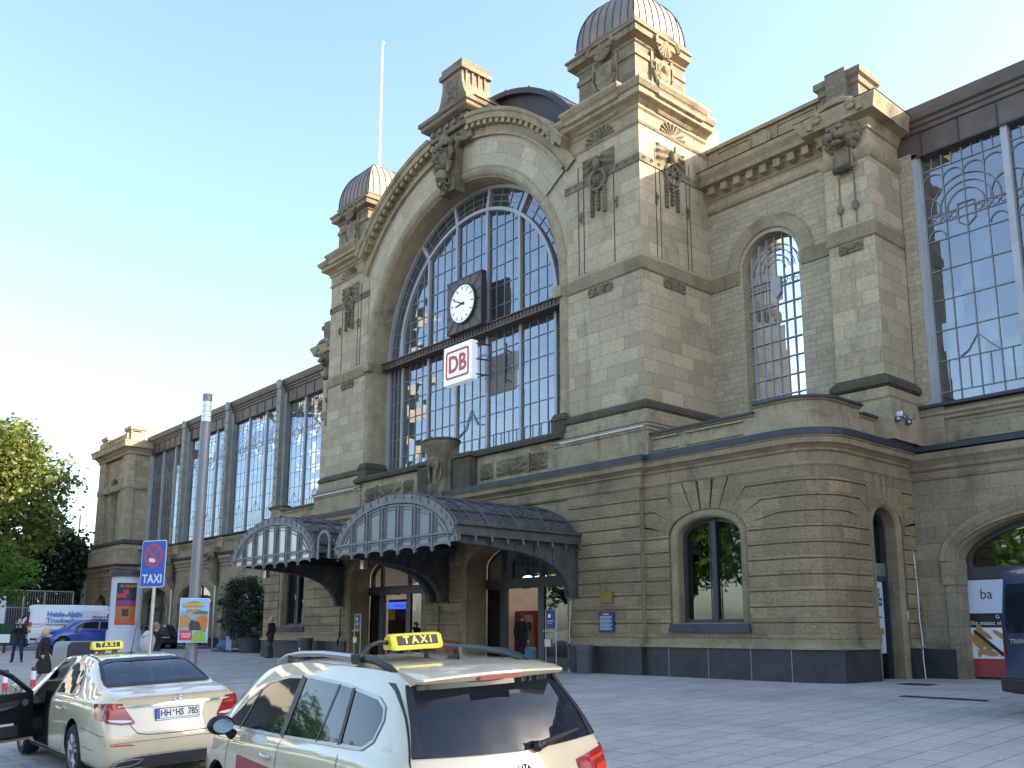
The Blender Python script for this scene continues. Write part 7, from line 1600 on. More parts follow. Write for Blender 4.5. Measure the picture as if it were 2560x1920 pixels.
SC = thing('suitcase', 'light blue wheeled suitcase beside the traveller in the doorway', 'suitcase', (-22.62, 20.5, 0.012)); m = MB(); m.box(-22.8, -22.44, 20.4, 20.62, .07, .62); m.build('shell', plain('suitcase_blue', (0.08, 0.28, 0.42), 0.4), SC, bevel=.03)
m = MB(); m.tube([(-22.74, 20.56, .6), (-22.74, 20.56, 1.0), (-22.5, 20.56, 1.0), (-22.5, 20.56, .6)], .01, 6); m.build('pull_handle', ALU, SC); m = MB(); [m.tube([(x, y - .02, .045), (x, y + .02, .045)], .03, 8) for x in (-22.76, -22.48) for y in (20.43, 20.6)]; m.build('castor', BLACK, SC)

# ---------------- street furniture and signs ----------------
LP = (-23.72, 9.62); zl = gz(*LP); LT = thing('lamp_post', 'tall slim grey lamp post with a glazed lamp head, a poster tied low on it', 'lamp post', (*LP, zl))
GPST = plain('lamp_post_grey', (0.23, 0.225, 0.235), 0.45, 0.35, var=.06)
m = MB(); m.lathe([(.16, zl - .1), (.16, zl + .5), (.15, 2.0), (.135, 6.72)], *LP, 28); m.build('mast', GPST, LT, smooth=60)
m = MB(); m.lathe([(.125, 6.72), (.125, 7.28)], *LP, 28); m.build('glazed_lantern', plain('lantern_white', (0.8, 0.82, 0.82), 0.15, coat=.8), LT, smooth=60)
m = MB(); [m.lathe([(.10, z), (.129, z - .012), (.129, z + .006), (.10, z + .012)], *LP, 20) for z in (6.86, 7.0, 7.14)]; m.build('lantern_louvre', ALU, LT)
m = MB(); m.lathe([(.128, 7.28), (.128, 7.49), (0, 7.5)], *LP, 28); m.build('cap', GPST, LT, smooth=60)
PO = thing('poster_board', 'colourful fair poster tied to the grey lamp post', 'poster', (-23.1, 9.35, 1.3)); cvx, cvy = -23.55, 9.45
def brd(u, z, d): ax = Vector((.33, .94)); n = Vector((.94, -.33)); return (-23.56 + ax.x * u + n.x * (.17 - d), 9.56 + ax.y * u + n.y * (.17 - d), z)
def flat(nm, poly, d, mat, par, fn=brd): m = MB(); m.prism(poly, d, d + .004, fn); return m.build(nm, mat, par)
Q = lambda a, b, c, d: [(a, b), (c, b), (c, d), (a, d)]
P = {n: plain('poster_' + n, c, .45) for n, c in dict(sky=(.25, .5, .8), yellow=(.75, .55, .08), brown=(.45, .22, .08), green=(.2, .42, .06), dgreen=(.06, .16, .07), red=(.6, .04, .07), orange=(.5, .16, .03), dark=(.03, .035, .04), white=(.75, .76, .78), teal=(.2, .38, .4), purple=(.35, .03, .22)).items()}
flat('board', Q(-.36, .84, .36, 1.97), 0.004, WHITE, PO); flat('print_ground', Q(-.35, .85, .35, 1.96), 0, P['sky'], PO)
flat('print_patch', [(-.35, 1.1), (.35, 1.2), (.35, 1.62), (.1, 1.7), (-.1, 1.58), (-.35, 1.66)], -.004, P['teal'], PO); flat('print_patch', [(-.35, 1.2), (-.1, 1.25), (-.05, 1.42), (-.2, 1.56), (-.35, 1.5)], -.005, P['brown'], PO)
flat('print_patch', [(-.05, .86), (.34, .86), (.3, 1.02), (.2, 1.16), (.05, 1.12), (-.02, 1.0)], -.008, P['green'], PO); flat('print_patch', [(.05, 1.15), (.3, 1.08), (.35, 1.4), (.28, 1.56), (.1, 1.5), (0, 1.35)], -.006, P['orange'], PO)
flat('print_patch', [(-.1, 1.15), (.2, 1.15), (.14, 1.35), (-.06, 1.42), (-.12, 1.28)], -.007, P['dark'], PO); flat('print_patch', [(-.33, .9), (-.02, .9), (-.02, 1.15), (-.33, 1.15)], -.009, P['red'], PO); flat('print_patch', [(-.06, 1.56), (.34, 1.56), (.34, 1.63), (.1, 1.66)], -.006, P['dgreen'], PO)
flat('print_patch', [(-.28, 1.72), (.2, 1.74), (.22, 1.85), (-.02, 1.9), (-.28, 1.84)], -.005, P['brown'], PO); flat('print_patch', [(-.2, 1.6), (.12, 1.6), (.12, 1.69), (-.2, 1.69)], -.006, P['brown'], PO)
Mb = lambda u, z, off=.186: Matrix(((.33, 0, .94, -23.56 + .33 * u + .94 * off), (.94, 0, -.33, 9.56 + .94 * u - .33 * off), (0, 1, 0, z), (0, 0, 0, 1)))
text('poster_title', 'DSCHUNGEL', .115, P['yellow'], Mb(-.03, 1.80), PO, .001, .004, sx=.8); text('poster_note', 'GÜNSTIGE\nKARTEN', .065, P['white'], Mb(-.175, 1.02), PO, .001, .001, sx=.8)
# no-stopping sign for the taxi rank
TS = thing('taxi_sign', 'blue no-stopping sign with a red crossed ring and the word TAXI on a pole', 'road sign', (-16.2, 5.95, gz(-16.2, 5.95))); sx_, sy_ = -16.0, 5.72; ax = Vector((.9, .43)).normalized(); nn = Vector((.43, -.9)).normalized()
m = MB(); m.tube([(sx_ + .02, sy_ + .04, gz(sx_, sy_) - .1), (sx_ + .02, sy_ + .04, 2.66)], .032, 12); m.build('pole', ALU, TS)
sg = lambda u, z, d: (sx_ + ax.x * u + nn.x * (-d), sy_ + ax.y * u + nn.y * (-d), z)
flat('sign_plate', rrect(0, 2.275, .275, .405, .045), 0, WHITE, TS, sg); flat('sign_face', rrect(0, 2.275, .26, .39, .035), -.005, BLUEP, TS, sg)
m = MB(); m.ring(0, 2.415, .155, .205, 0, 2 * pi, -.009, -.005, 36, fn=sg); 
for a in (45, 135): c, s_ = cos(radians(a)), sin(radians(a)); m.prism([(c * r - s_ * q, 2.415 + s_ * r + c * q) for r, q in ((-.17, -.022), (-.17, .022), (.17, .022), (.17, -.022))], -.0085 if a > 90 else -.008, -.005, sg)
m.build('red_ring', SREDP, TS)
Ms = lambda u, z, off: Matrix(((ax.x, 0, nn.x, sx_ + ax.x * u + nn.x * off), (ax.y, 0, nn.y, sy_ + ax.y * u + nn.y * off), (0, 1, 0, z), (0, 0, 0, 1)))
text('sign_word', 'TAXI', .21, WHITE, Ms(0, 2.01, .006), TS, .001, .004, sx=.95)
flat('sticker', [(-.09, 2.31), (.02, 2.29), (.06, 2.33), (.0, 2.37), (-.1, 2.37)], -.011, WHITE, TS, sg)
# advertising column
ac = (-48.3, 16.05); za = gz(*ac); AC = thing('advertising_column', 'round white advertising column with dark red posters and a grey cap', 'advertising column', (*ac, za))
PW = plain('column_white', (0.62, 0.65, 0.7), 0.5); m = MB(); m.lathe([(.86, za - .1), (.86, za + .25), (.84, za + .3), (.84, za + 1.1), (.76, za + 1.12), (.76, 3.85)], *ac, 40); m.build('drum', PW, AC, smooth=40)
m = MB(); m.lathe([(.76, 3.82), (.92, 3.84), (.92, 4.1), (.88, 4.14), (0, 4.2)], *ac, 40); m.build('cap', DARKF, AC, smooth=40)
va = atan2(-ac[1], -ac[0])
def cyl(u, z, d): a = va + u / .76; return (ac[0] + (.765 - d) * cos(a), ac[1] + (.765 - d) * sin(a), z)
def cpatch(nm, u0, u1, z0, z1, d, mat, par): 
    m = MB(); n = 14
    for k in range(n): a, b = u0 + (u1 - u0) * k / n, u0 + (u1 - u0) * (k + 1) / n; m.poly([cyl(a, z0, d), cyl(b, z0, d), cyl(b, z1, d), cyl(a, z1, d)])
    return m.build(nm, mat, par, smooth=True)
for u0 in (-.52, 1.05, -2.2):
    po = cpatch('poster', u0, u0 + 1.0, 1.42, 3.5, 0, P['dark'], AC); cpatch('poster_band', u0, u0 + 1.0, 2.38, 2.62, -.004, P['purple'], po); cpatch('poster_band', u0 + .02, u0 + .5, 2.75, 2.98, -.004, P['red'], po)
    cpatch('poster_band', u0, u0 + 1.0, 1.62, 2.36, -.003, P['orange'], po); cpatch('poster_band', u0 + .35, u0 + .65, 1.85, 2.2, -.005, P['dark'], po); cpatch('poster_band', u0, u0 + 1.0, 1.42, 1.62, -.005, P['red'], po); cpatch('poster_band', u0 + .35, u0 + .6, 2.95, 3.15, -.004, P['red'], po)
PT = plain('poster_orange_ink', (0.75, 0.22, 0.05), .5)
Mc = lambda z: Matrix(((-sin(va + .08), 0, cos(va + .08), ac[0] + .775 * cos(va + .08)), (cos(va + .08), 0, sin(va + .08), ac[1] + .775 * sin(va + .08)), (0, 1, 0, z), (0, 0, 0, 1)))
for tx, z in (('06–24.AUG', 3.34), ('KAMPNAGEL', 1.52)): text('poster_word', tx, .2, PT, Mc(z), AC, .004, .004, sx=.8)
# bollards
BR = plain('bollard_red', (0.6, 0.05, 0.05), .4)
def bollard(x, y, lab):
    z = gz(x, y); r = thing('bollard', lab, 'bollard', (x, y, z), 'red and white bollards at the kerb'); m = MB(); m.lathe([(.055, z - .05), (.055, z + .42)], x, y, 16); m.build('post', GPST, r)
    m = MB(); m.lathe([(.056, z + .42), (.056, z + .59)], x, y, 16); m.build('red_band', BR, r); m = MB(); m.lathe([(.056, z + .59), (.056, z + .79)], x, y, 16); m.build('white_band', WHITE, r); m = MB(); m.lathe([(.058, z + .79), (.058, z + .88), (0, z + .89)], x, y, 16); m.build('cap', DARKF, r)
bollard(-24.26, 6.05, 'red and white bollard left of the blond woman, clear of the car door'); bollard(-23.8, 5.35, 'red and white bollard seen through the window of the opened taxi door')
# grey cabinet with rounded shoulders
CB = thing('ticket_cabinet', 'free-standing grey metal cabinet with rounded top corners beside the taxi', 'cabinet', (-25, 7.2, -.5)); m = MB(); u0 = Vector((-24.56, 6.82)); u1 = Vector((-25.25, 7.95)); dd = (u1 - u0).normalized(); L_ = (u1 - u0).length; nn2 = Vector((-dd.y, dd.x))
prof = [(0, gz(*u0) - .1), (0, .70)] + [(.17 - .17 * cos(t), .70 + .17 * sin(t)) for t in [pi / 2 * k / 6 for k in range(1, 7)]] + [(L_ - .17 + .17 * sin(t), .70 + .17 * cos(t)) for t in [pi / 2 * k / 6 for k in range(0, 7)]] + [(L_, gz(*u1) - .1)]
cf = lambda u, z, d: (u0.x + dd.x * u + nn2.x * d, u0.y + dd.y * u + nn2.y * d, z)
m.prism(prof, -.0, .42, cf); m.build('shell', plain('cabinet_grey', (0.30, 0.30, 0.31), .45, .3), CB); m = MB(); m.prism([(a + (.02 if a < .5 else -.02), b - .02) for a, b in prof], -.008, 0, cf); m.build('side_panel', plain('cabinet_dark', (0.045, 0.05, 0.065), .5), CB)
m = MB(); m.prism(Q(L_ - .35, .45, L_ - .29, .6), -.012, -.008, cf); m.build('badge', WHITE, CB)
# litter bins, stands, plaques
def bin_(x, y, lab, h=.77, r=.25):
    z = gz(x, y); t = thing('litter_bin', lab, 'litter bin', (x, y, z), 'grey litter bins by the wall'); m = MB(); m.lathe([(r * .86, z), (r * .96, z + h * .82), (r * .98, z + h * .84)], x, y, 20); m.build('bin_body', plain('bin_grey', (0.075, 0.078, 0.09), .6) if 'bin_grey' not in MATS else MATS['bin_grey'], t, smooth=45)
    m = MB(); m.lathe([(r * 1.02, z + h * .82), (r * 1.04, z + h), (r * .85, z + h), (r * .8, z + h * .85)], x, y, 20); m.build('rim', MATS['bin_grey'], t, smooth=45); return t
bin_(-18.1, 18.42, 'round grey litter bin right of the porch, by the dark plinth'); b2 = bin_(-33.65, 18.3, 'dark litter bin with a small white sticker, left of the porch', .86, .3)
m = MB(); m.box(-33.6, -33.5, 17.99, 18.0, .38, .48); m.build('sticker', WHITE, b2)
NB = plain('notice_blue', (0.02, 0.03, 0.14), .45)
def stand(x, lab, y=18.0):
    z = gz(x, y); t = thing('notice_stand', lab, 'notice stand', (x, y, z), 'notice stands at the doors'); m = MB()
    for a in (-.21, .21): m.tube([(x + a, y, z), (x + a, y, 1.74)], .013, 8)
    m.tube([(x - .21, y, 1.74), (x + .21, y, 1.74)], .013, 8); m.tube([(x - .21, y, 1.2), (x + .21, y, 1.2)], .01, 8); m.box(x - .23, x + .23, y - .15, y + .15, z, z + .02); m.build('frame', ALU, t)
    m = MB(); m.box(x - .19, x + .19, y - .01, y + .01, 1.23, 1.72); n = m.build('notice', NB, t); m = MB(); m.box(x - .1, x - .0, y - .014, y - .01, 1.52, 1.62); m.box(x - .14, x + .1, y - .014, y - .01, 1.42, 1.435); m.box(x - .14, x + .06, y - .014, y - .01, 1.36, 1.372); m.build('notice_print', WHITE, n)
    m = MB(); m.box(x - .25, x + .25, y - .09, y + .04, 1.14, 1.16); m.build('shelf', ALU, t); m = MB(); m.box(x - .2, x + .05, y - .06, y + .02, .72, .92); m.build('leaflet_box', ALU, t)
stand(-19.0, 'thin metal notice stand with a blue sheet at the right doorway'); stand(-29.25, 'thin metal notice stand with a blue sheet at the left doorway')
m = MB(); m.box(-17.85, -17.36, 18.78, 18.86, 1.92, 2.22); tag(m.build('brass_plaque', plain('brass', (0.25, 0.17, 0.05), .45, .6)), 'square brass plaque on the wall above the blue notice', 'plaque')
PQ = thing('wall_notice', 'dark blue history notice with small white text on the wall right of the porch', 'notice', (-17.6, 18.8, 1.4)); m = MB(); m.box(-17.88, -17.33, 18.78, 18.84, 1.13, 1.68); m.build('panel', NB, PQ); m = MB(); m.box(-17.72, -17.5, 18.776, 18.78, 1.60, 1.62)
for k in range(11): m.box(-17.84, -17.38 - .03 * (k % 3), 18.776, 18.78, 1.545 - .036 * k, 1.556 - .036 * k)
m.build('small_print', WHITE, PQ)
# cable, rails, camera, vent
m = MB(); m.tube([(-11.0, 23.22, 3.7), (-10.93, 23.2, 2.9), (-10.9, 23.18, 2.2), (-10.92, 23.2, 1.5), (-10.86, 23.15, 1.0), (-10.86, 23.12, .5), (-10.83, 23.1, 0.0)], .014, 6); tag(m.build('white_cable', WHITE), 'thin white cable running down the corner beside the shop arch', 'cable')
for a, b, lab in ((-19.4, -16.1, 'thin white rail along the ledge of the right tower'), (-34.4, -31.2, 'thin white rail along the ledge of the left tower')):
    m = MB(); m.tube([(a, 18.79, 6.70), (b, 18.79, 6.70)], .018, 6); [m.tube([(x, 18.79, 6.7), (x, 18.92, 6.6)], .01, 4) for x in (a + .1, (a + b) / 2, b - .1)]; tag(m.build('ledge_rail', WHITE), lab, 'rail', 'white rails along the tower ledges')
SCM = thing('security_camera', 'pair of small grey security cameras on the corner parapet', 'security camera', (-10.8, 22.3, 6.5)); m = MB(); m.box(-10.95, -10.5, 22.3, 22.42, 6.50, 6.60); m.box(-10.75, -10.35, 21.95, 22.05, 6.46, 6.58); m.box(-10.75, -10.35, 22.5, 22.6, 6.46, 6.58); m.build('camera_arm', ALU, SCM); m = MB(); m.ball((-10.5, 22.0, 6.4), .08, 8); m.ball((-10.5, 22.55, 6.4), .08, 8); m.build('lens_dome', MIRR, SCM, smooth=True)
m = MB(); m.box(-10.99, -10.96, 22.64, 22.94, 5.14, 5.26); tag(m.build('wall_vent', BLACK), 'small black vent slot under the cornice above the shop door', 'vent')
# shop posters right
SP = thing('shop_poster', 'tall shop window poster, white with letters over black, food and red fields', 'poster', (-9.3, 23.88, 0.1)); yy = 23.88; Wf = lambda u, z, d: (u, d, z)
def wq(nm, a, b, c, d, y, mat, par): m = MB(); m.box(a, c, y, y + .006, b, d); return m.build(nm, mat, par)
LVW = plain('poster_lavender_white', (0.55, 0.6, 0.72), .4)
wq('white_field', -10.1, 1.6, -8.2, 2.44, yy, LVW, SP); wq('black_field', -10.1, 1.25, -8.2, 1.6, yy, BLACK, SP); f_ = wq('food_picture', -10.1, .5, -9.08, 1.25, yy, P['white'], SP); wq('red_field', -10.1, .06, -9.08, .5, yy, REDP, SP); wq('red_strip', -9.08, .06, -8.2, 1.25, yy, SREDP, SP)
rnd = random.Random(4); FD = plain('pastry_gold', (0.42, 0.22, 0.06), .5, var=.3, vscale=20)
for k in range(11):
    cx_, cz_, a = -9.95 + rnd.random() * .75, .6 + rnd.random() * .55, rnd.random() * pi; l, w_ = .12 + rnd.random() * .14, .05 + rnd.random() * .04
    m = MB(); m.prism([(cx_ + l * cos(t) * cos(a) - w_ * sin(t) * sin(a), cz_ + l * cos(t) * sin(a) + w_ * sin(t) * cos(a)) for t in [2 * pi * q / 14 for q in range(14)]], yy - .002 * k - .004, yy); m.build('pastry', FD, f_)
m = MB(); m.prism([(-9.9, 1.15), (-9.85, 1.2), (-9.2, .62), (-9.25, .56)], yy - .03, yy); m.build('tongs', BLACK, f_)
text('brand_letters', 'ba', .36, BLACK, facing(-9.52, yy - .006, 2.06), SP, .001, 0, sx=.9); text('poster_line', 'Ihr müsst ni', .15, WHITE, facing(-9.58, yy - .006, 1.36), SP, .001, 0); text('poster_line', 'G', .13, WHITE, facing(-9.3, yy - .006, 1.51), SP, .001, 0)
# side door poster
DP = thing('door_poster', 'narrow white food poster with green lettering on the side door', 'poster', (-11.3, 22, 1)); xd = -11.3 - .09
def dq(nm, a, b, c, d, mat, off=0): m = MB(); m.box(xd + .02 + off, xd + .026 + off, a, c, b, d); return m.build(nm, mat, DP)
dq('sheet', 21.48, .62, 22.26, 2.38, LVW); dq('green_label', 21.65, 2.0, 22.1, 2.22, P['dgreen'], .004); dq('green_label', 21.85, 1.78, 22.2, 1.98, P['dgreen'], .005); dq('door_bar', 21.6, .7, 21.64, 1.8, BLACK, .01)
for y, z, r in ((21.95, .95, .14), (22.1, 1.15, .1), (21.8, .75, .09)): m = MB(); m.lathe([(r, 0), (0, .004)], 0, 0, 14); o = m.build('food_dish', FD, DP); o.data.transform(Matrix.Translation((xd + .03, y, z)) @ Matrix.Rotation(radians(90), 4, 'Y'))
Md = lambda y, z: Matrix(((0, 0, 1, xd + .034), (1, 0, 0, y), (0, 1, 0, z), (0, 0, 0, 1)))
text('label_word', 'VEGAN', .11, WHITE, Md(21.87, 2.11), DP, .001, 0); text('label_word', 'BOWLS', .09, WHITE, Md(22.02, 1.88), DP, .001, 0); text('poster_line', 'GUT & VEGETARISCH', .05, BLACK, Md(21.9, 1.5), DP, .001, 0)
NS = thing('small_notice', 'small white no-smoking notice on the wall between door and shop arch', 'notice', (-10.98, 22.85, 1.5)); m = MB(); m.box(-10.975, -10.965, 22.64, 23.12, 1.40, 1.66); m.build('sheet', WHITE, NS); m = MB(); m.ring(22.77, 1.54, .045, .06, 0, 2 * pi, 0, .004, 16, fn=lambda u, z, d: (-10.962 - d, u, z)); m.box(-10.965, -10.961, 22.88, 23.08, 1.56, 1.575); m.box(-10.965, -10.961, 22.88, 23.05, 1.51, 1.52); m.build('pictogram', BLACK, NS); m = MB(); m.box(-10.965, -10.961, 22.66, 23.10, 1.42, 1.45); m.build('red_line', SREDP, NS)
# inside the doors
AT = thing('cash_machine', 'blue cash machine with a lit Geldautomat header inside the left doorway', 'cash machine', (-31.2, 21.3, 0)); m = MB(); m.box(-32.1, -30.35, 21.2, 21.9, .01, 2.4); m.build('housing', NB, AT)
GB = plain('lit_blue_header', (0.03, 0.06, 0.4), .4, emit=(0.03, 0.08, 0.5), es=.5); m = MB(); m.box(-32.1, -30.35, 21.17, 21.2, 2.02, 2.3); m.build('lit_header', GB, AT); text('header_word', 'Geldautomat', .2, WHITE, facing(-31.2, 21.16, 2.16), AT, .001, .002, sx=.9)
m = MB(); m.box(-31.9, -30.95, 21.17, 21.2, .2, 1.55); m.build('screen_recess', BLACK, AT); m = MB(); m.box(-31.98, -31.55, 21.16, 21.18, 1.6, 1.98); m.build('advert', P['yellow'], AT)
m = MB(); [m.box(-30.72, -30.58, 21.17, 21.19, 1.0 + .13 * k, 1.09 + .13 * k) for k in range(5)]; m.build('card_logo', P['white'], AT)
TM = thing('ticket_machine', 'red and white ticket machine standing inside the right doorway', 'ticket machine', (-24.4, 22.0, 0)); m = MB(); m.box(-24.85, -23.55, 21.8, 22.4, .01, 1.85); m.build('housing', plain('machine_red', (0.4, 0.03, 0.03), .4), TM); m = MB(); m.box(-24.3, -23.9, 21.77, 21.8, .4, 1.7); m.build('front_panel', ALU, TM); m = MB(); m.box(-24.22, -23.98, 21.75, 21.77, 1.15, 1.45); m.build('screen', BLACK, TM)
m = MB(); m.tbox(-24.68, -24.2, 18.15, 18.6, 0.0, .8, .06, 0); m.box(-24.72, -24.16, 18.11, 18.64, .76, .84); tag(m.build('terracotta_planter', plain('terracotta', (0.40, 0.12, 0.06), .7, var=.1)), 'terracotta planter at the pier between the two doorways', 'planter')

# ---------------- plants ----------------
def leafmat(name, c, tr=.35):
    m, nt, b = new_mat(name); g = N(nt, 'ShaderNodeNewGeometry'); ob = N(nt, 'ShaderNodeTexNoise'); ob.inputs['Scale'].default_value = .9; L(nt, g.outputs['Position'], ob.inputs['Vector'])
    mr = N(nt, 'ShaderNodeMapRange'); mr.inputs['From Min'].default_value = .3; mr.inputs['From Max'].default_value = .7; mr.inputs['To Min'].default_value = .65; mr.inputs['To Max'].default_value = 1.35; L(nt, ob.outputs[0], mr.inputs[0])
    sc = N(nt, 'ShaderNodeVectorMath', operation='SCALE'); sc.inputs[0].default_value = c; L(nt, mr.outputs[0], sc.inputs['Scale']); L(nt, sc.outputs[0], b.inputs['Base Color']); b.inputs['Roughness'].default_value = .55
    t = N(nt, 'ShaderNodeBsdfTranslucent'); s2 = N(nt, 'ShaderNodeVectorMath', operation='MULTIPLY'); s2.inputs[1].default_value = (1.3, 1.5, .6); L(nt, sc.outputs[0], s2.inputs[0]); L(nt, s2.outputs[0], t.inputs[0])
    mx = N(nt, 'ShaderNodeMixShader'); mx.inputs[0].default_value = tr; L(nt, b.outputs[0], mx.inputs[1]); L(nt, t.outputs[0], mx.inputs[2]); L(nt, mx.outputs[0], nt.nodes['Material Output'].inputs[0]); return m
LF1 = leafmat('leaf_maple_green', (0.15, 0.17, 0.04)); LF2 = leafmat('leaf_dark_green', (0.026, 0.045, 0.020), .15); LF3 = leafmat('leaf_fresh_green', (0.075, 0.16, 0.022), .45); BARK = plain('bark', (0.07, 0.055, 0.04), .9, bump=.6, bscale=8)
def foliage(seed, blobs, n, size, clump=.9):
    """leaf quads gathered in clumps over the shells of the given ellipsoids"""
    r = random.Random(seed); v, f = [], []; tot = sum(b[3] * b[4] for b in blobs)
    for cx, cy, cz, rx, rz in blobs:
        nc = max(3, int(n * rx * rz / tot / 26))
        for _ in range(nc):
            th = r.uniform(0, 2 * pi); u = r.uniform(-.75, 1); q = sqrt(1 - u * u); rr = r.uniform(.55, 1.04)
            c = Vector((cx + rx * q * cos(th) * rr, cy + rx * q * sin(th) * rr, cz + rz * u * rr)); cr = clump * r.uniform(.45, 1.15)
            for _ in range(26):
                d = Vector((r.gauss(0, 1), r.gauss(0, 1), r.gauss(0, .7))) * cr * .5; p = c + d; s = size * r.uniform(.6, 1.3)
                a = Vector((r.gauss(0, 1), r.gauss(0, 1), r.gauss(0, .6))).normalized(); b = a.cross(Vector((r.gauss(0, 1), r.gauss(0, 1), r.gauss(0, 1)))).normalized()
                i = len(v); v += [p - a * s * .5, p + b * s * .32, p + a * s * .55, p - b * s * .32]; f.append((i, i + 1, i + 2, i + 3))
    return v, f
def tree(name, label, x, y, z0, blobs, th, n, size, mat, seed, clump=.9, group=None, tr=.22):
    t = thing(name, label, 'tree' if 'tree' in name else 'shrub', (x, y, z0), group); v, f = foliage(seed, [(x + a, y + b, z0 + c, d, e) for a, b, c, d, e in blobs], n, size, clump)
    me = bpy.data.meshes.new('crown'); me.from_pydata(v, [], f); me.materials.append(mat); o = bpy.data.objects.new('crown', me); COL.objects.link(o); o.parent = t; o.matrix_parent_inverse = Matrix.Translation((x, y, z0)).inverted()
    m = MB(); m.tube([(x, y, z0 - .2), (x + .05, y, z0 + th * .5), (x - .05, y + .1, z0 + th)], [tr, tr * .8, tr * .6], 10)
    for i, (a, b, c, d, e) in enumerate(blobs[:7]): m.tube([(x, y, z0 + th * .8), (x + a * .5, y + b * .5, z0 + (th + c) * .5 + .2), (x + a, y + b, z0 + c)], [tr * .5, tr * .35, tr * .12], 6)
    m.build('trunk', BARK, t, smooth=50); return t
tree('maple_tree', 'big broad tree at the left edge, its upper crown lit by the sun', -74.5, 12.4, .1, [(0, 0, 12.2, 4.8, 4.2), (-2.5, -1, 10, 4.4, 3.8), (2.0, 3.2, 11.2, 3.9, 3.9), (0, -2, 8, 4.4, 3.4), (1.5, 2.4, 8.2, 4.2, 3), (-3, 2, 13, 3.4, 3), (1.5, 1.8, 13.6, 3.0, 2.6)], 6, 38000, .36, LF1, 3, 1.0, tr=.35)
tree('yew_tree', 'dark shaded tree mass low behind the parked vans', -81, 20.5, .2, [(0, 0, 4.5, 4.2, 4.0), (-1.5, -3.5, 5, 4, 4.4), (1.5, 2.6, 3.6, 3.2, 3.4), (0, 0, 8, 2.6, 2.4), (2, 3, 6, 2, 1.8), (3, 4.4, 4, 2.6, 3.0)], 3, 26000, .36, LF2, 5, 1.0, tr=.3)
tree('holly_tree', 'dark bushy tree between the yew and the white wall', -79.5, 25.2, .2, [(0, 0, 3.6, 2.6, 3.2), (0, -2, 3, 2.4, 2.8)], 2, 9000, .3, LF2, 8, .8)
tree('young_tree', 'small fresh green tree above the truck and the green skip', -51.2, 10.2, .1, [(0, 0, 4.4, 1.5, 1.3), (0, 1.2, 3.9, 1.2, 1.1), (-.3, -.8, 3.4, 1.4, 1.1), (0, .6, 3.0, 1.3, .9)], 3, 3800, .2, LF3, 11, .5, tr=.1)
PT_ = thing('potted_shrub', 'big dark evergreen shrub in a round grey pot under the left arch', 'shrub', (-45.2, 21.2, .05)); v, f = foliage(21, [(-45.4, 21.2, 2.2, 1.35, 1.6), (-44.9, 21.2, 1.4, 1.15, 1.1), (-45.6, 21.2, 3.1, .95, 1.0)], 9000, .12, .35)
me = bpy.data.meshes.new('foliage'); me.from_pydata([tuple(q) for q in v], [], f); me.materials.append(LF2); o = bpy.data.objects.new('foliage', me); COL.objects.link(o); o.parent = PT_; o.matrix_parent_inverse = Matrix.Translation((-45.2, 21.2, .05)).inverted()
m = MB(); m.lathe([(.5, .03), (.62, .75), (.66, .8), (.58, .8)], -44.4, 21.0, 24); m.build('pot', MATS['bin_grey'], PT_, smooth=45); m = MB(); m.tube([(-44.4, 21.0, .6), (-44.9, 21.1, 1.6)], .06, 6); m.build('stem', BARK, PT_)
m = MB(); m.ball((-47.0, 20.8, .32), .4, 10, (1.5, .8, .8), .3, 3); tag(m.build('blue_sack', plain('sack_blue', (0.06, 0.16, 0.33), .6), smooth=True), 'blue plastic sack lying beside the potted shrub', 'sack')
m = MB(); m.box(-46.1, -45.5, 20.5, 20.56, .1, .85); tag(m.build('leaning_panel', plain('panel_pale_blue', (0.35, 0.45, 0.6), .5)), 'pale blue panel leaning between the sack and the shrub pot', 'panel')
m = MB(); [m.box(-47.0 + .22 * k, -46.9 + .22 * k, 20.1, 21.2, .12, .16) for k in range(7)]; m.box(-47.0, -45.5, 20.1, 20.2, .04, .12); m.box(-47.0, -45.5, 21.0, 21.1, .04, .12); tag(m.build('wooden_pallet', plain('pallet_wood', (0.16, 0.11, 0.07), .8)), 'low wooden pallet beside the potted shrub', 'pallet')

# ---------------- behind the left end ----------------
m = MB(); m.box(-77.2, -75.6, 22.1, 22.5, -.1, 5.0); tag(m.build('boundary_wall', plain('wall_offwhite', (0.45, 0.47, 0.44), .8, var=.1)), 'plain off-white wall left of the far end pavilion', 'wall')
PL = thing('platform_canopy', 'low curved platform roof beyond the left end of the hall', 'canopy', (-100, 34, 0)); m = MB(); n = 10
for k in range(n):
    a, b = k / n, (k + 1) / n; ya, yb = 28 + 12 * a, 28 + 12 * b; m.poly([(-190, ya, 7.2 + 2.2 * sin(pi * a)), (-76, ya, 7.2 + 2.2 * sin(pi * a)), (-76, yb, 7.2 + 2.2 * sin(pi * b)), (-190, yb, 7.2 + 2.2 * sin(pi * b))])
m.box(-190, -76, 27.8, 28.2, 6.6, 7.2); m.build('roof', ALU, PL); m = MB(); m.box(-190, -76, 27.0, 40, 3.6, 4.1); [m.box(-80 - 9 * k, -79.6 - 9 * k, 29, 29.4, 4, 7) for k in range(12)]; m.build('platform', LOWT, PL)
m = MB(); m.box(-190, -74, 40, 40.6, 9.4, 10.4); tag(m.build('footbridge_beam', ROOF), 'dark beam rising above the platform roof at the far left', 'beam')
m = MB(); m.tube([(-118, 33, 9), (-118, 33, 15)], .12, 5); m.tube([(-118, 33, 12.6), (-118, 31.6, 12.9)], .05, 5); tag(m.build('catenary_mast', DARKF), 'thin railway mast rising behind the platform roof', 'mast')
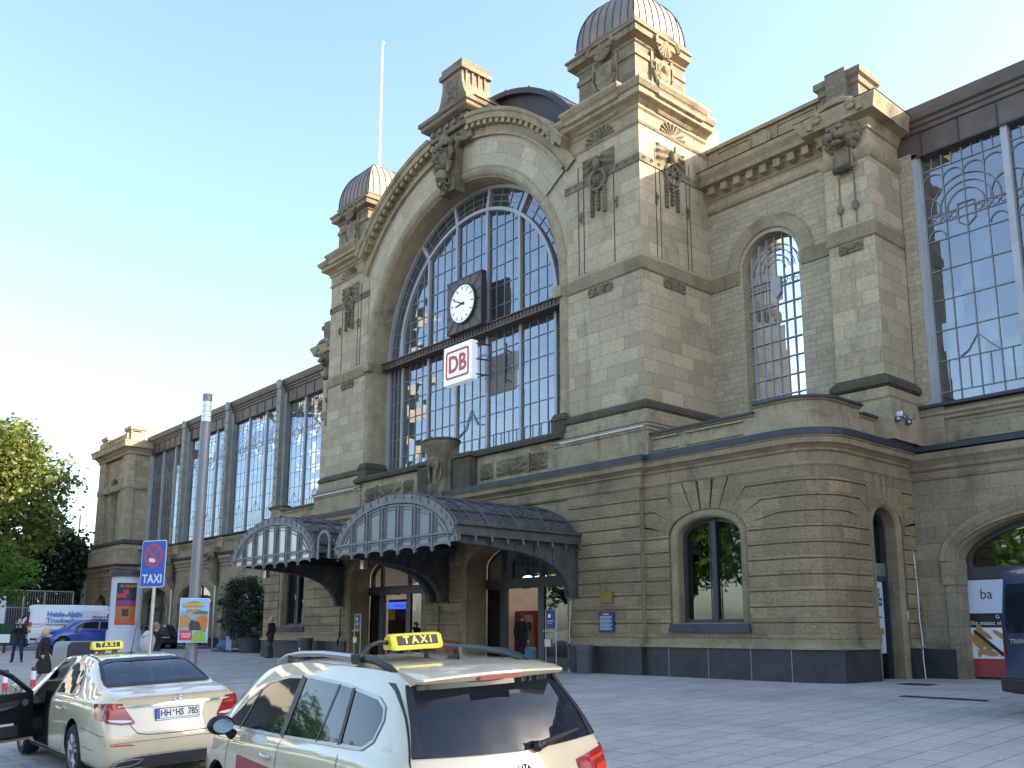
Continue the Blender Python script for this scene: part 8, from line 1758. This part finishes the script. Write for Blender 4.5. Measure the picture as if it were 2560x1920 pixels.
TR = thing('box_truck', 'white box truck cut by the left edge of the picture', 'truck', (-59.5, 10, .1)); m = MB(); m.box(-61.6, -58.9, 5.9, 12.9, 1.1, 3.1); m.build('cargo_box', WHTC, TR, bevel=.03); m = MB(); m.box(-61.5, -59.0, 6.2, 12.6, .7, 1.1); m.build('chassis', BLACK, TR); m = MB(); m.box(-58.9, -58.88, 6.4, 12.5, 2.2, 2.26); m.box(-58.9, -58.88, 12.1, 12.16, 1.3, 2.2); m.build('box_seam', ALU, TR)
for y in (7.2, 11.6): m = MB(); m.tube([(-58.95, y, .55), (-59.3, y, .55)], .45, 18); m.build('wheel', RUBB, TR)
SK = thing('green_skip', 'green metal skip below the box truck at the left edge', 'skip', (-56.9, 11, .1)); m = MB(); m.tbox(-57.6, -56.2, 9.0, 13.6, .3, 1.5, .25, 0); m.build('skip_body', plain('skip_green', (0.03, 0.10, 0.045), .6, var=.2), SK); m = MB(); [m.box(-56.25, -56.15, 9.4 + .7 * k, 9.5 + .7 * k, .4, 1.5) for k in range(6)]; m.build('skip_rib', MATS['skip_green'], SK)
BRR = thing('warning_barrier', 'red and white warning barrier at the left edge by the green skip', 'barrier', (-50, 9.6, 0)); 
for k in range(5): m = MB(); m.box(-50.03, -49.97, 9.0 + .45 * k, 9.45 + .45 * k, .55, .95); m.build('board_stripe', BR if k % 2 else WHITE, BRR)
m = MB(); m.box(-50.05, -49.95, 9.1, 9.2, .05, .55); m.box(-50.05, -49.95, 11.0, 11.1, .05, .55); m.build('leg', BLACK, BRR)
FN = thing('site_fence', 'grey mesh site fence in front of the dark trees', 'fence', (-68, 16, 0)); m = MB()
for y in (13.8, 15.9, 17.2, 19.0): m.box(-68.03, -67.97, y - .04, y + .04, 1.6, 3.8)
m.box(-68.03, -67.97, 13.8, 19, 3.74, 3.8); m.box(-68.03, -67.97, 13.8, 19, 2.6, 2.65); m.build('fence_frame', ALU, FN); m = MB(); [m.box(-68.01, -67.99, 13.9 + .15 * k, 13.915 + .15 * k, 1.6, 3.75) for k in range(34)]; m.build('fence_mesh', ALU, FN)
m = MB(); m.box(-70.5, -70.2, 6, 21.5, -.1, 2.9); tag(m.build('dark_hoarding', plain('hoarding_dark', (0.03, 0.03, 0.04), .7)), 'dark hoarding behind the vans below the trees', 'hoarding')

# ---------------- across the street: seen only as reflections ----------------
OB = thing('office_building', 'pale banded office block down the street, mirrored in the people carrier windows', 'building', (-85, -3, -.7)); WB = plain('concrete_band', (0.62, 0.57, 0.47), .8, var=.06)
m = MB(); WD = MB()
for k in range(11): z = 3.0 * k; m.box(-100, -70 + .0, -9.5, 3, z, z + 1.2); WD.box(-99.6, -70.5, -9.1, 2.6, z + 1.2, z + 3.0)
m.build('spandrel_band', WB, OB); WD.build('window_band', DGLS, OB)
t0 = tree('street_tree', 'leafy street tree across the road, mirrored in the left windows of the station', -26, -17, -.7, [(0, 0, 7.5, 3.4, 3.2), (1.8, 1, 6, 2.6, 2.6), (-2, -.6, 6.4, 2.8, 2.6), (.3, -1, 9.5, 2.2, 2)], 4, 5500, .36, LF3, 31, .9)
spots = [(-14, -19, 1.15, 'second street tree across the road, mirrored in the pavilion window'), (-5, -16, 1.0, 'street tree behind the photographer, mirrored in the shop arch'), (-46, -11, .75, 'street tree beside the banded office block, seen in the car windows'), (-45, -6.2, .72, 'tree farthest down the street, mirrored in the car windows'), (-39, -18, 1.25, 'broad tree across the road, mirrored in the pavilion window'), (-48, -23, 1.3, 'tallest tree across the road, mirrored behind the broad one'), (-31, -24, 1.25, 'tree set back across the road, mirrored in the left doorway'), (5, -19, 1.2, 'last street tree on the right across the road')]
for i, (x, y, s_, lab) in enumerate(spots): r = clone(t0, (x, y, -.7), 1.3 * i + .7, lab); r.scale = (s_, s_, s_)
HD = struct(sheet('ground', [-40, -30, -20, -10, 0, 12], [-22, -16, -12.5], leafmat('verge_grass', (0.09, 0.15, 0.03)), .01)); HD['kind'] = 'structure'
tree('hedge_shrub', 'low sunlit hedge across the road, mirrored at the foot of the pavilion window', -14, -11.5, -.7, [(-9, 0, .7, 3, 1), (-4, 0, .8, 3, 1.1), (1, 0, .7, 3, 1), (6, 0, .8, 3, 1.1)], .5, 3500, .22, LF3, 41, .6)
